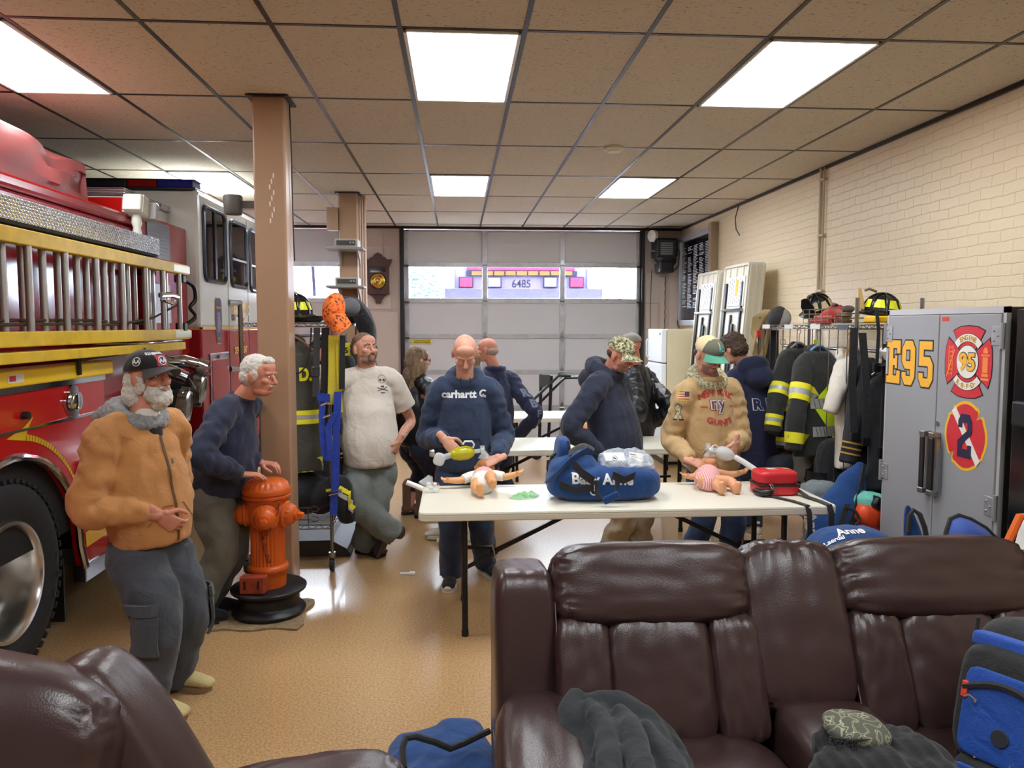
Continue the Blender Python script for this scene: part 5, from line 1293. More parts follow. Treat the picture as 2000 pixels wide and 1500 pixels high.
def person(label, f, Pv, Nk, hc, hf, arms, legs, top, pants, skin=None, hs=1.0, sw=.19, belly=0.0, hipw=.17, wide=1.0, jowl=0.0, lips=True, eyes=True, brow=None, stubble=None, shoe=None, vox=.0052, waist=0.0, nose=1.0, hu=(0, 0, 1), tilt=None):
    f = unit(f); r = f.cross(V((0, 0, 1))).normalized(); Pv, Nk = V(Pv), V(Nk); sp = Nk - Pv; su = sp.normalized(); skin = skin or M_SKIN
    S_ = lambda t, fw=0, rt=0: Pv + sp * t - f * (.05 * 4 * t * (1 - t) * .5) + f * fw + r * rt
    mb, H, R = head_mb(hc, hf, hu, hs, wide, jowl, nose)
    ch = V(hc); mb.limb([S_(.86), S_(.98, .012), H(0, -.012, -.045)], [(.075, .065), (.060 + jowl * .6, .062), (.056, .060)], r, 20)
    mb.limb([S_(-.14), S_(.05), S_(.3, belly * .5), S_(.62), S_(.85)], [(.12, .09), (hipw - .02, .11), (.135 + belly * .4, .10 + belly * .4), (.155, .105), (sw - .04, .075)], r, 20)
    info = {'S': S_, 'r': r, 'f': f, 'H': H, 'R': R, 'su': su}
    tp = MB(); tl = top.get('loose', .02)
    sl = {}
    ll = sp.length / .50
    for sd, q in (('r', 1), ('l', -1)):
        A = S_(.85, .0, q * sw); wr_, pole = arms[sd][0], arms[sd][1]
        l1, l2 = .275 * ll, .25 * ll
        E_, W = ik(A, wr_, l1, l2, pole); sl[sd] = (A, E_, W); fa = (W - E_).normalized()
        mb.limb([S_(.84, 0, q * sw * .5), A, A.lerp(E_, .5), E_, E_.lerp(W, .5), W], [.05, .056, .050, .041, .037, .026], f, 16)
        if top.get('sleeve', 'long') == 'long':
            cu = W - fa * top.get('cuff', .0)
            tp.limb([S_(.86, 0, q * sw * .40), A, A.lerp(E_, .5), E_, E_.lerp(cu, .45), cu - fa * .03, cu], [(.064 + tl * .6, .070 + tl * .6), (.058 + tl * .7, .058 + tl * .6), (.052 + tl * .75, .050 + tl * .75), (.043 + tl * .8, .043 + tl * .8), (.040 + tl * .75, .040 + tl * .75), (.035 + tl * .5, .035 + tl * .5), (.033 + tl * .2, .033 + tl * .2)], f, 24, step=.011, wr=top.get('wr', .10) * 1.7, seed=q + 3, wf=22, round=False)
        else:
            e2 = A.lerp(E_, .66); tp.limb([S_(.86, 0, q * sw * .40), A, A.lerp(E_, .3), e2], [(.066 + tl * .6, .072 + tl * .6), (.060 + tl * .7, .062 + tl * .6), (.056 + tl, .058 + tl), (.058 + tl, .064 + tl)], f, 24, step=.011, wr=.05, seed=q, round=False)
    hd = []
    for sd in 'rl':
        a = arms[sd]
        if len(a) > 2: hd.append(hand(sl[sd][2], a[2], a[3], sd, *(a[4:] if len(a) > 4 else ())))
    lg = {}
    pn = MB(); pl_ = pants.get('loose', .012)
    Lleg = (Pv.z - .085)
    for sd, q in (('r', 1), ('l', -1)):
        A = Pv + r * q * (hipw * .52) - V((0, 0, .05)); ank, pole = V(legs[sd][0]), V(legs[sd][1])
        l1, l2 = .47 * Lleg * 1.015, .53 * Lleg * 1.0
        K, B = ik(A, ank, l1, l2, pole); lg[sd] = (A, K, B)
        mb.limb([A, A.lerp(K, .4), K, K.lerp(B, .35), B, B + V((0, 0, -.05))], [.080, .076, .054, .054, .036, .034], f, 16)
        fl_ = pants.get('flare', .0); e3 = B + (K - B).normalized() * pants.get('rise', .0)
        pn.limb([A + V((0, 0, .09)), A + V((0, 0, -.02)), A.lerp(K, .45), K, K.lerp(e3, .45), e3.lerp(K, .06), e3], [(hipw * .56, .115), (.098 + pl_, .112 + pl_), (.088 + pl_, .092 + pl_), (.068 + pl_, .070 + pl_), (.064 + pl_ + fl_ * .5, .066 + pl_ + fl_ * .5), (.056 + pl_ + fl_, .062 + pl_ + fl_), (.058 + pl_ + fl_, .066 + pl_ + fl_)], r, 24, step=.013, wr=pants.get('wr', .05) * 1.8, seed=q + 11, wf=13, round=False)
    pn.limb([S_(.26, belly * .5), S_(.05, belly * .3), S_(-.10, 0)], [(hipw * .95 + belly * .5, .115 + belly * .5), (hipw * 1.04, .130 + belly * .35), (hipw * .9, .115)], r, 28, round=False)
    me = remesh(mb, vox, 3)
    for h in hd: join_mesh(me, h)
    Rt = R.transposed(); c0 = V(hc)
    o = link('person', me, skin, None, 180); me.materials.append(M_LIP); me.materials.append(stubble or M_LIP)
    for p in me.polygons:
        q = Rt @ (p.center - c0) / hs
        if q.y > .04 and abs(q.z) < .13 and abs(q.x) < .1:
            if lips and abs(q.x) < .023 and -.074 < q.z < -.054 and q.y > .078: p.material_index = 1
            elif stubble and q.z < -.044 and -.12 < q.z and not (abs(q.x) < .024 and -.074 < q.z < -.054): p.material_index = 2
    tag(o, label, 'person')
    par_ = o
    ti = top.get('hem', -.02); bl = belly
    tw = top.get('w', 0)
    tp.limb([S_(ti, bl * .3), S_(ti + .06, bl * .45), S_(.24, bl * .9), S_(.48, bl * .6), S_(.72, .01), S_(.89), S_(.99)], [(hipw * .98 + tl * .7 + tw * .7, .115 + tl * .8 + bl * .55), (hipw * 1.02 + tl * .8 + tw, .125 + tl * .8 + bl * .75), (.158 + tl * .8 + bl * .6 + tw, .115 + tl * .8 + bl), (.165 + tl * .7 + bl * .35 + tw, .118 + tl * .8 + bl * .6), (sw * .92 + tl * .5, .108 + tl * .7), (sw * .66, .080 + tl * .5), (.074, .072)], r, 40, step=.013, wr=top.get('twr', .03), seed=5, wf=7, round=False)
    info['sl'] = sl; info['lg'] = lg
    if 'extra' in top: top['extra'](tp, info)
    ame = remesh(tp, top.get('vox', .009), top.get('sm', 2), .5, folds(top.get('amp', .005) * 1.5, 10, len(label)))
    info['top'] = link(top.get('name', 'sweatshirt'), ame, top['mat'], o, 180)
    info['pants'] = link(pants.get('name', 'trousers'), remesh(pn, .010, 2, .5, folds(pants.get('amp', .004) * 1.6, 10, len(label) + 3)), pants['mat'], o, 180)
    for sd in 'rl':
        A, K, B = lg[sd]
        if shoe: info['shoe_' + sd] = shoe_obj(B, legs[sd][2], parent=o, **shoe)
    if eyes:
        for q in (-1, 1):
            E2 = MB(); E2.ell(H(q * .0325, .0835, .0085), (.0125 * hs, .0075 * hs, .0062 * hs), R, 14, 10); eo = E2.build('eye', M_EYEW, o)
            MB().ell(H(q * .0325, .0895, .0085), (.0056 * hs, .0028 * hs, .0056 * hs), R, 10, 8).build('iris', M_IRIS, eo)
    if brow:
        for q in (-1, 1): MB().limb([H(q * .014, .0955, .027), H(q * .034, .0945, .033), H(q * .054, .080, .028)], [(.0042 * hs, .0034 * hs), (.0048 * hs, .0036 * hs), (.0028 * hs, .0026 * hs)], R @ V((0, 0, 1)), 8, step=.006).build('eyebrow', brow, o)
    info['o'] = o
    return info


def hair_obj(I, parts, m, hs=1.0, vox=.007, amp=.004, fr=60, name='hair', smooth=2):
    mb = MB(); H, R = I['H'], I['R']
    for (p, rad) in parts: mb.ell(H(*p), tuple(k * hs for k in rad), R, 24, 16)
    o_ = V((hs * 3.3, 1, 2)); me = remesh(mb, vox, smooth, .5, lambda c, n: amp * noise.noise(c * fr + o_) + amp * .5 * noise.noise(c * fr * 2.3))
    return link(name, me, m, I['o'], 180)


def hood(tp, I, back=.075, rad=.040, drop=.0, front=.10):
    """folded-down hood: a roll round the neck that is fat at the back"""
    S_, r, f = I['S'], I['r'], I['f']; pts = []; rs = []
    for k in range(17):
        a = 2 * PI * k / 16; b = (1 - math.cos(a)) / 2          # 0 in front, 1 behind
        pts.append(S_(.975 - .05 * (1 - b) + .05 * b - drop * b) + r * (math.sin(a) * (.088 + .016 * b)) + f * (math.cos(a) * .082 - .035 * b)); rs.append((rad * (.62 + .75 * b), rad * (.55 + .6 * b)))
    tp.limb(pts, rs, V((0, 0, 1)), 16, step=.012, wr=.08, seed=2)
    tp.ell(S_(.89, -.115), (.12, .115, .09), None, 18, 12)


def cloth(n, c, **k): return mat(n, c, k.pop('rough', .9), bump=k.pop('bump', .25), bscale=k.pop('bscale', 260), sheen=k.pop('sheen', .15), fold=k.pop('fold', .26), **k)


M_CAMEL = cloth('camel_duck', (190, 132, 76), var=.08, vscale=7); M_SHERPA = cloth('grey_sherpa', (142, 142, 142), bump=1.0, bscale=70, var=.25, vscale=60)
M_NAVY = cloth('navy_fleece', (32, 38, 62)); M_NAVY2 = cloth('navy_hoodie', (36, 42, 62)); M_BLUEH = cloth('blue_hoodie', (44, 60, 88)); M_NAVYD = cloth('navy_dark', (28, 34, 66))
M_TEE = cloth('cream_tee', (222, 214, 202)); M_TAN = cloth('tan_hoodie', (196, 164, 116)); M_CARGO = cloth('grey_cargo', (66, 70, 78), var=.12, vscale=9)
M_OLIVE = cloth('olive_trousers', (98, 94, 82)); M_GREYG = cloth('grey_work', (112, 118, 114)); M_DENIM = cloth('denim', (46, 62, 92), var=.3, vscale=6); M_DENIM2 = cloth('denim_blue', (44, 66, 106), var=.25, vscale=6); M_DENIMD = cloth('denim_dark', (30, 34, 56)); M_KHAKI = cloth('khaki', (178, 164, 136))
M_JACK = mat('black_nylon', (22, 23, 26), .42, bump=.2, bscale=40)
M_WHAIR = mat('white_hair', (214, 210, 200), .7, bump=.9, bscale=120, var=.2, vscale=50); M_BROWN = mat('brown_hair', (94, 66, 46), .6, bump=.9, bscale=120, var=.3, vscale=40, stretch=(1, 1, .3)); M_CURL = mat('curly_hair', (78, 60, 46), .65, bump=.8, bscale=90, var=.3, vscale=50)
M_BLONDE = mat('dark_blonde', (128, 104, 78), .6, bump=.8, bscale=140, var=.45, vscale=40, stretch=(1, 1, .15)); M_GINGER = mat('cropped_hair', (128, 98, 76), .7, bump=.6, bscale=160, var=.3, vscale=60)
M_STUB = mat('stubble', (150, 112, 98), .6, var=.25, vscale=90)
M_BOOTT = cloth('tan_boot', (196, 178, 124), rough=.8, bump=.3, bscale=90); M_SOLET = mat('sole_tan', (140, 112, 78), .8); M_BOOTB = mat('brown_boot', (74, 54, 44), .5, bump=.3, bscale=50); M_SOLEB = mat('sole_dark', (34, 30, 28), .8)
M_CANV = cloth('black_canvas', (28, 28, 34)); M_CREAM = cloth('cream_canvas', (212, 206, 190)); M_UGG = cloth('suede_brown', (116, 88, 68))


def g0(px, py, z=.085): p = onz(px, py, 0); return V((p.x, p.y, z))


# ---- 1 old man in the camel jacket
f1 = unit((.86, -.51, 0)); y1 = 3.68
def sherpa(tp, I): pass
I1 = person('bearded old man in a camel zip jacket, black cap and tan boots, hands in pockets', f1, at(292, 1050, y1), at(277, 806, y1), at(289, 738, y1), (.93, -.40, .06),
            {'r': (at(310, 1006, 3.52), (-.4, -.35, -.9), (.62, .35, -.6), (.2, .9, -.2), .5), 'l': (at(358, 1000, 3.72), (-.2, .6, -.9), (-.1, -.5, -.8), (-.9, 0, 0), .5)},
            {'r': (g0(288, 1398), f1, (.95, -.25, 0)), 'l': (g0(338, 1345), f1, (.97, -.15, 0))},
            {'mat': M_CAMEL, 'name': 'jacket', 'hem': -.03, 'loose': .032, 'cuff': .045, 'wr': .15, 'amp': .008}, {'mat': M_CARGO, 'loose': .026, 'rise': -.03, 'wr': .08, 'amp': .007, 'flare': .008},
            M_SKINR, .98, .172, .030, .142, stubble=None, brow=M_WHAIR, shoe=dict(m=M_BOOTT, ms=M_SOLET, laces=mat('lace_tan', (180, 164, 120), .8), name='boot', boot=.04), wide=.97, nose=1.12)
hair_obj(I1, [((0, -.045, -.02), (.082, .075, .085)), ((.05, -.05, -.075), (.045, .05, .06)), ((-.05, -.05, -.075), (.045, .05, .06)), ((.068, .012, -.03), (.016, .028, .05)), ((-.068, .012, -.03), (.016, .028, .05))], M_WHAIR, .98, .006, .008, 45)
hair_obj(I1, [((0, .070, -.10), (.050, .046, .042)), ((.036, .05, -.075), (.032, .045, .040)), ((-.036, .05, -.075), (.032, .045, .040)), ((0, .052, -.125), (.04, .04, .03)), ((.016, .094, -.047), (.020, .010, .008)), ((-.016, .094, -.047), (.020, .010, .008))], M_WHAIR, .98, .005, .006, 60, 'beard')
MB().limb([I1['H'](-.014, .108, -.0585), I1['H'](.014, .108, -.0585)], [(.004, .004), (.004, .004)], V((0, 0, 1)), 8).build('mouth', M_LIP, I1['o'])
M_CAPB = cloth('cap_black', (30, 28, 30))
c1 = cap_obj(I1['H'], I1['R'], .99, I1['o'], (M_CAPB, mat('brim_grey', (72, 68, 70), .8)))
tag(c1, 'black cap')
tb_ = bvh(c1); H1, R1 = I1['H'], I1['R']
def capdecal(I, tree, ang, z, fn):                       # frame on the cap at angle ang from the front
    a = math.radians(ang); R = I['R']; d = R @ V((math.sin(a), math.cos(a), 0)); ux = R @ V((math.cos(a), -math.sin(a), 0)); return I['H'](0, -.006, z), ux * -1, R @ V((0, 0, 1)), d
sq = lambda w, h: ([(-w / 2, -h / 2), (w / 2, -h / 2), (w / 2, h / 2), (-w / 2, h / 2)], [(0, 1, 2, 3)])
def on_cap(name, I, tree, ang, z, vs, fs, m, off, parent, w=None, h=None):
    c_, ux, uy, d = capdecal(I, tree, ang, z, None); P0 = c_ + d * .2
    return decal(name, vs, fs, P0, ux, uy, m, parent, 0, tree, -d, off, w, h, 3)
for (ang, w_, m_, t_) in ((3, .055, mat('patch_red', (196, 44, 60), .6), 'AA'), (72, .06, M_CAPB, 'AA')):
    vs, fs = sq(w_, w_ * .92); on_cap('cap_patch', I1, tb_, ang, .078, vs, fs, m_, .0015, c1)
    if ang > 9:
        for k in range(4):
            a0 = PI / 4 + k * PI / 2; p = lambda a, rr: (rr * math.cos(a), rr * math.sin(a)); vs = [p(a0, .040), p(a0 + PI / 2, .040), p(a0 + PI / 2, .036), p(a0, .036)]
            on_cap('patch_border', I1, tb_, ang, .078 + .0 , [(q[0] , q[1]) for q in vs], [(0, 1, 2, 3)], mat('thread_grey', (170, 168, 170), .8), .003, c1) if False else None
    rg = [(.017 * math.cos(2 * PI * k / 20), .017 * math.sin(2 * PI * k / 20)) for k in range(20)] + [(.0205 * math.cos(2 * PI * k / 20), .0205 * math.sin(2 * PI * k / 20)) for k in range(20)]
    on_cap('patch_ring', I1, tb_, ang, .078, rg, [(k, (k + 1) % 20, 20 + (k + 1) % 20, 20 + k) for k in range(20)], mat('thread_white', (226, 224, 226), .8), .0025, c1)
    if ang < 9: on_cap('patch_field', I1, tb_, ang, .078, rg[:20], [tuple(range(20))], mat('thread_blue', (40, 50, 110), .8), .0022, c1)
    tv, tf = text_mesh('AA', .026, .001); on_cap('patch_letters', I1, tb_, ang, .078, tv, tf, MATS['thread_white'], .0032, c1)
for (t_, z_, sz) in (('82ND', .112, .017), ('AIRBORNE', .114, .011)):
    tv, tf = text_mesh(t_, sz, .0006); on_cap('cap_letters', I1, tb_, 28 if t_ == '82ND' else 4, z_, tv, tf, MATS['thread_white'], .0022, c1)
# sherpa hood, zip, pocket, shirt neck
hm = MB(); hood(hm, I1, rad=.058, drop=.03)
S1, r1, ff1 = I1['S'], I1['r'], I1['f']
hm.limb([S1(1.02, -.10, .0), S1(.96, -.15), S1(.86, -.16)], [(.115, .05), (.14, .065), (.10, .05)], r1, 20)
o_ = link('hood_lining', remesh(hm, .010, 2, .5, lambda c, n: .005 * noise.noise(c * 55) + .004 * noise.noise(c * 110)), M_SHERPA, I1['o'], 180); tag(o_, 'grey sherpa hood lining')
MB().limb([S1(.86, .072), S1(.94, .062), S1(1.0, .036)], [(.045, .022), (.058, .03), (.06, .045)], r1, 18).build('undershirt', mat('shirt_white', (226, 222, 212), .9), I1['o'])
MB().limb([S1(.76, .118), S1(.86, .098), S1(.93, .084)], [(.022, .012), (.036, .018), (.045, .02)], r1, 14).build('dark_shirt', M_CANV, I1['o'])
tj = bvh(I1['top'])
def on_top(name, I, tree, pts, w, m, th=.002, across=None, lift=.003):
    """strip of cloth following the front of a garment through pts (t, right)"""
    P2 = []
    for (t, rt) in pts:
        q = I['S'](t, 0, rt); h = tree.ray_cast(q + I['f'] * .6, -I['f'], 1.0); P2.append((h[0] if h[0] else q) + I['f'] * lift)
    return MB().strap(P2, w, across or I['r'], th).build(name, m, I['o'], smooth=60)
on_top('zip', I1, tj, [(-.05 + .88 * i / 24, -.005) for i in range(25)], .011, mat('zip_brown', (96, 70, 50), .5, .3))
MB().tube([S1(.66, .20, -.006), S1(.62, .205, -.006)], .005, 6).build('zip_pull', M_STEEL, I1['o'])
for q in (1, -1):
    P2 = [(.30, q * .055), (.26, q * .07), (.18, q * .11), (.10, q * .145)]
    on_top('pocket_seam', I1, tj, P2, .006, mat('seam_brown', (140, 94, 54), .9), across=V((0, 0, 1)), lift=.002); on_top('pocket_seam', I1, tj, [(.30, q * .055), (.30, q * .01)], .005, MATS['seam_brown'], across=V((0, 0, 1)), lift=.002)
wv = MB(); wv.limb([S1(-.065, .012), S1(-.01, .016)], [(.222, .188), (.232, .198)], r1, 36, round=False)
tq = bvh(I1['pants'])
for (sd, q) in (('r', 1), ('l', -1)):
    A, K, B = I1['lg'][sd]; d_ = (r1 * q * .9 + ff1 * .25).normalized(); c_ = A.lerp(K, .86)
    for (h_, z_, off) in ((.17, -.07, .012), (.05, .045, .018)):
        vs, fs = sq(.15, h_); ux = d_.cross(V((0, 0, 1))); dc = decal('cargo_pocket' if h_ > .1 else 'pocket_flap', vs, fs, c_ + d_ * .3 + V((0, 0, z_)), ux, (0, 0, 1), M_CARGO, I1['o'], 0, tq, -d_, off, cut=5); sm = dc.modifiers.new('s', 'SOLIDIFY'); sm.thickness = .014; sm.offset = -1

# ---- 2 man leaning on the hydrant
f2 = unit((1, -.16, 0)); y2 = 4.87
I2 = person('white-haired man in a navy sweatshirt leaning both hands on the orange hydrant', f2, at(424, 950, y2), at(474, 772, y2 - .02), at(506, 735, y2 - .05), (.96, -.27, -.12),
            {'r': ((-1.285, 4.66, .90), (-.45, -.9, -.45), (.90, .42, -.10), (.05, .1, -1), .22), 'l': ((-1.225, 4.90, .925), (-.9, -.5, -.5), (.96, -.22, -.06), (.1, 0, -1), .50)},
            {'r': (g0(380, 1214), f2, (1, -.05, 0)), 'l': (g0(404, 1194), f2, (1, 0.05, 0))},
            {'mat': M_NAVY, 'hem': -.03, 'loose': .034, 'cuff': .01, 'wr': .12, 'amp': .007}, {'mat': M_OLIVE, 'loose': .026, 'rise': -.02, 'flare': .012, 'wr': .07},
            M_SKINR, 1.02, .17, .04, .155, wide=1.06, jowl=.012, brow=mat('brow_grey', (170, 140, 124), .8), shoe=dict(m=M_CANV, ms=M_SOLEB))
hair_obj(I2, [((0, -.022, .045), (.083, .098, .088)), ((0, -.045, -.005), (.083, .074, .07)), ((.072, .004, .012), (.014, .03, .035)), ((-.072, .004, .012), (.014, .03, .035)), ((0, .05, .098), (.05, .035, .028))], M_WHAIR, 1.02, .006, .003, 70)
MB().limb([I2['H'](-.024, .094, -.046), I2['H'](0, .103, -.043), I2['H'](.024, .094, -.046)], [(.004, .005), (.006, .006), (.004, .005)], V((0, 0, 1)), 8).build('moustache', M_WHAIR, I2['o'])
cm_ = MB(); S2, r2 = I2['S'], I2['r']
cm_.tube([S2(.975) + r2 * (.072 * math.cos(a)) + f2 * (.068 * math.sin(a)) + V((0, 0, -.02 * math.sin(a))) for a in [2 * PI * i / 20 for i in range(20)]], .014, 8, closed=True); cm_.build('neckband', M_NAVY, I2['o'])

# ---- 3 man in the cream T-shirt
f3 = unit((.28, -.96, 0)); y3 = 6.05
I3 = person('stocky man in a cream skull T-shirt and grey trousers leaning with legs crossed', f3, at(722, 905, y3), at(716, 712, y3), at(712, 682, y3 - .03), (.66, -.74, .10),
            {'r': (at(655, 668, 5.86), (-.3, .1, -.9), (0, -.35, .9), (.3, .9, 0), .9), 'l': (at(779, 862, 5.95), (.35, .45, -.9), (-.4, -.1, -.9), (-.7, .4, 0), .25)},
            {'r': (at(762, 1040, 5.92), (-.5, -.8, 0), (-.25, -.12, -.95)), 'l': (g0(712, 1080), f3, (.85, -.5, 0))},
            {'mat': M_TEE, 'name': 'tee_shirt', 'sleeve': 'short', 'hem': -.0, 'loose': .030, 'amp': .006}, {'mat': M_GREYG, 'loose': .030, 'rise': -.03, 'flare': .012, 'wr': .07, 'amp': .007},
            M_SKIN, 1.03, .185, .06, .168, wide=1.08, jowl=.016, brow=M_GINGER, stubble=M_STUB, shoe=dict(m=M_BOOTB, ms=M_SOLEB, name='boot', boot=.03))
hair_obj(I3, [((0, -.016, .042), (.0815, .0985, .084)), ((0, -.04, .0), (.081, .072, .065))], M_GINGER, 1.03, .006, .002, 90)
ms_ = MB(); H3 = I3['H']; ms_.limb([H3(-.030, .086, -.072), H3(-.026, .094, -.05), H3(0, .101, -.045), H3(.026, .094, -.05), H3(.030, .086, -.072), H3(.018, .088, -.09), H3(-.018, .088, -.09), H3(-.030, .086, -.072)], [(.004, .003)] * 8, V((0, 0, 1)), 8); ms_.build('goatee', mat('goatee', (104, 78, 66), .8), I3['o'])
S3, r3 = I3['S'], I3['r']
MB().tube([S3(.965) + r3 * (.080 * math.cos(a)) + f3 * (.072 * math.sin(a)) + V((0, 0, -.022 * math.sin(a))) for a in [2 * PI * i / 20 for i in range(20)]], .010, 8, closed=True).build('neckband', M_TEE, I3['o'])
t3_ = bvh(I3['top']); ink = mat('print_ink', (54, 54, 60), .8)
def front(I, name, tree, vs, fs, t, rt, m, off=.004, w=None, h=None, cut=2, rot=0):
    c_ = I['S'](t, .5, rt); ux = -I['r']; uy = (I['su'] - I['f'] * I['su'].dot(I['f'])).normalized(); ux2 = ux * math.cos(rot) + uy * math.sin(rot); uy2 = uy * math.cos(rot) - ux * math.sin(rot)
    return decal(name, vs, fs, c_, ux2, uy2, m, I['o'], 0, tree, -I['f'], off, w, h, cut)
rgn = lambda a, b, n=20, sx=1: ([(a * sx * math.cos(2 * PI * k / n), a * math.sin(2 * PI * k / n)) for k in range(n)] + [(b * sx * math.cos(2 * PI * k / n), b * math.sin(2 * PI * k / n)) for k in range(n)], [(k, (k + 1) % n, n + (k + 1) % n, n + k) for k in range(n)])
sk = (-.10, .86); front(I3, 'skull_print', t3_, *rgn(.030, .033, 20, .9), sk[1], sk[0], ink)
dot = lambda rr, n=12: ([(rr * math.cos(2 * PI * k / n), rr * math.sin(2 * PI * k / n)) for k in range(n)], [tuple(range(n))])
for dx in (-.013, .013): front(I3, 'skull_eye', t3_, *dot(.008), sk[1] - .01, sk[0] + dx, ink, cut=1)
front(I3, 'skull_teeth', t3_, *sq(.026, .012), sk[1] - .075, sk[0], ink, cut=1)
for a in (.5, -.5): front(I3, 'crossed_tools', t3_, *sq(.09, .005), sk[1] - .10, sk[0], ink, rot=a * .6)
front(I3, 'small_print', t3_, *sq(.034, .007), sk[1] - .135, sk[0], ink, cut=1)
A, E_, W_ = I3['sl']['l']; ta = bvh(I3['o']); inkt = mat('tattoo_ink', (112, 92, 90), .6)
for k in range(9):
    c_ = E_.lerp(A, .42 - .095 * k) if k < 4 else E_.lerp(W_, (k - 4) * .16); vs, fs = rgn(.010 + .004 * (k % 3), .013 + .004 * (k % 3), 9, .5 + .3 * (k % 2)); decal('tattoo', vs, fs, c_ + f3 * .3 + r3 * (.006 * ((k % 3) - 1)), -r3, (0, 0, 1), inkt, I3['o'], 0, ta, -f3, .0015)

# ---- 4 bald man in the blue hoodie
f4 = unit((.03, -1, 0)); y4 = 5.30
def hd4(tp, I): hood(tp, I, rad=.045)
I4 = person('bald man in a blue hoodie with white chest lettering, squeezing a yellow breathing bag', f4, at(905, 912, y4 + .02), at(908, 736, y4 - .05), at(908, 690, y4 - .13), (.03, -.80, -.60),
            {'r': (at(868, 858, 5.06), (-.4, .6, -.9), (.66, -.20, -.70), (.45, .55, -.5), .42), 'l': (at(972, 896, 5.08), (.4, .6, -.9), (-.86, -.25, -.30), (-.1, .45, -.85), .42)},
            {'r': (g0(882, 1140), f4, (-.12, -1, 0)), 'l': (g0(948, 1120), f4, (.42, -.9, 0))},
            {'mat': M_BLUEH, 'name': 'hoodie', 'hem': -.02, 'loose': .034, 'cuff': .03, 'wr': .12, 'amp': .006, 'extra': hd4}, {'mat': M_DENIM, 'name': 'jeans', 'loose': .020, 'rise': -.01, 'flare': .004, 'wr': .06},
            M_SKIN, 1.03, .170, .012, .155, brow=mat('brow_fair', (190, 140, 116), .8), eyes=False, shoe=dict(m=M_CANV, ms=mat('sole_white', (220, 216, 204), .7), laces=mat('lace_white', (236, 232, 224), .8), cap=mat('sole_white', (220, 216, 204)), name='sneaker'))
t4 = bvh(I4['top']); wht = mat('print_white', (236, 238, 242), .8)
tv, tf = text_mesh('carhartt', .08, .0032, 0, 1.02); front(I4, 'chest_lettering', t4, tv, tf, .825, .040, wht, w=.232, h=.052, cut=1)
lg_, lf_ = [], []
for i in range(15):
    a = math.radians(40 + 280 * i / 14); lg_ += [(.014 * math.cos(a), .016 * math.sin(a)), (.028 * math.cos(a), .026 * math.sin(a))]
lf_ = [(2 * i, 2 * i + 1, 2 * i + 3, 2 * i + 2) for i in range(14)]
front(I4, 'chest_logo', t4, lg_, lf_, .83, -.118, wht); front(I4, 'chest_logo', t4, [(.0, .0), (.022, -.026), (.012, -.03), (-.01, -.008)], [(0, 1, 2, 3)], .805, -.128, wht, cut=1)
dk = mat('seam_navy', (24, 34, 54), .9)
for q in (1, -1): on_top('pocket_seam', I4, t4, [(.34, q * .10), (.28, q * .115), (.20, q * .14), (.13, q * .155)], .006, dk, across=V((0, 0, 1)))
on_top('pocket_seam', I4, t4, [(.345, .10 - .02 * i) for i in range(11)], .006, dk, across=V((0, 0, 1)))
for q in (1, -1): MB().tube([S_ for S_ in (I4['S'](1.0, .105, q * .03), I4['S'](.96, .125, q * .033), I4['S'](.91, .142, q * .034))], .004, 6).build('drawstring', dk, I4['o'])

# ---- 5 bald older man behind
y5 = 7.78; f5 = unit((-.55, .84, 0))
I5 = person('bald older man in a navy jacket turned away behind the blue hoodie', f5, at(966, 884, y5), at(967, 718, y5), at(952, 684, y5), (-.85, .35, -.08),
            {'r': (at(1003, 862, 7.86), (.15, -.1, -1), (0, 0, -1), (-1, 0, 0), .4), 'l': (at(925, 862, 7.86), (-.15, -.1, -1), (0, 0, -1), (1, 0, 0), .4)},
            {'r': (V((.52, 7.82, .085)), f5, f5), 'l': (V((.26, 7.76, .085)), f5, f5)},
            {'mat': M_NAVYD, 'name': 'jacket', 'hem': -.05, 'loose': .035, 'amp': .006, 'extra': lambda tp, I: tp.tube([I['S'](.99) + I['r'] * .085 * math.cos(a) + I['f'] * .08 * math.sin(a) for a in [2 * PI * i / 16 for i in range(16)]], .025, 8, closed=True)}, {'mat': M_DENIMD, 'name': 'jeans', 'loose': .018}, M_SKINR, 1.0, .175, .02, .16, eyes=False, shoe=dict(m=M_CANV, ms=M_SOLEB))
hair_obj(I5, [((0, -.045, -.01), (.082, .068, .05))], mat('fringe_grey', (170, 146, 130), .8, bump=.5, bscale=150), 1.0, .006, .001, 90)
tl5 = bvh(I5['top']); A, E_, W_ = I5['sl']['r']
for i, ch_ in enumerate('RBFD'):
    c_ = A.lerp(E_, .35 + .3 * i); d_ = V((.5, -.87, 0)); vs, fs = text_mesh(ch_, .10, .004); decal('sleeve_letter', vs, fs, c_ - V((-d_.x, -d_.y, 0)) * .3, (.87, .5, 0), (0, 0, 1), mat('sleeve_print', (110, 116, 140), .8), I5['o'], 0, tl5, -d_, .004, cut=1)

# ---- 6 woman with long hair
y6 = 7.15; f6 = unit((.72, .68, 0))
I6 = person('woman with long brown hair in a black vest and brown boots, seen from behind', f6, at(812, 862, y6), at(812, 728, y6), at(818, 704, y6), (.86, .42, -.10),
            {'r': (at(836, 815, 6.95), (.3, -.8, -.2), (.6, .5, .1), (0, 0, 1), .5), 'l': (at(786, 850, 7.25), (-.8, -.3, -.3), (0, 0, -1), (1, 0, 0), .4)},
            {'r': (g0(826, 1012), f6, (.9, -.25, 0)), 'l': (g0(800, 1004), f6, (.55, .3, 0))},
            {'mat': M_JACK, 'name': 'vest', 'hem': -.02, 'loose': .026, 'amp': .006}, {'mat': M_DENIMD, 'name': 'jeans', 'loose': .0, 'rise': .14}, M_SKIN, .95, .14, .0, .15, eyes=False, shoe=dict(m=M_UGG, ms=M_SOLEB, name='boot', boot=.17))
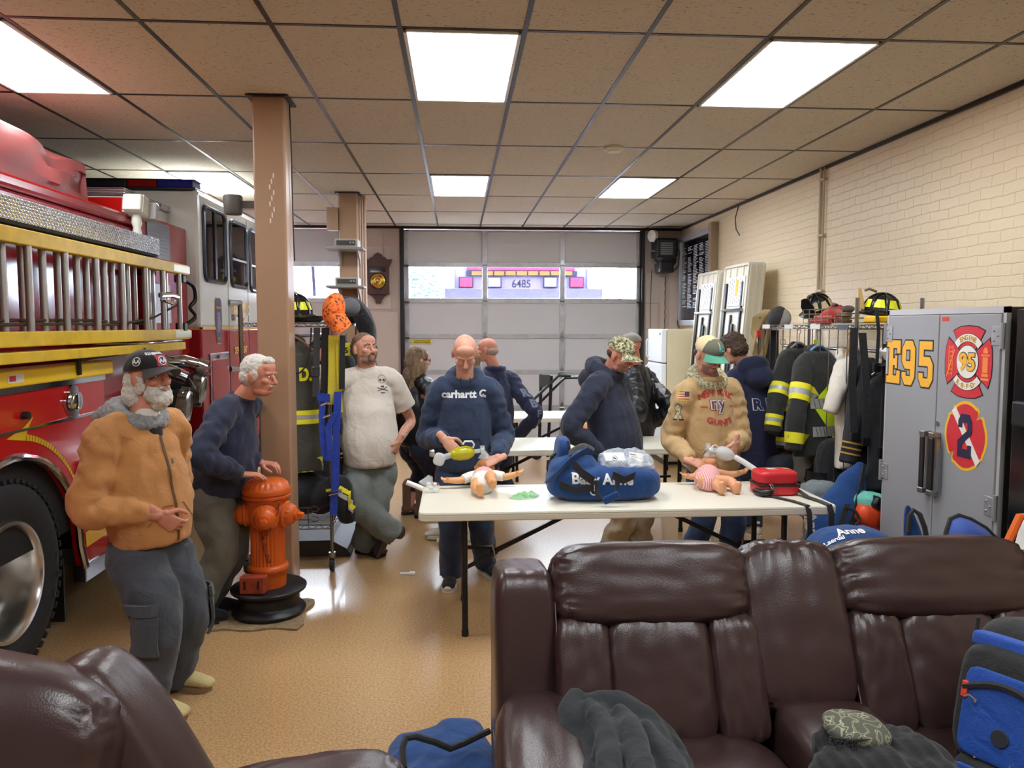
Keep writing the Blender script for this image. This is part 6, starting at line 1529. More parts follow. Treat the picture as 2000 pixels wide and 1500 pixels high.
hm = MB(); H6, R6 = I6['H'], I6['R']
for (p, rad) in (((0, -.02, .04), (.088, .104, .088)), ((0, -.055, -.03), (.098, .08, .10)), ((.06, -.05, -.11), (.055, .06, .11)), ((-.06, -.05, -.11), (.055, .06, .11)), ((0, -.085, -.16), (.085, .05, .12)), ((.07, .0, -.09), (.03, .05, .10)), ((-.05, -.07, -.25), (.04, .04, .08)), ((.05, -.07, -.24), (.045, .04, .08))): hm.ell(H6(*p), rad, R6, 20, 14)
link('hair', remesh(hm, .007, 2, .5, lambda c, n: .009 * noise.noise(V((c.x * 40, c.y * 40, c.z * 9))) + .004 * noise.noise(c * 60)), M_BLONDE, I6['o'], 180)
gl = MB(); gl.tube([H6(.078, .0, .012), H6(.074, .05, .012), H6(.066, .092, .01)], .003, 6); gl.tube([H6(.066, .092, .02), H6(.03, .104, .022), H6(.006, .106, .014), H6(.03, .104, -.008), H6(.062, .094, -.004)], .003, 6, closed=True); gl.build('glasses', M_DARK, I6['o'])

# ---- 7 man in the camouflage cap
y7 = 5.66; f7 = unit((.82, -.57, 0))
def hd7(tp, I): hood(tp, I, rad=.058); tp.ell(I['S'](.93, -.10), (.10, .10, .075), None, 16, 12)
I7 = person('man in a navy hoodie and camouflage cap looking down over the blue duffel', f7, at(1196, 898, y7), at(1190, 722, y7), at(1211, 694, y7 - .08), (.70, -.55, -.42),
            {'r': (at(1176, 893, 5.48), (-.35, -.2, -1), (.4, -.3, -.9), (.5, .6, 0), .5), 'l': (at(1243, 900, 5.58), (.4, .6, -.9), (.2, -.4, -.9), (-.7, .2, 0), .5)},
            {'r': (V((1.12, 5.60, .085)), f7, f7), 'l': (V((1.34, 5.68, .085)), f7, f7)},
            {'mat': M_NAVY2, 'name': 'hoodie', 'hem': -.06, 'loose': .038, 'amp': .007, 'extra': hd7}, {'mat': M_KHAKI, 'loose': .026, 'wr': .14, 'amp': .014}, M_SKINR, 1.02, .185, .05, .172, wide=1.05, jowl=.010, eyes=False, stubble=M_STUB, shoe=dict(m=M_BOOTB, ms=M_SOLEB))
M_CAMO = camo('camo_green', [(64, 66, 48), (108, 108, 76), (150, 146, 108), (206, 200, 168), (84, 90, 58)], 46)
c7 = cap_obj(I7['H'], I7['R'], 1.04, I7['o'], (M_CAMO, M_CAMO)); tag(c7, 'camouflage cap'); tr7 = bvh(c7)
hair_obj(I7, [((0, -.04, -.002), (.079, .062, .045))], M_CURL, 1.02, .006, .001, 90)
for k, (dx, dz, w_, h_) in enumerate(((0, .012, .038, .010), (-.012, .0, .010, .030), (.010, -.002, .010, .034), (0, -.016, .03, .008))):
    vs, fs = sq(w_, h_); on_cap('cap_emblem', I7, tr7, 2 + dx * 500, .092 + dz, vs, fs, mat('thread_rust', (176, 70, 58), .8), .002, c7)
t7 = bvh(I7['top']); tv, tf = rgn(.012, .017, 16); front(I7, 'chest_crest', t7, tv, tf, .82, -.09, mat('thread_lilac', (150, 140, 160), .8))
for (a, b) in (((.36, .10), (.06, .16)),): on_top('pocket_seam', I7, t7, [(.36, -.02), (.32, .03), (.22, .09), (.10, .12)], .006, mat('seam_black', (20, 22, 34), .9), across=V((0, 0, 1)))

# ---- 8 man in the black quilted jacket
y8 = 7.45; f8 = unit((-.75, .45, 0))
I8 = person('person in a black quilted jacket with a silver shoulder patch, hidden behind the camouflage cap', f8, at(1243, 868, y8), at(1243, 712, y8), at(1232, 678, y8), (-.8, .4, -.2),
            {'r': (at(1262, 838, 7.58), (.2, -.2, -1), (-.3, 0, -.9), (-1, 0, 0), .4), 'l': (at(1222, 838, 7.3), (-.1, -.3, -1), (0, 0, -1), (1, 0, 0), .4)},
            {'r': (V((1.78, 7.50, .085)), f8, f8), 'l': (V((1.62, 7.36, .085)), f8, f8)},
            {'mat': M_JACK, 'name': 'jacket', 'hem': -.06, 'loose': .040, 'wr': .16, 'amp': .010}, {'mat': M_DENIMD, 'loose': .015}, M_SKINR, 1.0, .17, .02, .16, eyes=False, shoe=dict(m=M_CANV, ms=M_SOLEB))
c8 = cap_obj(I8['H'], I8['R'], 1.05, I8['o'], (mat('cap_stone', (150, 146, 138), .9), mat('cap_stone', (150, 146, 138))))
A, E_, W_ = I8['sl']['r']; t8 = bvh(I8['top']); vs = [(-.035, .05), (.035, .05), (.04, 0), (0, -.06), (-.04, 0)]; d8 = unit(V((.35, -.94, 0)))
decal('shoulder_patch', vs, [tuple(range(5))], A.lerp(E_, .42) + d8 * .3, (.94, .35, 0), (0, 0, 1), mat('patch_silver', (170, 172, 178), .6, var=.3, vscale=60), I8['o'], 0, t8, -d8, .004, cut=3)

# ---- 9 man in the tan hoodie
y9 = 5.42; f9 = unit((.16, -.98, 0))
def hd9(tp, I): tp.limb([I['S'](.99, .05, .07), I['S'](.99, .09, .0), I['S'](.99, .05, -.07)], [.02] * 3, V((0, 0, 1)), 10)
I9 = person('man in a tan team hoodie and green-brimmed cap ventilating the striped baby manikin', f9, at(1392, 912, y9 + .03), at(1386, 738, y9 - .04), at(1382, 694, y9 - .11), (.42, -.78, -.46),
            {'r': (at(1352, 902, 5.14), (-.4, .6, -.9), (.84, -.30, -.28), (.1, .55, -.8), .36), 'l': (at(1436, 864, 5.12), (.45, .5, -.9), (-.22, -.1, -.97), (-.45, .75, -.1), .42)},
            {'r': (V((1.66, 5.42, .085)), f9, f9), 'l': (V((1.93, 5.34, .085)), f9, f9)},
            {'mat': M_TAN, 'name': 'hoodie', 'hem': -.03, 'loose': .036, 'cuff': .03, 'wr': .13, 'amp': .006, 'extra': hd9}, {'mat': M_DENIM2, 'name': 'jeans', 'loose': .018}, M_SKIN, 1.02, .170, .02, .155, wide=1.03, jowl=.008, brow=mat('brow_brown', (120, 86, 66), .8), stubble=M_STUB, eyes=False, shoe=dict(m=M_CANV, ms=M_SOLEB))
M_CAMO2 = camo('camo_sage', [(120, 116, 82), (162, 156, 120), (196, 190, 156), (222, 216, 190)], 60)
hm = MB(); hood(hm, I9, rad=.062); o_ = link('hood_lining', remesh(hm, .009, 3), M_CAMO2, I9['o'], 180); tag(o_, 'sage camouflage hood lining')
c9 = cap_obj(I9['H'], I9['R'], 1.04, I9['o'], (mat('mesh_cream', (222, 204, 160), .9, bump=.5, bscale=200), mat('brim_green', (84, 158, 130), .8), mat('cap_olive', (104, 106, 92), .9))); tag(c9, 'trucker cap with teal brim'); tr9 = bvh(c9)
for k, (a, dz, w_, h_, m_) in enumerate(((4, .0, .034, .026, mat('thread_teal', (48, 150, 150), .8)), (-8, .016, .024, .016, MATS['thread_teal']), (8, .022, .006, .04, mat('thread_sand', (220, 196, 140), .8)), (-10, -.006, .03, .005, MATS['thread_sand']))):
    vs, fs = sq(w_, h_); on_cap('cap_emblem', I9, tr9, a, .092 + dz, vs, fs, m_, .002 + .0004 * k, c9)
hair_obj(I9, [((0, -.035, -.0), (.0795, .066, .048))], M_CURL, 1.02, .006, .001, 90)
t9 = bvh(I9['top']); redp = mat('print_red', (190, 64, 62), .8)
for i, ch_ in enumerate('NEW YORK'):
    k = i - 3.5
    if ch_ != ' ': tv, tf = text_mesh(ch_, .058, .002); front(I9, 'chest_lettering', t9, tv, tf, .86 - .0042 * k * k + .0, .0 - k * .031, redp, cut=1, rot=-.085 * k)
for i, ch_ in enumerate('GIANTS'):
    k = i - 2.5; tv, tf = text_mesh(ch_, .058, .002); front(I9, 'chest_lettering', t9, tv, tf, .53 + .004 * k * k, -k * .030, redp, cut=1, rot=.06 * k)
for (off, bd_, m_) in ((.004, .011, redp), (.0055, .0075, wht)): tv, tf = text_mesh('ny', .115, bd_); front(I9, 'chest_emblem', t9, tv, tf, .70, 0, m_, off=off, cut=1)
tv, tf = text_mesh('ny', .115, .002); front(I9, 'chest_emblem', t9, tv, tf, .70, 0, mat('print_grey', (96, 88, 92), .8), off=.007, cut=1)
for q in (1, -1): front(I9, 'chest_dash', t9, *sq(.045, .006), .70, q * .105, redp)
for q in (1, -1): MB().tube([I9['S'](.95, .125, q * .026), I9['S'](.84, .165, q * .03), I9['S'](.70 if q < 0 else .62, .178, q * .028)], .004, 6).build('drawstring', M_TAN, I9['o'])
for q in (1, -1): on_top('pocket_seam', I9, t9, [(.30, q * .10), (.25, q * .115), (.18, q * .14), (.10, q * .16)], .006, mat('seam_tan', (150, 120, 80), .9), across=V((0, 0, 1)))
A, E_, W_ = I9['sl']['r']; d9 = unit((-.42, -.9, .1)); ux9 = V((.9, -.42, 0)); c_ = A.lerp(E_, .08) + d9 * .3
vs, fs = sq(.085, .075); decal('flag_patch', vs, fs, c_, ux9, (0, 0, 1), mat('patch_gold', (216, 178, 96), .8), I9['o'], 0, t9, -d9, .003, cut=4)
for k in range(7):
    vs, fs = sq(.072, .0045); decal('flag_stripe', vs, fs, c_ + V((0, 0, .0255 - k * .0085)), ux9, (0, 0, 1), mat('flag_red', (176, 50, 60), .8) if k % 2 == 0 else mat('flag_white', (226, 222, 216), .8), I9['o'], 0, t9, -d9, .0045, cut=3)
vs, fs = sq(.03, .03); decal('flag_canton', vs, fs, c_ + ux9 * .021 + V((0, 0, .012)), ux9, (0, 0, 1), mat('flag_blue', (60, 66, 110), .8), I9['o'], 0, t9, -d9, .006, cut=2)
c_ = A.lerp(E_, .42) + d9 * .3; vs = [(-.032, -.05), (-.006, -.05), (0, -.03), (.006, -.05), (.032, -.05), (.012, .0), (.022, .035), (0, .055), (-.022, .035), (-.012, .0)]
decal('ribbon_patch', vs, [(0, 1, 2, 9), (3, 4, 5, 2), (2, 5, 6, 7), (2, 7, 8, 9)], c_, ux9, (0, 0, 1), M_CAMO2, I9['o'], 0, t9, -d9, .004, cut=2)
decal('ribbon_border', [(p[0] * 1.22, p[1] * 1.14) for p in vs], [(0, 1, 2, 9), (3, 4, 5, 2), (2, 5, 6, 7), (2, 7, 8, 9)], c_, ux9, (0, 0, 1), M_CANV, I9['o'], 0, t9, -d9, .0025, cut=2)

# ---- 10 curly-haired person turned away
y10 = 6.30; f10 = unit((-.25, .97, 0))
def hd10(tp, I): hood(tp, I, rad=.055); tp.ell(I['S'](.92, -.11), (.12, .10, .085), None, 16, 12)
I10 = person('curly-haired person in a navy hoodie with outlined back letters, facing the wall', f10, at(1482, 890, y10), at(1462, 716, y10), at(1432, 682, y10), (-.55, .70, -.38),
             {'r': (at(1512, 880, 6.45), (.15, -.3, -1), (0, .2, -1), (-1, 0, 0), .4), 'l': (at(1440, 880, 6.4), (-.15, -.3, -1), (0, .2, -1), (1, 0, 0), .4)},
             {'r': (g0(1470, 1048), f10, (-.4, .9, 0)), 'l': (g0(1432, 1050), f10, (-.96, -.1, 0))},
             {'mat': M_NAVYD, 'name': 'hoodie', 'hem': -.08, 'loose': .036, 'amp': .006, 'extra': hd10}, {'mat': M_DENIMD, 'loose': .02}, M_SKIN, 1.0, .165, .01, .155, eyes=False, shoe=dict(m=M_CREAM, ms=mat('sole_cream', (214, 206, 186), .7)))
hair_obj(I10, [((0, -.015, .045), (.094, .108, .092)), ((0, -.045, -.01), (.090, .078, .075)), ((0, .05, .09), (.06, .05, .04))], M_CURL, 1.0, .006, .014, 42)
t10 = bvh(I10['top'])
for i, ch_ in enumerate('RBFD'):
    rt = .17 - .11 * i if False else -.165 + .095 * i
    for (bd_, off, m_) in ((.011, .003, mat('print_pale', (190, 190, 200), .8)), (.006, .0045, M_NAVYD)):
        tv, tf = text_mesh(ch_, .11, bd_); c_ = I10['S'](.60, -.5, -.02 + .105 * (i - .35)); decal('back_letter', tv, tf, c_, I10['r'], (0, 0, 1), m_, I10['o'], 0, t10, I10['f'], off, cut=1)

# ---- 11 person hidden behind the blue hoodie, one pale sneaker showing
sp_ = onz(878, 1045, 0); f11 = unit((-1, .08, 0))
I11 = person('person in pale canvas sneakers with a red heart, hidden behind the blue-hoodie man', f11, V((.03, 6.20, .86)), V((.07, 6.20, 1.31)), V((.085, 6.20, 1.47)), (-.9, .3, -.1),
             {'r': (V((.06, 6.30, .80)), (1, 0, -.2)), 'l': (V((.06, 6.06, .80)), (1, 0, -.2))},
             {'r': (V((.03, 6.22, .085)), f11, (-1, .05, 0)), 'l': (V((sp_.x, sp_.y - .12, .085)), f11, (-1, 0, 0))},
             {'mat': M_CANV, 'hem': .0, 'loose': .01}, {'mat': M_DENIMD, 'loose': .0, 'rise': .05}, M_SKIN, .93, .15, 0, .14, eyes=False, shoe=dict(m=M_CREAM, ms=mat('sole_cream', (214, 206, 186)), name='sneaker', laces=mat('lace_cream', (226, 222, 210), .8)))
hair_obj(I11, [((0, -.018, .042), (.083, .1, .086)), ((0, -.045, -.06), (.08, .06, .11))], M_BLONDE, .93, .007, .004, 50)
ts = bvh(I11['shoe_l']); hv = [(0, -.022), (.024, .004), (.022, .018), (.012, .022), (0, .013), (-.012, .022), (-.022, .018), (-.024, .004)]; hc_ = V((sp_.x - .03, sp_.y - .4, .068))
decal('heart_badge', hv, [tuple(range(8))], hc_, (1, 0, 0), (0, 0, 1), mat('heart_red', (206, 40, 48), .6), I11['shoe_l'], 0, ts, (0, 1, 0), .003, cut=2)
for dx in (-.008, .008): decal('heart_eye', *dot(.004, 8), hc_ + V((dx, 0, .004)), (1, 0, 0), (0, 0, 1), M_WHITEP, I11['shoe_l'], 0, ts, (0, 1, 0), .0045)
# ================================================================ racks, turnout gear, bags, manikins
M_WIRE = mat('chrome_wire', (150, 150, 152), .25, .9); M_TURN = cloth('turnout_black', (42, 43, 42), var=.1, vscale=9); M_TURNG = cloth('turnout_olive', (70, 68, 60), var=.1, vscale=9)
M_HVL = mat('hi_vis_lime', (214, 240, 30), .7); M_HVY = mat('trim_yellow', (240, 232, 40), .6); M_SILV = mat('trim_silver', (176, 176, 174), .4, .2); M_HELM = mat('helmet_black', (30, 29, 29), .25, bump=.1, bscale=20)
M_BLUE = cloth('bag_blue', (22, 66, 124), bscale=400); M_BLUEL = cloth('bag_lining', (50, 84, 168), rough=.7); M_WEB = cloth('black_webbing', (24, 24, 27), rough=.7, bscale=500); M_BLUEW = cloth('blue_webbing', (26, 62, 170), rough=.6, bscale=500)
M_LIMEH = mat('helmet_lime', (226, 236, 30), .5); M_CREAMH = mat('helmet_cream', (212, 202, 160), .5)


def wire_shelf(t, x0, x1, y0, y1, z, name='shelf', basket=0.0):
    s = MB()
    for zz in (z, z - .028):
        s.tube([(x0, y0, zz), (x1, y0, zz), (x1, y1, zz), (x0, y1, zz)], .004, 6, closed=True)
    for (a, b) in (((x0, y0), (x1, y0)), ((x0, y1), (x1, y1)), ((x0, y0), (x0, y1)), ((x1, y0), (x1, y1))):
        L = math.hypot(b[0] - a[0], b[1] - a[1]); n = max(2, int(L / .045)); pts = []
        for i in range(n + 1): k = i / n; pts.append((a[0] + (b[0] - a[0]) * k, a[1] + (b[1] - a[1]) * k, z if i % 2 else z - .028))
        s.tube(pts, .0028, 5)
    n = int((y1 - y0) / .03) if (y1 - y0) > (x1 - x0) else int((x1 - x0) / .03)
    for i in range(1, n):
        if (y1 - y0) > (x1 - x0): y = y0 + (y1 - y0) * i / n; s.tube([(x0, y, z), (x1, y, z)], .0024, 5)
        else: x = x0 + (x1 - x0) * i / n; s.tube([(x, y0, z), (x, y1, z)], .0024, 5)
    o = s.build(name, M_WIRE, t)
    if basket:
        b = MB()
        for k in range(4): b.tube([(x0, y0, z + basket * k / 3), (x1, y0, z + basket * k / 3), (x1, y1, z + basket * k / 3), (x0, y1, z + basket * k / 3)], .003, 5, closed=True)
        b.build('basket_wire', M_WIRE, t)
    return o


def post(t, x, y, z1, caster=True, r=.0125, z0=.0):
    p = MB(); p.tube([(x, y, z0 + (.13 if caster else 0)), (x, y, z1)], r, 12); zz = .35
    while zz < z1 - .02: p.tube([(x, y, zz), (x, y, zz + .004)], r + .0012, 12); zz += .05
    o = p.build('post', M_WIRE, t)
    if caster:
        q = MB(); q.tube([(x, y, .10), (x, y, .14)], .026, 12); q.box(x - .022, x - .017, y - .03, y + .03, .04, .11); q.box(x + .017, x + .022, y - .03, y + .03, .04, .11); q.build('caster_fork', M_STEEL, o)
        MB().lathe([(.01, -.015), (.046, -.015), (.05, 0), (.046, .015), (.01, .015)], (x, y, .05), (1, 0, 0), 20).build('caster_wheel', M_BLACK, o)


def coat(name, label, c, z1, z0, r, f, m, w=.24, d=.09, group=None, bands=(), sl=(), cat='coat', slm=None, hanger=None, collar=True, amp=.010, sleeve_r=.075):
    """hanging garment: shoulders at z1, hem at z0, r across, f front; sl = (right end, left end) sleeve tips"""
    r, f = unit(r), unit(f); c = V((c[0], c[1], 0)); t = thing(name, label, cat, (c.x, c.y, z0), group); Z = V((0, 0, 1))
    P = lambda a, b, z: c + r * a + f * b + Z * z
    mb = MB(); L = z1 - z0
    mb.limb([P(0, 0, z1 + .03), P(0, 0, z1 - .02), P(0, 0, z1 - .14), P(0, .01, z1 - L * .5), P(0, .02, z0)], [(.075, .06), (w * .62, .075), (w * .98, d), (w * 1.0, d * 1.05), (w * 1.06, d * 1.1)], r, 36, wr=.06, seed=len(label), wf=5, round=False)
    S = []
    for q, e in zip((-1, 1), sl):
        if e is None: continue
        e = V(e); s0 = P(q * w * .62, 0, z1 - .06); mid = s0.lerp(e, .5) + r * q * .03 + f * .015; S.append((s0, mid, e)); mb.limb([P(q * w * .3, 0, z1 - .05), s0, mid, e], [sleeve_r, sleeve_r, sleeve_r * .92, sleeve_r * .80], f, 22, wr=.12, seed=q + len(label), wf=12, round=False)
    if collar: mb.limb([P(-.09, -.02, z1 + .02), P(0, -.06, z1 + .055), P(.09, -.02, z1 + .02)], [(.035, .025)] * 3, Z, 12)
    o = link('coat_body' if cat == 'coat' else 'garment_body', remesh(mb, .010, 3, .5, folds(amp, 8, len(label))), m, t, 180); tr = bvh(o)
    for (k, s, h, cols) in bands:                      # k: height on the body (0 hem..1) or sleeve index/parameter
        hh = h / len(cols)
        for i, cm in enumerate(cols):
            b = MB(); off = (i - (len(cols) - 1) / 2) * hh
            if s is None:
                zc = z0 + L * k + off; ring = []
                for zz in (zc - hh / 2, zc + hh / 2):
                    row = []
                    for g in range(40):
                        a = 2 * PI * g / 40; dr = r * math.cos(a) + f * math.sin(a); h_ = tr.ray_cast(P(0, 0, zz) + dr * .8, -dr, 1.0); q = h_[0] if h_[0] else P(0, 0, zz) + dr * w; row.append(q + dr * .004)
                    ring.append(row)
                # skip places where a sleeve was hit
                for row in ring:
                    for g in range(40):
                        q = row[g] - P(0, 0, row[g].z); lim = 1 / math.sqrt((math.cos(2 * PI * g / 40) / (w * 1.1)) ** 2 + (math.sin(2 * PI * g / 40) / (d * 1.35)) ** 2)
                        if q.length > lim: row[g] = P(0, 0, row[g].z) + q.normalized() * lim
                b.loft(ring, caps=False)
            else:
                s0, mid, e = S[s]; p = (mid.lerp(e, (k - .5) * 2) if k > .5 else s0.lerp(mid, k * 2)); ax = (e - mid).normalized() if k > .5 else (mid - s0).normalized(); a_, b_ = frame(ax, f); ring = []
                for zz in (-hh / 2, hh / 2):
                    row = []; pc = p + ax * (off + zz)
                    for g in range(24):
                        an = 2 * PI * g / 24; dr = a_ * math.cos(an) + b_ * math.sin(an); h_ = tr.ray_cast(pc + dr * .16, -dr, .2); q = h_[0] if h_[0] else pc + dr * sleeve_r
                        row.append(q + dr * .004)
                    ring.append(row)
                b.loft(ring, caps=False)
            b.build('reflective_band', cm, o, smooth=60)
    if hanger:
        hg = MB(); hz = z1 + .05; hg.tube([P(0, 0, hz + .10), P(.02, 0, hz + .12), P(.0, 0, hz + .15), P(-.025, 0, hz + .13)], .004, 6); hg.tube([P(0, 0, hz + .10), P(0, 0, hz + .03)], .004, 6)
        hg.limb([P(-w * .9, 0, hz - .10), P(-w * .4, 0, hz - .01), P(0, 0, hz + .03), P(w * .4, 0, hz - .01), P(w * .9, 0, hz - .10)], [.010] * 5, f, 10); hg.limb([P(-w * .9, 0, hz - .10), P(w * .9, 0, hz - .10)], [.008] * 2, f, 8); hg.build('hanger', hanger, t)
    return t, o, tr, P


def helmet(label, c, fwd, win, group='fire helmets', tilt=0, shield=None):
    t = thing('fire_helmet', label, 'helmet', c, group); c = V(c); f = unit(fwd); r = f.cross(V((0, 0, 1))).normalized(); u = r.cross(f).normalized(); R = Matrix((r, f, u)).transposed()
    d = MB(); nu, nv = 40, 12; rings = []
    for j in range(1, nv + 1):
        th = PI / 2 * j / nv; rings.append([c + R @ V((.105 * math.sin(th) * math.cos(2 * PI * i / nu) * (1 + .035 * (math.cos(8 * 2 * PI * i / nu) > .7)), .125 * math.sin(th) * math.sin(2 * PI * i / nu) * (1 + .035 * (math.cos(8 * 2 * PI * i / nu) > .7)), .13 * math.cos(th) + .01)) for i in range(nu)])
    d.loft(rings); o = d.build('dome', M_HELM, t, smooth=50)
    b = MB(); b.grid(lambda a, v: c + R @ V(((.103 + .035 * v + .012 * v * math.sin(2 * PI * a) ** 2) * math.cos(2 * PI * a), (.122 + (.035 + .06 * max(0, -math.sin(2 * PI * a)) ** 1.5) * v) * math.sin(2 * PI * a), .012 - .022 * v + .004 * math.sin(2 * PI * a))), 48, 6, thick=.006); b.build('brim', M_HELM, t, smooth=50)
    rb = MB()
    for k in range(8):
        a = 2 * PI * k / 8; pts = []
        for j in range(9): th = PI / 2 * j / 8; pts.append(c + R @ V((.109 * math.sin(th) * math.cos(a), .129 * math.sin(th) * math.sin(a), .134 * math.cos(th) + .012)))
        MB().tube(pts, .006, 6).build('comb_rib', M_HELM, o)
        a2 = a + PI / 8; w_ = PI / 11; q = lambda aa, th: c + R @ V((.112 * math.sin(th) * math.cos(aa), .132 * math.sin(th) * math.sin(aa), .136 * math.cos(th) + .012))
        if 1:
            p = MB(); p.add([q(a2 - w_ * 1.05, 1.38), q(a2 + w_ * 1.05, 1.38), q(a2 + w_ * .75, .92), q(a2 - w_ * .75, .92), q(a2, 1.38), q(a2, .92)], [(0, 4, 5, 3), (4, 1, 2, 5)]); p.build('reflective_trapezoid', win, o, smooth=0)
    fs_ = MB(); fs_.prism([(-.045, 0), (.045, 0), (.055, .07), (.03, .14), (0, .15), (-.03, .14), (-.055, .07)], c + R @ V((0, .125, .02)), r, unit(u + f * .25), f * .006); fs_.build('front_shield', shield or mat('leather_tan', (196, 160, 90), .6), t, smooth=0)
    MB().tube([c + R @ V((0, .13, .15)), c + R @ V((0, .10, .165)), c + R @ V((0, .05, .15))], .008, 8).build('shield_holder', mat('brass_dull', (150, 130, 90), .4, .7), t)
    return t


# ---------------- left rolling rack by the near pillar
rk = thing('garment_rack', 'rolling wire rack of turnout gear behind the near pillar', 'rack', (-1.15, 6.2, 0))
RX0, RX1, RY0, RY1 = -1.52, -.915, 5.62, 7.15
for (x, y) in ((RX0, RY0), (RX1, RY0), (RX0, RY1), (RX1, RY1)): post(rk, x, y, 1.93)
wire_shelf(rk, RX0, RX1, RY0, RY1, 1.80, 'top_shelf'); wire_shelf(rk, RX0, RX1, RY0, RY1, .34, 'bottom_shelf')
wr_ = MB()
for k in range(3): wr_.tube([(RX0, RY0 - .005, .38 + k * .045), (RX1 - .14, RY0 - .005, .38 + k * .045)], .004, 6)
for x in (-1.35, -1.2, -1.08): wr_.tube([(x, RY0 - .005, .34), (x, RY0 - .005, .475)], .004, 6)
for z in (.385, .46): wr_.tube([(RX1 - .14, RY0 - .005, z - .018), (RX1 - .10, RY0 - .005, z - .016), (RX1 - .09, RY0 - .005, z), (RX1 - .10, RY0 - .005, z + .016), (RX1 - .14, RY0 - .005, z + .018)], .004, 6)
wr_.build('front_rail', M_WIRE, rk)
MB().tube([(-1.2, RY0, 1.70), (-1.2, RY1, 1.70)], .013, 10).build('hanging_rod', M_WIRE, rk)
sr = MB()
for i in range(9): sr.tube([(RX1, RY0 + .15 + i * .15, .34), (RX1, RY0 + .15 + i * .15, 1.05)], .004, 6)
sr.build('side_wires', M_WIRE, rk)
helmet('black fire helmet with lime trapezoids on the left rack, above the D. coat', (-1.17, 5.80, 1.86), (-.3, 1, .05), M_LIMEH)
bk_ = thing('black_tray', 'black tray under the lime-marked helmet on the left rack', 'tray', (-1.2, 5.80, 1.81)); MB().lathe([(.0, .0), (.16, .0), (.19, .02), (.2, .045), (.19, .045), (.16, .01), (.0, .008)], (-1.17, 5.82, 1.805), n=32, caps=False).build('tray_dish', M_BLACKP, bk_)
t_, o, tr, P = coat('turnout_coat', 'dark turnout coat with a yellow letter D., nearest on the left rack', (-1.22, 5.76), 1.63, .72, (1, 0, 0), (0, -1, 0), M_TURNG, .215, .10, 'turnout coats on the left rack', [(.44, None, .10, (M_HVY, M_SILV, M_HVY)), (.06, None, .10, (M_HVY, M_SILV, M_HVY))], (), hanger=mat('hanger_wood', (150, 110, 80), .5))
tv, tf = text_mesh('D.', .13, .006); decal('coat_letter', tv, tf, P(.13, .4, 1.43), (1, 0, 0), (0, 0, 1), M_HVY, o, 0, tr, (0, 1, 0), .005, width=.085, height=.10, cut=1)
t_, o, tr, P = coat('turnout_coat', 'black turnout coat with silver and lime hem bands, behind the blue strap', (-1.02, 6.18), 1.62, .80, (.9, .45, 0), (.45, -.9, 0), M_TURN, .23, .10, 'turnout coats on the left rack', [(.10, None, .10, (M_HVY, M_SILV, M_HVY))], (), hanger=M_BLACKP)
coat('turnout_coat', 'plain black coat farthest back on the left rack', (-1.05, 6.62), 1.62, .85, (.9, .4, 0), (.4, -.9, 0), M_CANV, .23, .10, 'turnout coats on the left rack', [], (), hanger=M_BLACKP)
jk = thing('black_jacket', 'black jacket draped over the far end of the left rack', 'jacket', (-.93, 6.9, 1.5)); mb = MB(); q = lambda px, py, y: at(px, py, y)
mb.limb([q(672, 590, 6.9), q(700, 605, 6.85), q(718, 650, 6.85), q(722, 720, 6.85)], [(.12, .05), (.13, .07), (.11, .07), (.10, .06)], (0, 1, 0), 20, wr=.15, round=True); mb.ell(q(678, 610, 6.95), (.12, .14, .11)); link('jacket_body', remesh(mb, .011, 2, .5, folds(.012, 9, 4)), M_CANV, jk, 180)
# caps and odds on the rack
hc_ = q(652, 604, 5.58); oc = thing('hunting_hat', 'blaze orange camouflage cap hung on the left rack post', 'cap', hc_)
M_OCAMO = camo('camo_orange', [(120, 60, 40), (250, 120, 50), (255, 140, 60), (236, 104, 44), (110, 64, 50)], 34)
Rc = Matrix((V((.25, -.95, .2)).normalized(), V((.35, -.05, -.93)).normalized(), V((.25, -.95, .2)).cross(V((.35, -.05, -.93))).normalized())).transposed()
mb = MB(); mb.ell(hc_, (.075, .105, .115), Matrix.Rotation(.25, 3, 'Y'), 26, 18); link('crown', remesh(mb, .008, 1, .5, folds(.006, 14, 2)), M_OCAMO, oc, 180)
MB().grid(lambda u, v: hc_ + V((-.07 + .15 * u + .05 * v, -.07 - .05 * math.sin(PI * u), -.045 - .125 * v * (1 - .35 * (u - .5) ** 2 * 4) + .02 * u)), 14, 6, thick=.006).build('brim', M_OCAMO, oc, smooth=60)
gcap = thing('ball_hat', 'grey ball cap behind the orange cap on the left rack', 'cap', q(683, 600, 6.3)); g_ = gcap.location
MB().ell(g_, (.085, .10, .075)).build('crown', mat('cap_dim', (112, 114, 120), .9), gcap); MB().grid(lambda u, v: g_ + V((-.08 + .2 * u, -.09 - .06 * v, -.055 - .02 * math.sin(PI * u))), 8, 4, thick=.006).build('brim', M_CANV, gcap)
def sag(a, b, s, n=10): a, b = V(a), V(b); return [a.lerp(b, i / n) + V((0, 0, -s * math.sin(PI * i / n))) for i in range(n + 1)]
ys = thing('yellow_strap', 'yellow webbing strap hanging from the left rack post', 'strap', q(652, 700, 5.50))
MB().strap([q(652, 655, 5.56), q(652, 720, 5.545), q(650, 790, 5.55)], .075, (1, 0, 0), .004).build('webbing', cloth('yellow_webbing', (206, 190, 50), rough=.7), ys); MB().strap([q(660, 665, 5.54), q(662, 740, 5.53), q(666, 805, 5.54)], .03, (1, .1, 0), .004).build('webbing', MATS['yellow_webbing'], ys)
bs = thing('blue_strap', 'bright blue webbing sling with white-metal buckles hanging down the left rack', 'strap', q(655, 900, 5.52))
MB().strap([q(660, 765, 5.53), q(657, 850, 5.525), q(655, 940, 5.525), q(651, 1006, 5.53)], .052, (1, 0, 0), .004).build('webbing', M_BLUEW, bs)
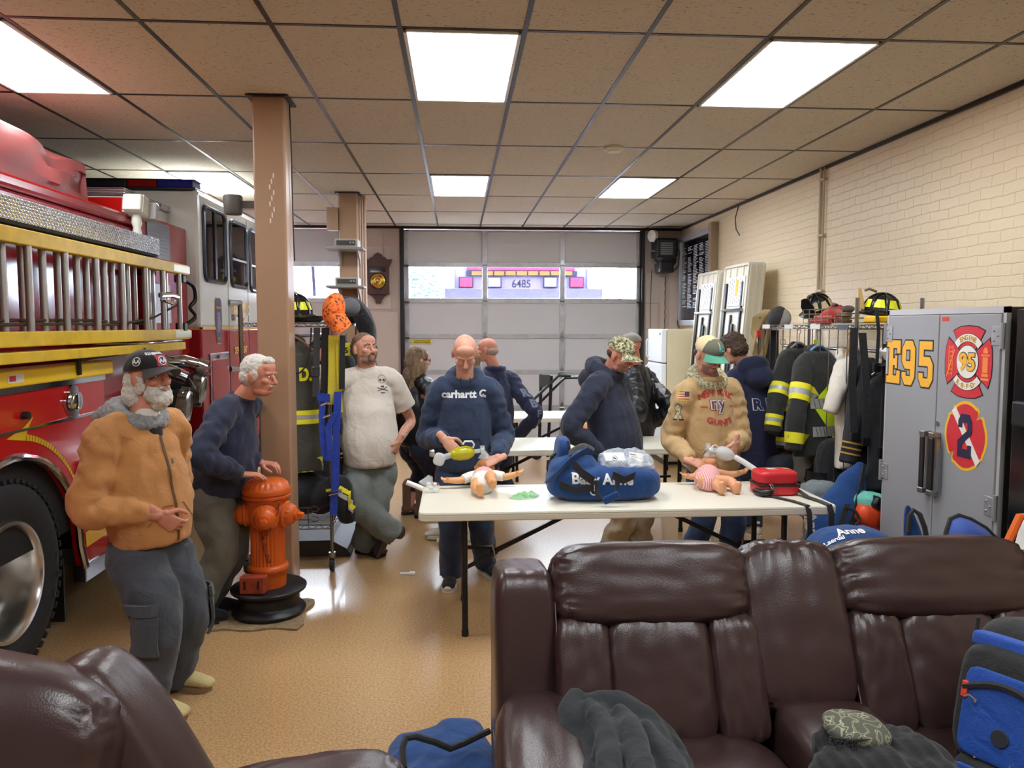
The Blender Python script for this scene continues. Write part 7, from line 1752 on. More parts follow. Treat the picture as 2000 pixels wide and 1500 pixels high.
MB().strap([q(632, 778, 5.54), q(628, 810, 5.52), q(630, 850, 5.51), q(634, 890, 5.515), q(642, 900, 5.51), q(643, 870, 5.50), q(641, 835, 5.50), q(656, 805, 5.50)], .042, (1, .2, 0), .004).build('webbing', M_BLUEW, bs); MB().strap([q(620, 775, 5.53), q(645, 778, 5.52)], .06, (0, 0, 1), .005).build('webbing', M_BLUEW, bs)
bu = MB(); c_ = q(655, 964, 5.515); bu.tube([c_ + V((-.045, 0, -.012)), c_ + V((.05, 0, .008)), c_ + V((.045, -.005, .03)), c_ + V((-.045, -.005, .012))], .005, 6, closed=True); bu.build('buckle', M_CHROME, bs)
for (px, py) in ((637, 814), (632, 790)): c_ = q(px, py, 5.495); MB().tube([c_ + V((-.02, 0, -.006)), c_ + V((.025, 0, .012))], .008, 8).build('buckle', M_CHROME, bs)
for i, (pts, w_, lb) in enumerate((([q(619, 640, 5.62), q(618, 720, 5.61), q(616, 775, 5.61)], .045, 'grey leather belt with a square buckle on the left rack'), ([q(636, 640, 5.60), q(634, 770, 5.59)], .055, 'wide black strap left of the yellow webbing'), ([q(669, 655, 5.52), q(668, 760, 5.52)], .04, 'black strap right of the yellow webbing on the left rack'))):
    bt_ = thing('hanging_belt', lb, 'belt', pts[1], 'belts on the left rack'); MB().strap(pts, w_, (1, 0, 0), .004).build('belt_webbing', M_WEB if i else mat('belt_grey', (62, 64, 66), .5), bt_)
    if i == 0: c_ = q(617, 725, 5.60); MB().tube([c_ + V((-.026, 0, -.03)), c_ + V((.026, 0, -.03)), c_ + V((.026, 0, .03)), c_ + V((-.026, 0, .03))], .005, 6, closed=True).build('buckle', M_STEEL, bt_)
lp = thing('cord_loop', 'black cord looping down from the left rack shelf', 'cord', q(590, 700, 5.6)); MB().tube([q(608, 640, 5.63), q(606, 680, 5.62), q(598, 715, 5.60), q(586, 728, 5.60), q(574, 730, 5.60)], .006, 6).build('cord', M_BLACK, lp)
tg1 = thing('yellow_tag', 'yellow numbered tag hanging at the back of the left rack', 'tag', q(676, 682, 6.1)); MB().box(tg1.location.x - .03, tg1.location.x + .03, 6.1, 6.104, tg1.location.z - .05, tg1.location.z + .05).build('tag_plate', M_HVY, tg1, smooth=0); flat_text('tag_digit', '5', .06, tg1.location + V((0, -.001, -.01)), (1, 0, 0), (0, 0, 1), M_BLACKP, tg1, bold=.002); MB().tube([tg1.location + V((0, .002, .05)), tg1.location + V((0, .02, .12))], .003, 5).build('tag_cord', M_BLUEW, tg1)
bgx = thing('gear_bag', 'black turnout trousers heaped on the bottom shelf of the left rack', 'turnout trousers', (-1.15, 6.0, .36)); mb = MB()
mb.limb([(-1.4, 5.85, .52), (-1.2, 5.78, .56), (-1.0, 5.85, .50)], [(.14, .13), (.16, .15), (.13, .12)], (0, 0, 1), 20, wr=.15); mb.limb([(-1.3, 6.1, .62), (-1.05, 6.05, .66), (-.92, 6.1, .55)], [.14, .15, .12], (0, 0, 1), 18, wr=.15); mb.limb([(-1.02, 5.74, .52), (-.86, 5.66, .62), (-.83, 5.62, .50), (-.80, 5.60, .40)], [.09, .08, .075, .06], (0, 1, 0), 16)
ob2 = link('trouser_bundle', remesh(mb, .010, 2, .5, folds(.014, 9, 6)), M_CANV, bgx, 180); tr = bvh(ob2)
for (px, py, w_, h_, m_, ro) in ((690, 0, 0, 0, None, 0),): pass
vs, fs = sq(.17, .03); decal('reflective_band', vs, fs, q(672, 980, 5.3), (.8, 0, -.5), (.5, 0, .8), M_HVY, ob2, 0, tr, (0, 1, 0), .004, cut=3); vs, fs = sq(.17, .03); decal('reflective_band', vs, fs, q(668, 990, 5.3), (.8, 0, -.5), (.5, 0, .8), M_SILV, ob2, 0, tr, (0, 1, 0), .0045, cut=3); vs, fs = sq(.10, .022); decal('reflective_band', vs, fs, q(636, 974, 5.3), (.95, 0, .2), (-.2, 0, .95), M_HVY, ob2, 0, tr, (0, 1, 0), .004, cut=3)
hs_ = thing('hose_coil', 'brown hose coil on the left rack above the heaped trousers', 'hose', (-1.0, 6.5, .8)); mb = MB()
for k in range(5): mb.tube([(-1.05 + .2 * math.cos(a), 6.35 + .22 * math.sin(a), .74 + k * .022 + .02 * math.sin(2 * a + k)) for a in [2 * PI * i / 24 for i in range(24)]], .013, 6, closed=True)
mb.build('coil', mat('hose_brown', (92, 70, 62), .7), hs_)
rd = thing('red_bundle', 'red cloth bundle at the front of the left bottom shelf', 'cloth', (-1.25, 5.68, .36)); MB().ell((-1.27, 5.70, .40), (.10, .06, .06)).build('cloth_body', mat('red_cloth', (170, 44, 52), .8, bump=.3), rd)
bm2 = thing('rack_base_mat', 'dark low board lying under the left rolling rack', 'board', (-1.1, 6.3, 0)); MB().prism([(-1.5, 0), (-.83, 0), (-.86, .055), (-.98, .125), (-1.5, .125)], (0, 5.98, .003), (1, 0, 0), (0, 0, 1), (0, .9, 0)).build('board', mat('board_dark', (58, 50, 44), .5), bm2, smooth=0, bevel=.01)

# ---------------- right rack along the brick wall
rr = thing('coat_rack', 'long wire shelving rack with hanging coats along the right brick wall', 'rack', (2.95, 5.9, 0)); A0, A1, B0, B1 = 2.72, 3.18, 5.15, 6.86
for (x, y, z) in ((A0, B0, 1.97), (A1, B0, 1.97), (A0, B1, 1.86), (A1, B1, 1.86)): post(rr, x, y, z, False, .014)
wire_shelf(rr, A0, A1, B0, B1, 1.785, 'top_shelf'); wire_shelf(rr, A0, A1, B0, B1, .30, 'bottom_shelf')
MB().tube([(2.95, B0, 1.60), (2.95, B1, 1.60)], .013, 10).build('hanging_rod', M_WIRE, rr)
sw_ = MB()
for i in range(12): sw_.tube([(A0, B0 + .12 + i * .135, 1.76), (A0, B0 + .12 + i * .135, .30)], .0035, 6)
sw_.build('front_wires', M_WIRE, rr)
for (y, m_) in ((6.72, M_WHITE), (6.25, M_WHITE), (5.78, M_WHITE), (5.35, mat('label_navy', (60, 62, 84), .5))): MB().box(A0 - .008, A0 - .004, y - .10, y + .06, 1.755, 1.79).build('shelf_label', m_, rr, smooth=0)
Rr, Rf = (.93, .36, 0), (.36, -.93, 0)
t_, o, tr, P = coat('turnout_coat', 'black turnout coat with a yellow R., first behind the wall rack wires', (2.80, 6.22), 1.56, .78, Rr, Rf, M_TURN, .21, .09, 'turnout coats on the wall rack', [(.46, None, .10, (M_HVY, M_SILV, M_HVY)), (.06, None, .10, (M_HVY, M_SILV, M_HVY)), (.42, 0, .10, (M_HVY, M_SILV, M_HVY)), (.84, 0, .09, (M_HVY, M_SILV, M_HVY))], ((2.50, 6.0, .93), None), hanger=mat('hanger_grey', (150, 150, 156), .4))
tv, tf = text_mesh('R.', .12, .005); decal('coat_letter', tv, tf, P(-.03, .4, 1.41), Rr, (0, 0, 1), M_HVL, o, 0, tr, tuple(-x for x in Rf), .005, width=.085, height=.095, cut=1)
t_, o, tr, P = coat('rescue_coat', 'black and lime high-visibility coat with diagonal-striped silver bands on the wall rack', (2.74, 5.74), 1.55, .80, Rr, Rf, M_TURN, .22, .10, 'turnout coats on the wall rack', [(.34, 0, .13, (M_HVY, M_SILV, M_HVY)), (.86, 0, .08, (M_HVY,))], ((2.48, 5.56, .86), None), hanger=mat('hanger_blue', (120, 160, 200), .4))
d_ = tuple(-x for x in Rf)
decal('lime_panel', [(-.02, -.33), (.16, -.33), (.17, .25), (.08, .22), (-.15, .0), (-.18, -.10), (.0, -.12)], [tuple(range(7))], P(.05, .4, 1.22), Rr, (0, 0, 1), M_HVL, o, 0, tr, d_, .004, cut=4)
for (z, w_, xo) in ((1.20, .26, -.03), (.99, .22, -.04)):
    vs, fs = sq(w_, .075); decal('silver_band', vs, fs, P(xo, .4, z), Rr, (0, 0, 1), M_SILV, o, 0, tr, d_, .006, cut=4)
    for k in range(6):
        x_ = -w_ / 2 + .02 + k * (w_ - .03) / 6; decal('band_stripe', [(x_ + .018, -.037), (x_ + .022, -.037), (x_ + .004, .037), (x_, .037)], [(0, 1, 2, 3)], P(xo + x_ + .01, .4, z), Rr, (0, 0, 1), M_BLACKP, o, 0, tr, d_, .0075, cut=2)
coat('white_shirt', 'cream short-sleeved shirt on a wooden hanger on the wall rack', (2.82, 5.44), 1.53, .76, (.75, .66, 0), (.66, -.75, 0), M_TEE, .14, .07, 'clothes on the wall rack', [], ((2.62, 5.30, 1.17), None), 'shirt', hanger=mat('hanger_pine', (206, 160, 100), .5), sleeve_r=.065)
t_, o, tr, P = coat('dress_uniform', 'navy dress jacket with gold sleeve stripes, right of the cream shirt on the wall rack', (2.88, 5.32), 1.52, .72, (.55, .83, 0), (.83, -.55, 0), mat('uniform_navy', (28, 29, 38), .7), .20, .08, 'clothes on the wall rack', [(.90, 0, .012, (M_GOLD,)), (.84, 0, .012, (M_GOLD,)), (.78, 0, .012, (M_GOLD,))], ((2.68, 5.13, .84), None), 'jacket', hanger=M_WIRE)
coat('black_coat', 'plain black overcoat beside the grey cabinet on the wall rack', (2.98, 5.06), 1.50, .68, (1, .1, 0), (.1, -1, 0), M_CANV, .22, .08, 'clothes on the wall rack', [], (), 'coat', hanger=M_WIRE)
wb_ = thing('white_hat', 'white peaked dress hat lying on top of the hanging black overcoat', 'hat', (2.93, 5.03, 1.60)); MB().lathe([(.0, .12), (.11, .115), (.135, .09), (.115, .04), (.10, .03), (.10, .0), (.0, .0)], (2.93, 4.98, 1.52), n=28, caps=False).build('crown', mat('hat_white', (216, 214, 208), .6), wb_); MB().grid(lambda u, v: (2.93 + (.1 + .06 * v) * math.cos(PI + PI * u), 4.98 + (.1 + .06 * v) * math.sin(PI + PI * u), 1.535 - .02 * v), 14, 4, thick=.004).build('peak', M_BLACKP, wb_)
for i, (pts, w_, lb) in enumerate((([q(1668, 640, 5.05), q(1664, 750, 5.05), q(1668, 850, 5.05)], .05, 'left black strap hanging from the near post of the wall rack'), ([q(1684, 650, 5.0), q(1688, 700, 5.0), q(1693, 770, 4.98), q(1690, 860, 5.0)], .05, 'middle black strap on the wall rack, with a side-release buckle'), ([q(1700, 612, 5.0), q(1712, 605, 4.98), q(1716, 650, 4.97), q(1712, 715, 4.97)], .022, 'thin black lanyard with a clip beside the cabinet'), ([q(1728, 640, 4.97), q(1727, 750, 4.97), q(1722, 880, 4.97)], .03, 'black strap hanging along the cabinet edge'))):
    s_ = thing('hanging_strap', lb, 'strap', pts[1], 'black straps on the wall rack'); MB().strap(pts, w_, (1, -.2, 0), .004).build('webbing', M_WEB, s_); e_ = pts[-1]; MB().box(e_.x - .025, e_.x + .025, e_.y - .015, e_.y + .01, e_.z - .04, e_.z + .02).build('buckle', M_BLACKP, s_, smooth=0, bevel=.005)
sg_ = thing('strap_bundle', 'bundle of black harness straps hanging at the far end of the wall rack', 'harness', q(1510, 700, 6.9)); mb = MB()
for k in range(4): mb.strap([q(1500 + k * 5, 645, 6.88 - k * .01), q(1497 + k * 6, 760, 6.86 - k * .012), q(1505 + k * 2, 900, 6.84 - k * .01)], .05, (1, -.3, 0), .006)
o_ = mb.build('webbing', M_WEB, sg_); MB().box(q(1500, 0, 6.82).x - .03, q(1500, 0, 6.82).x + .01, 6.81, 6.84, 1.68, 1.74).build('red_clip', mat('clip_red', (206, 60, 40), .4), sg_, smooth=0, bevel=.005)
kr = thing('key_ring', 'steel key ring on a chain under the wall rack shelf', 'key ring', q(1529, 665, 6.8)); MB().tube([q(1529, 645, 6.75), q(1529, 662, 6.75)], .004, 6).build('chain', M_STEEL, kr); c_ = q(1529, 668, 6.75); MB().tube([c_ + V((.026 * math.cos(a), 0, .026 * math.sin(a))) for a in [2 * PI * i / 18 for i in range(18)]], .003, 6, closed=True).build('ring', M_STEEL, kr); MB().tube([c_ + V((0, 0, -.026)), c_ + V((0, 0, -.12))], .004, 6).build('hook', M_STEEL, kr)
yt = thing('yellow_hang_tag', 'yellow rectangular tag hanging in front of the wall rack coats', 'tag', q(1596, 676, 5.95)); l_ = yt.location; MB().box(l_.x - .028, l_.x + .028, l_.y, l_.y + .004, l_.z - .05, l_.z + .05).build('tag_plate', M_HVY, yt, smooth=0); MB().tube([l_ + V((0, .002, .05)), l_ + V((0, .02, .12))], .004, 5).build('tag_ring', M_STEEL, yt)
hz_ = thing('rope_coil', 'tan coiled air line hanging at the far end of the wall rack', 'hose', q(1490, 640, 7.0)); mb = MB()
for k in range(9): mb.tube([q(1505 - k * 1.5, 606, 6.84 + k * .006), q(1492 - k * 2.5, 620, 6.84 + k * .006), q(1478 - k * 1.2, 650, 6.84 + k * .006), q(1470 + k * 1.8, 690, 6.84 + k * .006), q(1478 + k * 2, 706, 6.84 + k * .006), q(1492 + k, 680, 6.84 + k * .006), q(1503 + k * .6, 630, 6.84 + k * .006)], .011, 6)
mb.build('coil', mat('hose_tan', (176, 152, 104), .6), hz_)
helmet('black fire helmet with cream trapezoids tipped on its side on the wall rack', (2.92, 6.15, 1.90), (-.62, -.45, -.30), M_CREAMH, shield=M_HELM)
helmet('black fire helmet with lime trapezoids behind the cabinet corner', (2.93, 5.22, 1.86), (-.9, .2, .1), M_LIMEH)
bc_ = thing('ball_hat', 'dark grey ball cap at the far end of the wall rack shelf', 'cap', q(1520, 620, 6.7)); MB().ell(q(1518, 618, 6.7), (.075, .09, .095), Matrix.Rotation(.5, 3, 'Y')).build('crown', mat('cap_dk', (70, 68, 70), .9), bc_); MB().ell(q(1532, 622, 6.65), (.06, .05, .08)).build('front_panel', mat('cap_pale', (170, 168, 164), .9), bc_)
sk_ = thing('black_beanie', 'black soft cap behind the tipped helmet on the wall rack', 'cap', q(1618, 610, 6.3)); MB().ell(q(1616, 612, 6.3), (.13, .10, .085)).build('cap_body', M_CANV, sk_)
rg_ = thing('rescue_tool', 'red and black rescue gear with a hose handle on the wall rack', 'tool', q(1640, 612, 5.8)); mb = MB(); mb.limb([q(1610, 625, 5.85), q(1632, 610, 5.8), q(1650, 618, 5.75)], [(.05, .05), (.06, .06), (.05, .05)], (0, 0, 1), 14); link('tool_body', remesh(mb, .008, 2, .5, folds(.010, 16, 3)), mat('tool_red', (186, 44, 44), .5), rg_, 180); MB().limb([q(1626, 605, 5.78), q(1634, 598, 5.78), q(1640, 612, 5.78)], [.02, .022, .02], (0, 1, 0), 10).build('handle', M_BLACKP, rg_); MB().ell(q(1656, 604, 5.7), (.05, .04, .03)).build('nozzle', mat('nozzle_grey', (84, 80, 80), .5), rg_)
bk2 = thing('wire_basket', 'small wire basket on the wall rack holding red flares', 'basket', (2.85, 5.75, 1.79)); mb = MB()
for k in range(4): mb.tube([(2.73, 5.38, 1.80 + k * .035), (3.0, 5.38, 1.80 + k * .035), (3.0, 6.0, 1.80 + k * .035), (2.73, 6.0, 1.80 + k * .035)], .003, 5, closed=True)
for i in range(7): mb.tube([(2.73, 5.38 + i * .103, 1.80), (2.73, 5.38 + i * .103, 1.905)], .003, 5)
mb.build('basket_wire', mat('wire_brass', (150, 140, 110), .35, .8), bk2)
for k in range(3): tag(MB().tube([(2.78 + k * .03, 5.66, 1.815 + .03 * (k % 2)), (2.78 + k * .03, 5.96, 1.815 + .03 * (k % 2))], .017, 12).build('road_flare', mat('flare_red', (186, 50, 48), .5)), 'red road flare lying in the wire basket on the wall rack', 'flare', 'red flares in the wire basket')
tag(MB().lathe([(.0, 0), (.05, .0), (.055, .02), (.035, .03), (.035, .045), (.055, .05), (.05, .075), (.0, .08)], (2.82, 5.52, 1.80), n=24, caps=False).build('hose_fitting', mat('fitting_brown', (120, 96, 76), .5, .4)), 'brown round hose fitting in the wire basket beside the red flares', 'fitting')
tag(MB().box(2.76, 2.98, 5.0, 5.14, 1.80, 1.845).build('yellow_box', mat('case_yellow', (240, 190, 30), .5), bevel=.01), 'yellow flat case under the helmet by the cabinet corner', 'case')
# heaped gear under the coats
def heap(name, label, cat, px, py, y, sz, m, seed, amp=.016, R=None):
    c_ = at(px, py, y); mb = MB(); cush(mb, c_, sz, R, 3.0, 12); t = thing(name, label, cat, (c_.x, c_.y, c_.z - sz[2] / 2)); link('body', remesh(mb, .012, 2, .5, folds(amp, 9, seed)), m, t, 180); return t
heap('black_duffel', 'black sports bag with white piping below the hanging coats', 'bag', 1510, 905, 6.5, (.34, .4, .3), M_CANV, 3); heap('blue_tub', 'pale blue plastic tub at the far end below the coats', 'tub', 1478, 915, 6.95, (.14, .3, .36), mat('tub_blue', (140, 170, 226), .4), 4, .003)
ob3 = thing('cardboard_box', 'small brown cardboard box below the R. coat', 'box', at(1537, 900, 6.3)); c_ = ob3.location; MB().obox(c_ + V((0, 0, .07)), (.19, .16, .16), RZm(12)).build('carton', mat('cardboard', (160, 116, 74), .8), ob3, smooth=0, bevel=.004)
heap('navy_backpack', 'dark navy rucksack in front of the cardboard box', 'backpack', 1535, 925, 6.05, (.30, .24, .30), mat('ruck_navy', (38, 42, 56), .8), 5); gp = heap('grey_backpack', 'grey rucksack with black straps below the lime coat', 'backpack', 1585, 905, 5.9, (.26, .22, .34), cloth('ruck_grey', (128, 124, 120)), 6)
l_ = gp.location; MB().strap([l_ + V((-.10, -.12, .05)), l_ + V((-.02, -.15, .22)), l_ + V((.08, -.12, .30))], .05, (.5, 0, -.6), .006).build('shoulder_strap', M_WEB, gp)
heap('black_gear', 'dark bundle of clothing between the grey rucksack and the rack post', 'clothing', 1635, 905, 5.55, (.30, .25, .36), M_CANV, 8)
tag(MB().lathe([(.0, 0), (.09, 0), (.10, .03), (.10, .10), (.085, .10), (.08, .02), (.0, .02)], at(1600, 945, 5.55), n=24, caps=False).build('black_pot', M_BLACKP), 'round black pot below the grey rucksack', 'pot')
heap('grey_cloth', 'crumpled pale grey cloth below the black pot', 'cloth', 1600, 962, 5.45, (.24, .2, .16), cloth('cloth_pale', (128, 138, 142)), 9, .022)
heap('teal_cloth', 'crumpled mint green cloth between rack post and cabinet', 'cloth', 1696, 985, 4.95, (.20, .18, .16), cloth('cloth_mint', (110, 196, 178)), 10, .024)
dx_ = thing('dark_box', 'dark brown box leaning above the mint cloth', 'box', at(1706, 945, 5.1)); MB().obox(dx_.location, (.17, .1, .14), RYm(12)).build('carton', mat('carton_dark', (52, 42, 42), .6), dx_, smooth=0, bevel=.004)
og = heap('orange_case', 'orange hard case with a black lid below the mint cloth', 'case', 1694, 1006, 4.9, (.19, .16, .14), mat('case_orange', (222, 76, 34), .45), 11, .003, RYm(20)); MB().obox(og.location + V((.06, -.02, .15)), (.12, .12, .08), RYm(30)).build('lid', M_BLACKP, og, bevel=.02)
heap('red_bag', 'dark red bag at floor level between the rack and the cabinet', 'bag', 1692, 1045, 4.95, (.26, .24, .26), cloth('bag_red', (140, 30, 32), rough=.6), 12)
hs3 = thing('support_block', 'stack of dark crates below the heaped gear', 'crate', (2.95, 6.0, .31)); MB().box(2.76, 3.15, 5.3, 6.8, .32, .55).build('crate_body', mat('crate_dark', (46, 42, 42), .8), hs3, smooth=0, bevel=.01)

# ---------------- blue bags
def bagtext(name, txt, c, ux, uy, tree, d, parent, size, bold=.002, cut=1, off=.004, w=None): tv, tf = text_mesh(txt, size, bold); return decal(name, tv, tf, c, ux, uy, M_WHITEP, parent, 0, tree, d, off, w, None, cut)
du = thing('duffel_bag', 'open blue duffel bag with white lettering lying on the front table', 'duffel bag', (.88, 4.62, .74)); mb = MB()
cush(mb, (.875, 4.63, .84), (.68, .36, .205), RZm(-2), 3.4, 24); cush(mb, (.70, 4.66, .885), (.30, .30, .22), RYm(-8), 3.0, 16)
o = link('bag_body', remesh(mb, .009, 2, .5, folds(.012, 7, 5)), M_BLUE, du, 180); tr = bvh(o)
e_ = MB(); cush(e_, at(1096, 893, 4.78), (.085, .26, .26), RYm(6), 4, 14, 0); e_.build('end_panel', M_BLUE, du, smooth=180); MB().tube([at(1109, 862, 4.64), at(1113, 880, 4.62), at(1114, 910, 4.60)], .008, 6).build('zip', M_WEB, du)
fl_pts = [at(1063, 942, 4.42), at(1112, 893, 4.50), at(1146, 872, 4.58), at(1160, 882, 4.66)]
MB().grid(lambda u, v: (lambda s: s + V((.035 * v * 2, .10 * v, -.02 * v - .05 * v * u)))(V(fl_pts[min(2, int(u * 3))]).lerp(fl_pts[min(3, int(u * 3) + 1)], u * 3 - min(2, int(u * 3)))), 24, 8, thick=.008).build('flap', M_BLUE, du, smooth=60)
MB().grid(lambda u, v: at(1110 + 50 * u, 892 - 18 * math.sin(PI * u * .8) + 6 * u, 4.50 + .16 * u) + V((.02 * v, .09 * v, .03 * math.sin(PI * v))), 14, 6, thick=.006).build('flap_lining', cloth('lining_grey', (64, 62, 62)), du, smooth=60)
bagtext('bag_lettering', 'Baby Anne', at(1184, 946, 4.35), (1, 0, -.03), (.0, 0, 1), tr, (0, 1, 0), o, .085, .003, w=.36)
hn = MB(); hn.strap([at(1120, 905, 4.44), at(1138, 925, 4.41), at(1160, 940, 4.40)], .05, (.3, 0, 1), .005); hn.build('carry_strap', M_WEB, du); hn = MB(); hn.tube([at(1165, 938, 4.40), at(1166, 965, 4.385), at(1178, 976, 4.37), at(1202, 965, 4.37), at(1208, 940, 4.37), at(1196, 930, 4.385)], .012, 8, flat=.35); hn.build('handle', M_WEB, du); MB().strap([at(1092, 945, 4.44), at(1125, 958, 4.415), at(1160, 952, 4.40)], .04, (0, 0, 1), .004).build('carry_strap', M_WEB, du); MB().strap([at(1196, 928, 4.40), at(1218, 938, 4.42), at(1240, 928, 4.44)], .045, (.2, 0, 1), .004).build('carry_strap', M_WEB, du)
MB().obox(at(1194, 972, 4.36), (.10, .02, .045), RYm(-26)).build('handle_wrap', M_BLUE, du, bevel=.008)
sh_ = MB(); sh_.tube([at(1085, 885, 4.72), at(1078, 892, 4.70), at(1076, 898, 4.70)], .01, 6); sh_.build('strap_clip', M_BLACKP, du); MB().strap([at(1074, 898, 4.70), at(1073, 915, 4.69), at(1080, 932, 4.66)], .05, (.8, .5, 0), .005).build('shoulder_strap', M_WEB, du)
vs, fs = rgn(.018, .026, 16); decal('bag_logo', vs, fs, at(1169, 970, 4.3), (1, 0, 0), (0, 0, 1), M_WHITEP, o, 0, tr, (0, 1, 0), .004); vs, fs = dot(.010, 10); decal('bag_logo', vs, fs, at(1172, 967, 4.3), (1, 0, 0), (0, 0, 1), M_WHITEP, o, 0, tr, (0, 1, 0), .004, cut=1)
pb = thing('plastic_bag', 'crinkled clear plastic bag of white papers lying on the blue duffel', 'plastic bag', at(1222, 925, 4.62)); pc = at(1222, 905, 4.64)
M_PLAS = clear('clear_plastic', (226, 236, 246), .42, .08); mb = MB(); cush(mb, pc, (.33, .26, .13), RX(14), 3.2, 30); me = mb.mesh()
for v in me.vertices: v.co += V((0, 0, 1)) * .016 * noise.noise(v.co * 22) + V(v.normal if hasattr(v, 'normal') else (0, 0, 1)) * .010 * noise.noise(v.co * 40)
link('film', me, M_PLAS, pb, 30)
MB().obox(pc + V((-.08, -.04, .01)), (.13, .10, .10), RX(22)).build('folded_cloth', M_WHITEP, pb, smooth=0, bevel=.012)
MB().obox(pc + V((.045, -.075, .038)), (.085, .003, .088), RX(-38) @ RYm(12)).build('label_sheet', mat('paper', (232, 230, 222), .7), pb, smooth=0)
for k in range(5): MB().obox(pc + V((.045, -.079, .038)) + RX(-38) @ RYm(12) @ V((-.02 + .01 * (k % 2), 0, -.03 + k * .015)), (.035, .001, .004), RX(-38) @ RYm(12)).build('label_print', mat('print_dim', (110, 110, 110), .8), pb, smooth=0)
for (px, py) in ((1201, 895), (1209, 922)): vs, fs = rgn(.013, .016, 18); decal('printed_ring', vs, fs, at(px, py, 4.50 + (.0 if py < 910 else -.03)), (1, 0, 0), (0, .35, .93), M_BLACKP, pb, .0008); tv, tf = text_mesh('Pe', .016, .0012); decal('printed_mark', tv, tf, at(px, py, 4.499 + (.0 if py < 910 else -.03)), (1, .0, 0), (0, .35, .93), M_BLACKP, pb, .0008)
# leaning bag beyond the table
b1 = thing('standing_bag', 'tall blue bag with vertical white lettering leaning on the near post of the wall rack', 'bag', at(1630, 1100, 4.95) * V((1, 1, 0)))
b0 = at(1622, 1090, 4.95); mb = MB(); mb.limb([V((b0.x, b0.y, .02)), b0, at(1640, 1010, 4.99), at(1662, 950, 5.03), at(1683, 906, 5.07)], [(.21, .12), (.21, .12), (.17, .10), (.10, .06), (.03, .025)], (1, 0, 0), 26, round=False)
o = link('bag_body', remesh(mb, .011, 2, .5, folds(.009, 7, 7)), M_BLUE, b1, 180); tr = bvh(o)
MB().tube([at(1688, 908, 5.00), at(1680, 950, 4.95), at(1668, 1000, 4.90), at(1648, 1070, 4.83)], .02, 8, flat=.5).build('zip_edge', M_WEB, b1); MB().strap([at(1655, 985, 4.87), at(1640, 1030, 4.83), at(1628, 1075, 4.80)], .04, (1, 0, 0), .004).build('carry_strap', M_WEB, b1); MB().tube([at(1652, 990, 4.86), at(1672, 1000, 4.84), at(1680, 1015, 4.83), at(1668, 1030, 4.81), at(1648, 1032, 4.81)], .010, 6).build('handle', M_WEB, b1)
tv, tf = text_mesh('Anne', .10, .003); decal('bag_lettering', tv, tf, at(1588, 1030, 4.79), (.12, 0, -1), (1, 0, .12), M_WHITEP, o, 0, tr, (0, 1, 0), .004, .20, .06, 1); tv, tf = text_mesh('Laerdal', .04, .001); decal('bag_lettering', tv, tf, at(1574, 1018, 4.79), (.12, 0, -1), (1, 0, .12), M_WHITEP, o, 0, tr, (0, 1, 0), .004, .10, .022, 1)
b2 = thing('stuffed_bag', 'full blue bag with white lettering behind the sofa, before the grey cabinet', 'bag', (2.12, 4.0, 0)); mb = MB(); cush(mb, (2.13, 4.0, .345), (.52, .40, .69), None, 3.0, 18)
o = link('bag_body', remesh(mb, .011, 2, .5, folds(.010, 7, 9)), M_BLUE, b2, 180); tr = bvh(o)
tv, tf = text_mesh('Anne', .09, .003); decal('bag_lettering', tv, tf, (2.08, 3.90, .80), (1, 0, .05), (0, .94, .35), M_WHITEP, o, 0, tr, (0, .35, -.94), .004, .15, .07, 1); tv, tf = text_mesh('Laerdal', .04, .001); decal('bag_lettering', tv, tf, (1.98, 3.85, .80), (1, 0, .1), (0, .94, .35), M_WHITEP, o, 0, tr, (0, .35, -.94), .004, .10, .03, 1)
MB().grid(lambda u, v: at(1768 + 40 * u, 1062 - 70 * math.sin(PI * min(1, u * .9 + .1)) * v, 3.86 + .04 * v) + V((0, .06 * math.sin(PI * u), 0)), 14, 10, thick=.008).build('flap', M_BLUE, b2, smooth=60); MB().tube([at(1774, 1040, 3.85), at(1776, 1008, 3.87), at(1784, 996, 3.88), at(1796, 1004, 3.86), at(1806, 1030, 3.84), at(1812, 1066, 3.82)], .013, 8).build('flap_edge', M_WEB, b2)
b3 = thing('open_bag', 'open blue bag with black-edged flap behind the right end of the sofa', 'bag', (2.38, 3.55, 0)); mb = MB(); cush(mb, (2.36, 3.52, .36), (.34, .30, .72), None, 3.2, 16); link('bag_body', remesh(mb, .011, 2, .5, folds(.009, 7, 10)), M_BLUE, b3, 180)
fp = [at(1846, 1072, 3.42), at(1848, 1040, 3.44), at(1856, 1014, 3.46), at(1872, 1007, 3.46), at(1896, 1015, 3.45), at(1925, 1032, 3.43), at(1945, 1052, 3.41), at(1952, 1076, 3.40)]
mb = MB(); n = len(fp); cc = at(1900, 1075, 3.36); mb.add(fp + [cc, at(1890, 1045, 3.38)], [(i, i + 1, n + 1) for i in range(n - 1)] + [(n - 1, n, n + 1), (n, 0, n + 1)]); fo = mb.build('flap', M_BLUEL, b3, smooth=180); md = fo.modifiers.new('s', 'SOLIDIFY'); md.thickness = .012; md.offset = 0; MB().tube(fp, .012, 8).build('flap_edge', M_WEB, b3)
ws = thing('warning_sign', 'orange-edged white panel leaning behind the sofa at the right picture edge', 'sign', (2.28, 3.2, 0)); c_ = at(1962, 1052, 3.2)
MB().obox((c_.x + .03, 3.2, .48), (.06, .10, .92), RYm(14)).build('panel', M_WHITEP, ws, smooth=0, bevel=.01); MB().tube([V((c_.x - .16, 3.15, .03)), V((c_.x - .05, 3.14, .80)), V((c_.x + .02, 3.14, .96)), V((c_.x + .12, 3.14, .96))], .018, 8).build('orange_edge', mat('sign_orange', (240, 110, 30), .5), ws)
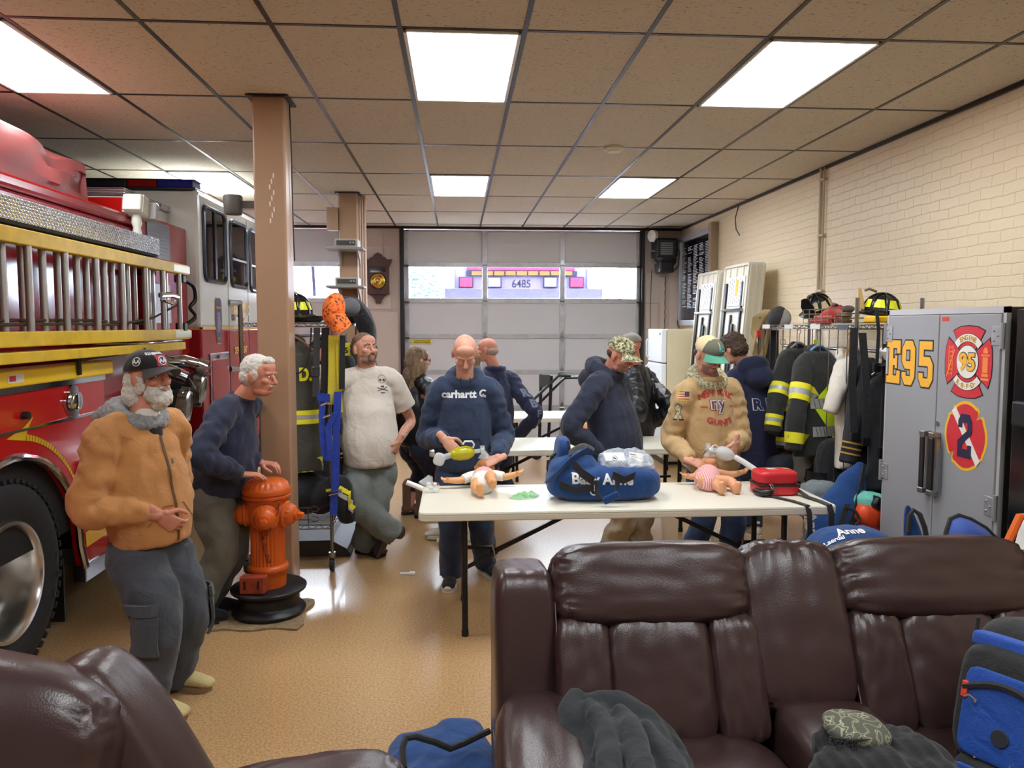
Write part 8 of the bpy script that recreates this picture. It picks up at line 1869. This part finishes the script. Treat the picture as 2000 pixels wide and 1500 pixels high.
b4 = thing('floor_bag', 'blue bag with a black-piped edge on the floor left of the sofa arm', 'bag', (-.02, 2.75, 0)); mb = MB(); cush(mb, (-.06, 2.72, .13), (.40, .5, .25), RZm(10), 3.2, 18); cush(mb, (.0, 2.86, .15), (.20, .25, .22), None, 3, 12); link('bag_body', remesh(mb, .011, 2, .5, folds(.012, 7, 12)), M_BLUE, b4, 180)
MB().tube([at(789, 1500, 2.5), at(786, 1462, 2.55), at(792, 1442, 2.58), at(812, 1438, 2.60), at(850, 1449, 2.62), at(880, 1462, 2.62), at(905, 1452, 2.66), at(955, 1428, 2.74)], .012, 8).build('piping', M_WEB, b4)

# ---------------- things on the front table
aed = thing('first_aid_case', 'red hard zip case with black straps at the right end of the front table', 'case', (1.965, 4.62, .74)); M_CASE = mat('case_red', (204, 36, 44), .4, coat=.1)
mb = MB(); cush(mb, (1.965, 4.66, .775), (.265, .20, .07), None, 5, 14); mb2 = mb.build('case_base', M_CASE, aed, smooth=180); mb = MB(); cush(mb, (1.965, 4.665, .845), (.255, .19, .095), None, 4.5, 14); lo = mb.build('case_lid', M_CASE, aed, smooth=180)
mb = MB(); cush(mb, (1.965, 4.66, .805), (.268, .203, .014), None, 8, 12); mb.build('zip_band', M_BLACKP, aed, smooth=60); trc = bvh(lo)
vs = [(-.035, .015), (.035, .015), (.01, -.006), (-.03, -.006)]; decal('case_mark', vs, [(0, 1, 2, 3)], (1.945, 4.66, 1.0), (1, 0, 0), (0, 1, 0), M_WHITEP, lo, 0, trc, (0, 0, -1), .002, cut=2); vs, fs = sq(.06, .006); decal('case_mark', vs, fs, (1.945, 4.638, 1.0), (1, 0, 0), (0, 1, 0), M_WHITEP, lo, 0, trc, (0, 0, -1), .002, cut=2); vs, fs = sq(.045, .03); decal('case_label', vs, fs, (2.04, 4.66, 1.0), (1, 0, 0), (0, 1, 0), mat('label_tan', (196, 160, 116), .6), lo, 0, trc, (0, 0, -1), .002, cut=1)
c_ = V((1.90, 4.55, .785)); MB().tube([c_ + V((-.012, 0, .035)), c_ + V((.0, -.005, .035)), c_ + V((.03, -.012, -.01)), c_ + V((.014, -.012, -.015))], .004, 6, closed=True).build('carabiner', M_CHROME, aed); MB().limb([(1.83, 4.62, .765), (1.85, 4.55, .765), (1.90, 4.54, .775)], [.02, .022, .016], (0, 0, 1), 10).build('strap_end', M_BLACKP, aed)
ye = 4.66 - .375
MB().strap([(1.89, 4.55, .748), (1.97, 4.42, .746), (2.01, ye + .01, .745), (2.015, ye - .008, .70), (2.02, ye - .01, .60), (2.018, ye - .005, .54)], .034, (1, .25, 0), .003).build('shoulder_strap', M_WEB, aed); MB().tube([(2.018, ye - .006, .56), (2.02, ye - .004, .48), (2.026, ye - .002, .44)], [.010, .005, .003], 6).build('strap_tail', M_WEB, aed)
MB().strap([(2.08, 4.62, .775), (2.10, 4.50, .75), (2.13, 4.40, .746), (2.14, ye + .01, .745), (2.145, ye - .009, .70), (2.145, ye - .01, .55), (2.14, ye - .006, .42)], .036, (1, .12, 0), .004).build('shoulder_strap', M_WEB, aed); 
for z in (.575, .46): MB().box(2.117, 2.172, ye - .022, ye - .002, z - .02, z + .02).build('strap_buckle', M_BLACKP, aed, smooth=0, bevel=.005)

M_VINYL = mat('doll_vinyl', (226, 166, 112), .42, spec=.4); M_VINYL2 = mat('doll_vinyl_pink', (222, 160, 118), .42)
def stripes(name, c1, c2, sc):
    m = mat(name, c1, .9); N, L = m.node_tree.nodes, m.node_tree.links; tc = N.new('ShaderNodeTexCoord'); w = N.new('ShaderNodeTexWave'); w.inputs['Scale'].default_value = sc; r = N.new('ShaderNodeValToRGB'); r.color_ramp.elements[0].color = lin(c1); r.color_ramp.elements[1].color = lin(c2); r.color_ramp.elements[0].position = .45; r.color_ramp.elements[1].position = .6; L.new(tc.outputs['Object'], w.inputs[0]); L.new(w.outputs[0], r.inputs[0]); L.new(r.outputs[0], N['Principled BSDF'].inputs['Base Color']); return m
def doll(label, px, y, hands, feet, skin, suit, diaper, pale=None, group='baby manikins', tilt=0):
    hip = at(px, 0, y - .12) * V((1, 1, 0)) + V((0, 0, .795)); ch = at(px + 1, 0, y + .06) * V((1, 1, 0)) + V((0, 0, .815)); hd = at(px + 2 + tilt, 0, y + .20) * V((1, 1, 0)) + V((0, 0, .835)); X = V((1, 0, 0))
    mb = MB(); mb.limb([hip + V((0, -.03, 0)), hip, hip.lerp(ch, .5), ch, ch.lerp(hd, .45)], [(.05, .045), (.07, .055), (.072, .058), (.07, .05), (.04, .035)], X, 20); mb.ell(hd, (.06, .068, .066)); mb.ell(hd + V((0, -.03, .035)), (.045, .04, .038)); mb.ell(hd + V((0, -.018, .07)), (.010, .012, .010))
    for q in (-1, 1): mb.ell(hd + V((q * .06, 0, 0)), (.010, .018, .018))
    cl = MB(); sl = MB()
    for q, h in zip((-1, 1), hands):
        s0 = ch + X * q * .06; h = V(h); e = s0.lerp(h, .5) + V((0, -.015, -.012)); mb.limb([s0, e, h], [.027, .024, .018], (0, 0, 1), 14); d = (h - e).normalized(); mb.ell(h + d * .018, (.020, .020, .017))
        for k in range(4): p = h + d * .024 + V((0, .012 * (k - 1.5), .006)); mb.limb([p, p + d * .018 + V((0, .004 * (k - 1.5), .006)), p + d * .024 + V((0, 0, .014))], [.0058, .0056, .0045], (0, 0, 1), 8, step=.004)
        mb.limb([h + V((0, -.01, .01)), h + V((0, -.022, .022)) + d * .008], [.007, .006], (0, 0, 1), 8, step=.004)
        sl.limb([s0 - X * q * .03, s0 + (e - s0) * .2, s0.lerp(e, .9)], [.034, .034, .032], (0, 0, 1), 16, round=False)
    for q, (k, f_) in zip((-1, 1), feet):
        h0 = hip + X * q * .04 + V((0, -.02, .005)); mb.limb([h0, V(k), V(f_)], [.042, .036, .024], X, 16); d = V((0, -.35, .94)) if V(f_).z < .8 else V((0, -.7, .6)); mb.limb([V(f_) + V((0, .0, -.005)), V(f_) + V((0, -.012, .012)), V(f_) + d * .05 + V((q * .006, 0, 0))], [.024, .026, .020], X, 12)
    o = tag(link('baby_manikin', remesh(mb, .0042, 2), skin, None, 180), label, 'manikin', group)
    cl.limb([hip.lerp(ch, .05), hip.lerp(ch, .5), ch, ch.lerp(hd, .35)], [(.074, .060), (.077, .062), (.075, .055), (.045, .040)], X, 24, round=False)
    for k_ in (cl, sl): pass
    b_ = link('shirt', remesh(cl, .006, 2, .5, folds(.003, 20, 3)), suit, o, 180); b2_ = link('sleeves', remesh(sl, .006, 2), pale or suit, o, 180) if pale else None
    dm = MB(); dm.limb([hip.lerp(ch, .38), hip, hip + V((0, -.05, -.004))], [(.080, .064), (.080, .064), (.05, .052)], X, 22); link('diaper', remesh(dm, .006, 2, .5, folds(.003, 20, 5)), diaper, o, 180)
    return o, hd
D1_, h1 = doll('bare-legged baby manikin in a pink and white shirt under the bald man\'s hand', 942, 4.92, (at(876, 938, 4.93), at(1008, 926, 4.96)), ((at(930, 952, 4.73), at(938, 962, 4.63)), (at(958, 930, 4.74), at(962, 947, 4.67))), M_VINYL, cloth('bib_pink', (236, 176, 168)), cloth('diaper_white', (232, 230, 222)), cloth('shirt_white2', (236, 234, 228)))
D2_, h2 = doll('baby manikin in a pink striped suit under the tan-hoodie man\'s hand', 1400, 4.90, (at(1344, 930, 4.95), at(1450, 922, 5.06)), ((at(1396, 945, 4.72), at(1410, 958, 4.62)), (at(1427, 942, 4.74), at(1438, 958, 4.65))), M_VINYL2, stripes('suit_stripes', (240, 196, 192), (216, 134, 138), 26), MATS['suit_stripes'])
D3_ = copy_tree(D1_); D3_['label'] = 'baby manikin on the second table behind the camouflage-cap man, one arm showing'; D3_.location = (.98, 1.78, 0)

# bag-valve masks and small items
M_CLR = clear('clear_vinyl', (232, 240, 244), .38, .06); M_CLRW = clear('milky_tube', (232, 236, 234), .75, .2); M_LIMEB = clear('lime_silicone', (196, 190, 30), .88, .25)
def bvm(label, a, b, mk, mbag, res, cat='breathing bag'):
    a, b, mk = V(a), V(b), V(mk); d = (b - a).normalized(); t = thing('resuscitator_bag', label, cat, a.lerp(b, .5), 'breathing bags held by the men'); p = MB()
    p.limb([a, a.lerp(b, .12), a.lerp(b, .35), a.lerp(b, .7), a.lerp(b, .92), b], [.018, .034, .045, .046, .032, .016], (0, 0, 1), 24, wr=.0); p.build('squeeze_bag', mbag, t, smooth=180)
    v = MB(); v.tube([b, b + d * .04, b + d * .045, b + d * .07], [.014, .014, .022, .022], 16); v.tube([b + d * .055 + V((0, 0, .03)), b + d * .055, mk + V((0, 0, .03))], [.016, .015, .016], 14); v.build('valve', M_CLR, t)
    m_ = MB(); n = V((0, .1, 1)).normalized(); m_.lathe([(.014, .04), (.02, .03), (.034, .012), (.042, 0), (.044, -.006), (.036, -.004)], mk, n, 22, caps=False); m_.build('face_mask', M_CLR, t)
    return t, d
bv1, d_ = bvm('yellow-green breathing bag with a clear valve held over the first baby manikin', at(880, 889, 5.02), at(926, 882, 5.03), h1 + V((0, -.02, .075)), M_LIMEB, None)
rs_ = MB(); cush(rs_, at(858, 897, 5.02), (.075, .03, .085), RYm(20), 3, 12); rs_.build('reservoir', clear('reservoir_film', (236, 240, 240), .65, .15), bv1, smooth=180); MB().tube([at(866, 893, 5.02), at(882, 889, 5.02)], .02, 14).build('inlet', M_CLR, bv1)
MB().tube([at(904, 868, 5.0), at(908, 862, 5.0), at(922, 862, 5.0), at(926, 868, 5.0), at(924, 874, 5.01)], .006, 8).build('handle_loop', M_WHITEP, bv1)
bv2, d_ = bvm('clear breathing bag with a long milky hose held over the striped manikin', at(1432, 892, 5.04), at(1398, 880, 5.06), h2 + V((0, -.02, .075)), clear('clear_silicone', (226, 232, 232), .6, .2), None)
MB().tube([at(1436, 893, 5.02), at(1452, 902, 4.98), at(1470, 914, 4.95), at(1487, 926, 4.92)], .019, 14).build('reservoir_hose', M_CLRW, bv2); MB().tube([at(1392, 880, 5.05), at(1384, 881, 5.05)], [.02, .022], 14).build('exhale_port', M_CLRW, bv2); MB().tube([at(1396, 876, 5.04) + V((.022 * math.cos(a), 0, .022 * math.sin(a))) for a in [2 * PI * i / 16 for i in range(16)]], .004, 6, closed=True).build('retainer_ring', M_WHITEP, bv2)
mk_ = thing('airway_kit', 'clear mask with a white tube at the left end of the front table', 'airway mask', at(838, 968, 4.62)); ml_ = onz(838, 962, .742)
MB().tube([at(794, 942, 4.72), at(812, 949, 4.72), at(826, 955, 4.71)], .016, 12).build('white_tube', M_WHITEP, mk_); MB().lathe([(.016, .06), (.022, .045), (.045, .01), (.052, 0), (.05, -.006)], ml_ + V((-.015, .0, .05)), (.4, 0, .9), 22, caps=False).build('mask_cone', M_CLR, mk_); MB().lathe([(.03, .0), (.034, .01), (.03, .03), (.012, .035)], ml_ + V((.03, .02, .02)), (.2, -.6, .6), 20, caps=False).build('valve_ring', M_CLR, mk_); MB().tube([ml_ + V((-.01, .02, .05)), ml_ + V((.05, .0, .05))], .010, 10).build('valve_stem', M_WHITEP, mk_)
for dx in (.0, .035): MB().ell(ml_ + V((.02 + dx, -.005, .055)), .008, nu=10, nv=8).build('red_valve_flap', mat('valve_red', (170, 50, 60), .5), mk_)
lb_ = thing('lung_bag', 'crumpled green and clear lung bag lying on the front table', 'lung bag', onz(1024, 972, .74)); c_ = lb_.location; M_GRN = clear('green_film', (120, 206, 120), .55, .12); mb = MB()
for (dx, dy, a, b_) in ((0, .02, .065, .05), (.045, .03, .05, .045), (-.035, -.02, .055, .035)): mb.grid(lambda u, v, dx=dx, dy=dy, a=a, b_=b_: c_ + V((dx + a * (v + .02) * math.cos(2 * PI * u), dy + b_ * (v + .02) * math.sin(2 * PI * u), .006 + .028 * (1 - v) + .010 * noise.noise(V((u * 9, v * 6, dx * 50))))), 26, 6)
mb.build('film', M_GRN, lb_, smooth=60); MB().tube([c_ + V((-.015 + .075 * math.cos(a), .0 + .06 * math.sin(a), .006)) for a in [2 * PI * i / 26 for i in range(26)]], .004, 6, closed=True).build('rim_ring', M_CLR, lb_)

# ---------------- things on the sofa
fj = thing('fleece_jacket', 'dark grey fleece jacket thrown over the left seat of the sofa', 'jacket', (.55, 2.1, .5)); mb = MB()
mb.limb([at(1126, 1362, 2.27), at(1122, 1400, 2.22), at(1124, 1450, 2.16), at(1150, 1500, 2.08), at(1170, 1545, 2.0)], [(.03, .03), (.05, .05), (.055, .05), (.07, .06), (.08, .06)], (0, 1, 0), 18, wr=.25); mb.limb([at(1140, 1375, 2.25), at(1180, 1385, 2.24), at(1230, 1392, 2.23), at(1270, 1430, 2.19), at(1310, 1475, 2.14), at(1325, 1520, 2.05)], [(.035, .03), (.05, .05), (.06, .05), (.06, .05), (.05, .05), (.05, .05)], (0, 1, 0), 18, wr=.25, seed=4)
for pts, r_ in (([(1165, 1415, 2.2), (1195, 1480, 2.1), (1225, 1570, 1.95)], .095), ([(1225, 1420, 2.19), (1265, 1480, 2.1), (1310, 1570, 1.95)], .085), ([(1150, 1378, 2.2), (1183, 1430, 2.08), (1190, 1530, 1.90)], .032), ([(1210, 1390, 2.16), (1238, 1440, 2.04), (1262, 1540, 1.86)], .034), ([(1262, 1420, 2.12), (1292, 1470, 2.03), (1318, 1540, 1.92)], .03), ([(1170, 1470, 2.02), (1215, 1478, 2.0), (1260, 1500, 1.98)], .028)): mb.limb([at(*p_) for p_ in pts], [r_ * .7, r_, r_], (1, 0, 0), 18, wr=.2)
link('jacket_body', remesh(mb, .008, 4, .5, folds(.009, 9, 5, (1, 1, .4))), cloth('fleece_grey', (40, 45, 49)), fj, 180)
fh = thing('fur_jacket', 'black fur-trimmed knit jacket lying on the sofa console', 'jacket', (1.3, 2.0, .55)); mb = MB()
for (px, py, y, r_) in ((1640, 1460, 1.98, .075), (1680, 1480, 1.95, .09), (1720, 1470, 1.98, .08), (1760, 1460, 2.0, .07), (1790, 1500, 1.92, .10), (1720, 1530, 1.86, .11), (1650, 1520, 1.86, .09), (1820, 1540, 1.85, .10)): mb.ell(at(px, py, y), (r_, r_, r_ * .8))
link('knit_body', remesh(mb, .009, 2, .5, lambda c, n: .006 * math.sin(c.x * 160 + c.z * 90) * .5 + .006 * noise.noise(c * 18)), cloth('black_knit', (24, 24, 26)), fh, 180)
ff = MB(); random.seed(5)
for k in range(900):
    th = random.uniform(0, 2 * PI); v_ = random.uniform(-.4, .9); p = at(1640 + random.gauss(10, 16), 1462 + random.gauss(6, 14), 1.93 + random.uniform(-.05, .03)); d = V((random.gauss(-.4, .5), random.gauss(-.6, .3), random.gauss(-.1, .5))).normalized() * .035; s_ = d.orthogonal().normalized() * .0012
    ff.add([p - s_, p + s_, p + d + V((0, 0, -.006))], [(0, 1, 2)])
fo = ff.build('fur_trim', M_CANV, fh, smooth=0, fix=False); fo['kind'] = 'stuff'
pc_ = thing('print_hat', 'olive cap with a pale curling print on top of the black fur jacket', 'cap', at(1672, 1425, 1.96)); c_ = at(1672, 1424, 1.96); mb = MB(); cush(mb, c_, (.175, .14, .058), RYm(7) @ RX(8), 2.6, 18); pm = mat('swirl_print', (88, 90, 78), .8); N, L = pm.node_tree.nodes, pm.node_tree.links
tc = N.new('ShaderNodeTexCoord'); w = N.new('ShaderNodeTexNoise'); w.inputs['Scale'].default_value = 22; w.inputs['Detail'].default_value = 0; w.inputs['Distortion'].default_value = 1.2; r = N.new('ShaderNodeValToRGB'); e = r.color_ramp.elements; e[0].color = lin((86, 88, 76)); e[1].color = lin((86, 88, 76)); e[0].position = .44; e[1].position = .56
for p_, cc_ in ((.46, (176, 176, 146)), (.54, (176, 176, 146)), (.50, (40, 42, 40))): k_ = e.new(p_); k_.color = lin(cc_)
L.new(tc.outputs['Object'], w.inputs['Vector']); L.new(w.outputs[0], r.inputs[0]); L.new(r.outputs[0], N['Principled BSDF'].inputs['Base Color']); mb.build('cap_body', pm, pc_, smooth=180); MB().tube([at(1620, 1440, 1.90), at(1660, 1446, 1.89), at(1710, 1444, 1.90), at(1738, 1436, 1.93)], .004, 6).build('piping', M_WEB, pc_)
bp = thing('backpack', 'black and blue backpack with red zip tabs standing on the right seat of the sofa', 'backpack', (1.55, 1.95, .5))
BC = V((1.57, 1.98, .69)); RB = RZm(-62) @ RX(-12)
def bpp(n, p, sz, m, pw=4, q=14, pr=None): mb = MB(); cush(mb, BC + RB @ V(p), sz, RB, pw, q); return mb.build(n, m, pr or bp, smooth=180)
M_PACK = cloth('pack_black', (26, 27, 29), rough=.7); M_PBLUE = cloth('pack_blue', (20, 76, 170), rough=.6)
main = bpp('main_body', (0, .10, .0), (.36, .24, .52), M_PACK, 4.5); bpp('rear_pocket', (.02, .24, .0), (.34, .16, .48), M_PACK, 4)
pk = bpp('front_pocket', (0, -.06, .02), (.29, .13, .34), M_PACK, 4.5); lp = bpp('lower_pocket', (.03, -.06, -.21), (.31, .16, .20), M_PACK, 4)
bpp('blue_panel', (-.005, -.125, .0), (.21, .014, .24), M_PBLUE, 8, 10, pk); bpp('blue_panel', (0, -.075, .19), (.26, .05, .05), M_PBLUE, 5, 10, pk); bpp('blue_panel', (-.01, -.14, -.22), (.20, .014, .15), M_PBLUE, 8, 10, lp); bpp('blue_panel', (.05, .06, .255), (.20, .12, .03), M_PBLUE, 5, 10, main)
mb = MB(); pts = [BC + RB @ V((-.11 + .22 * i / 10, -.134, .055 + .035 * math.sin(PI * i / 10))) for i in range(11)]; mb.tube(pts, .010, 6); mb.build('zip_line', M_WEB, pk)
for x in (-.105, .105): MB().obox(BC + RB @ V((x, -.134, .05)), (.016, .014, .045), RB).build('red_tab', mat('tab_red', (226, 70, 50), .5), pk, smooth=0, bevel=.003)
MB().lathe([(.0, .004), (.022, .004), (.024, 0), (.024, -.006)], BC + RB @ V((0, -.134, -.045)), RB @ V((0, -1, 0)), 20, caps=False).build('round_badge', mat('badge_dark', (50, 54, 62), .4), pk)
for (x, y, z) in ((-.06, -.10, -.12), (.03, -.10, -.105), (.1, .02, .27), (.16, .12, .25), (-.09, -.14, .04)): c_ = BC + RB @ V((x, y - .03, z)); MB().tube([c_, c_ + V((.012, -.006, .004)), c_ + V((.03, -.008, -.012)), c_ + V((.026, -.008, -.018))], .004, 6).build('zip_pull', M_CHROME, bp)
for x_ in (-.176, .178): MB().tube([BC + RB @ V((x_, .03, -.22 + .45 * i / 8)) for i in range(9)], .006, 6).build('zip_line', M_WEB, bp)
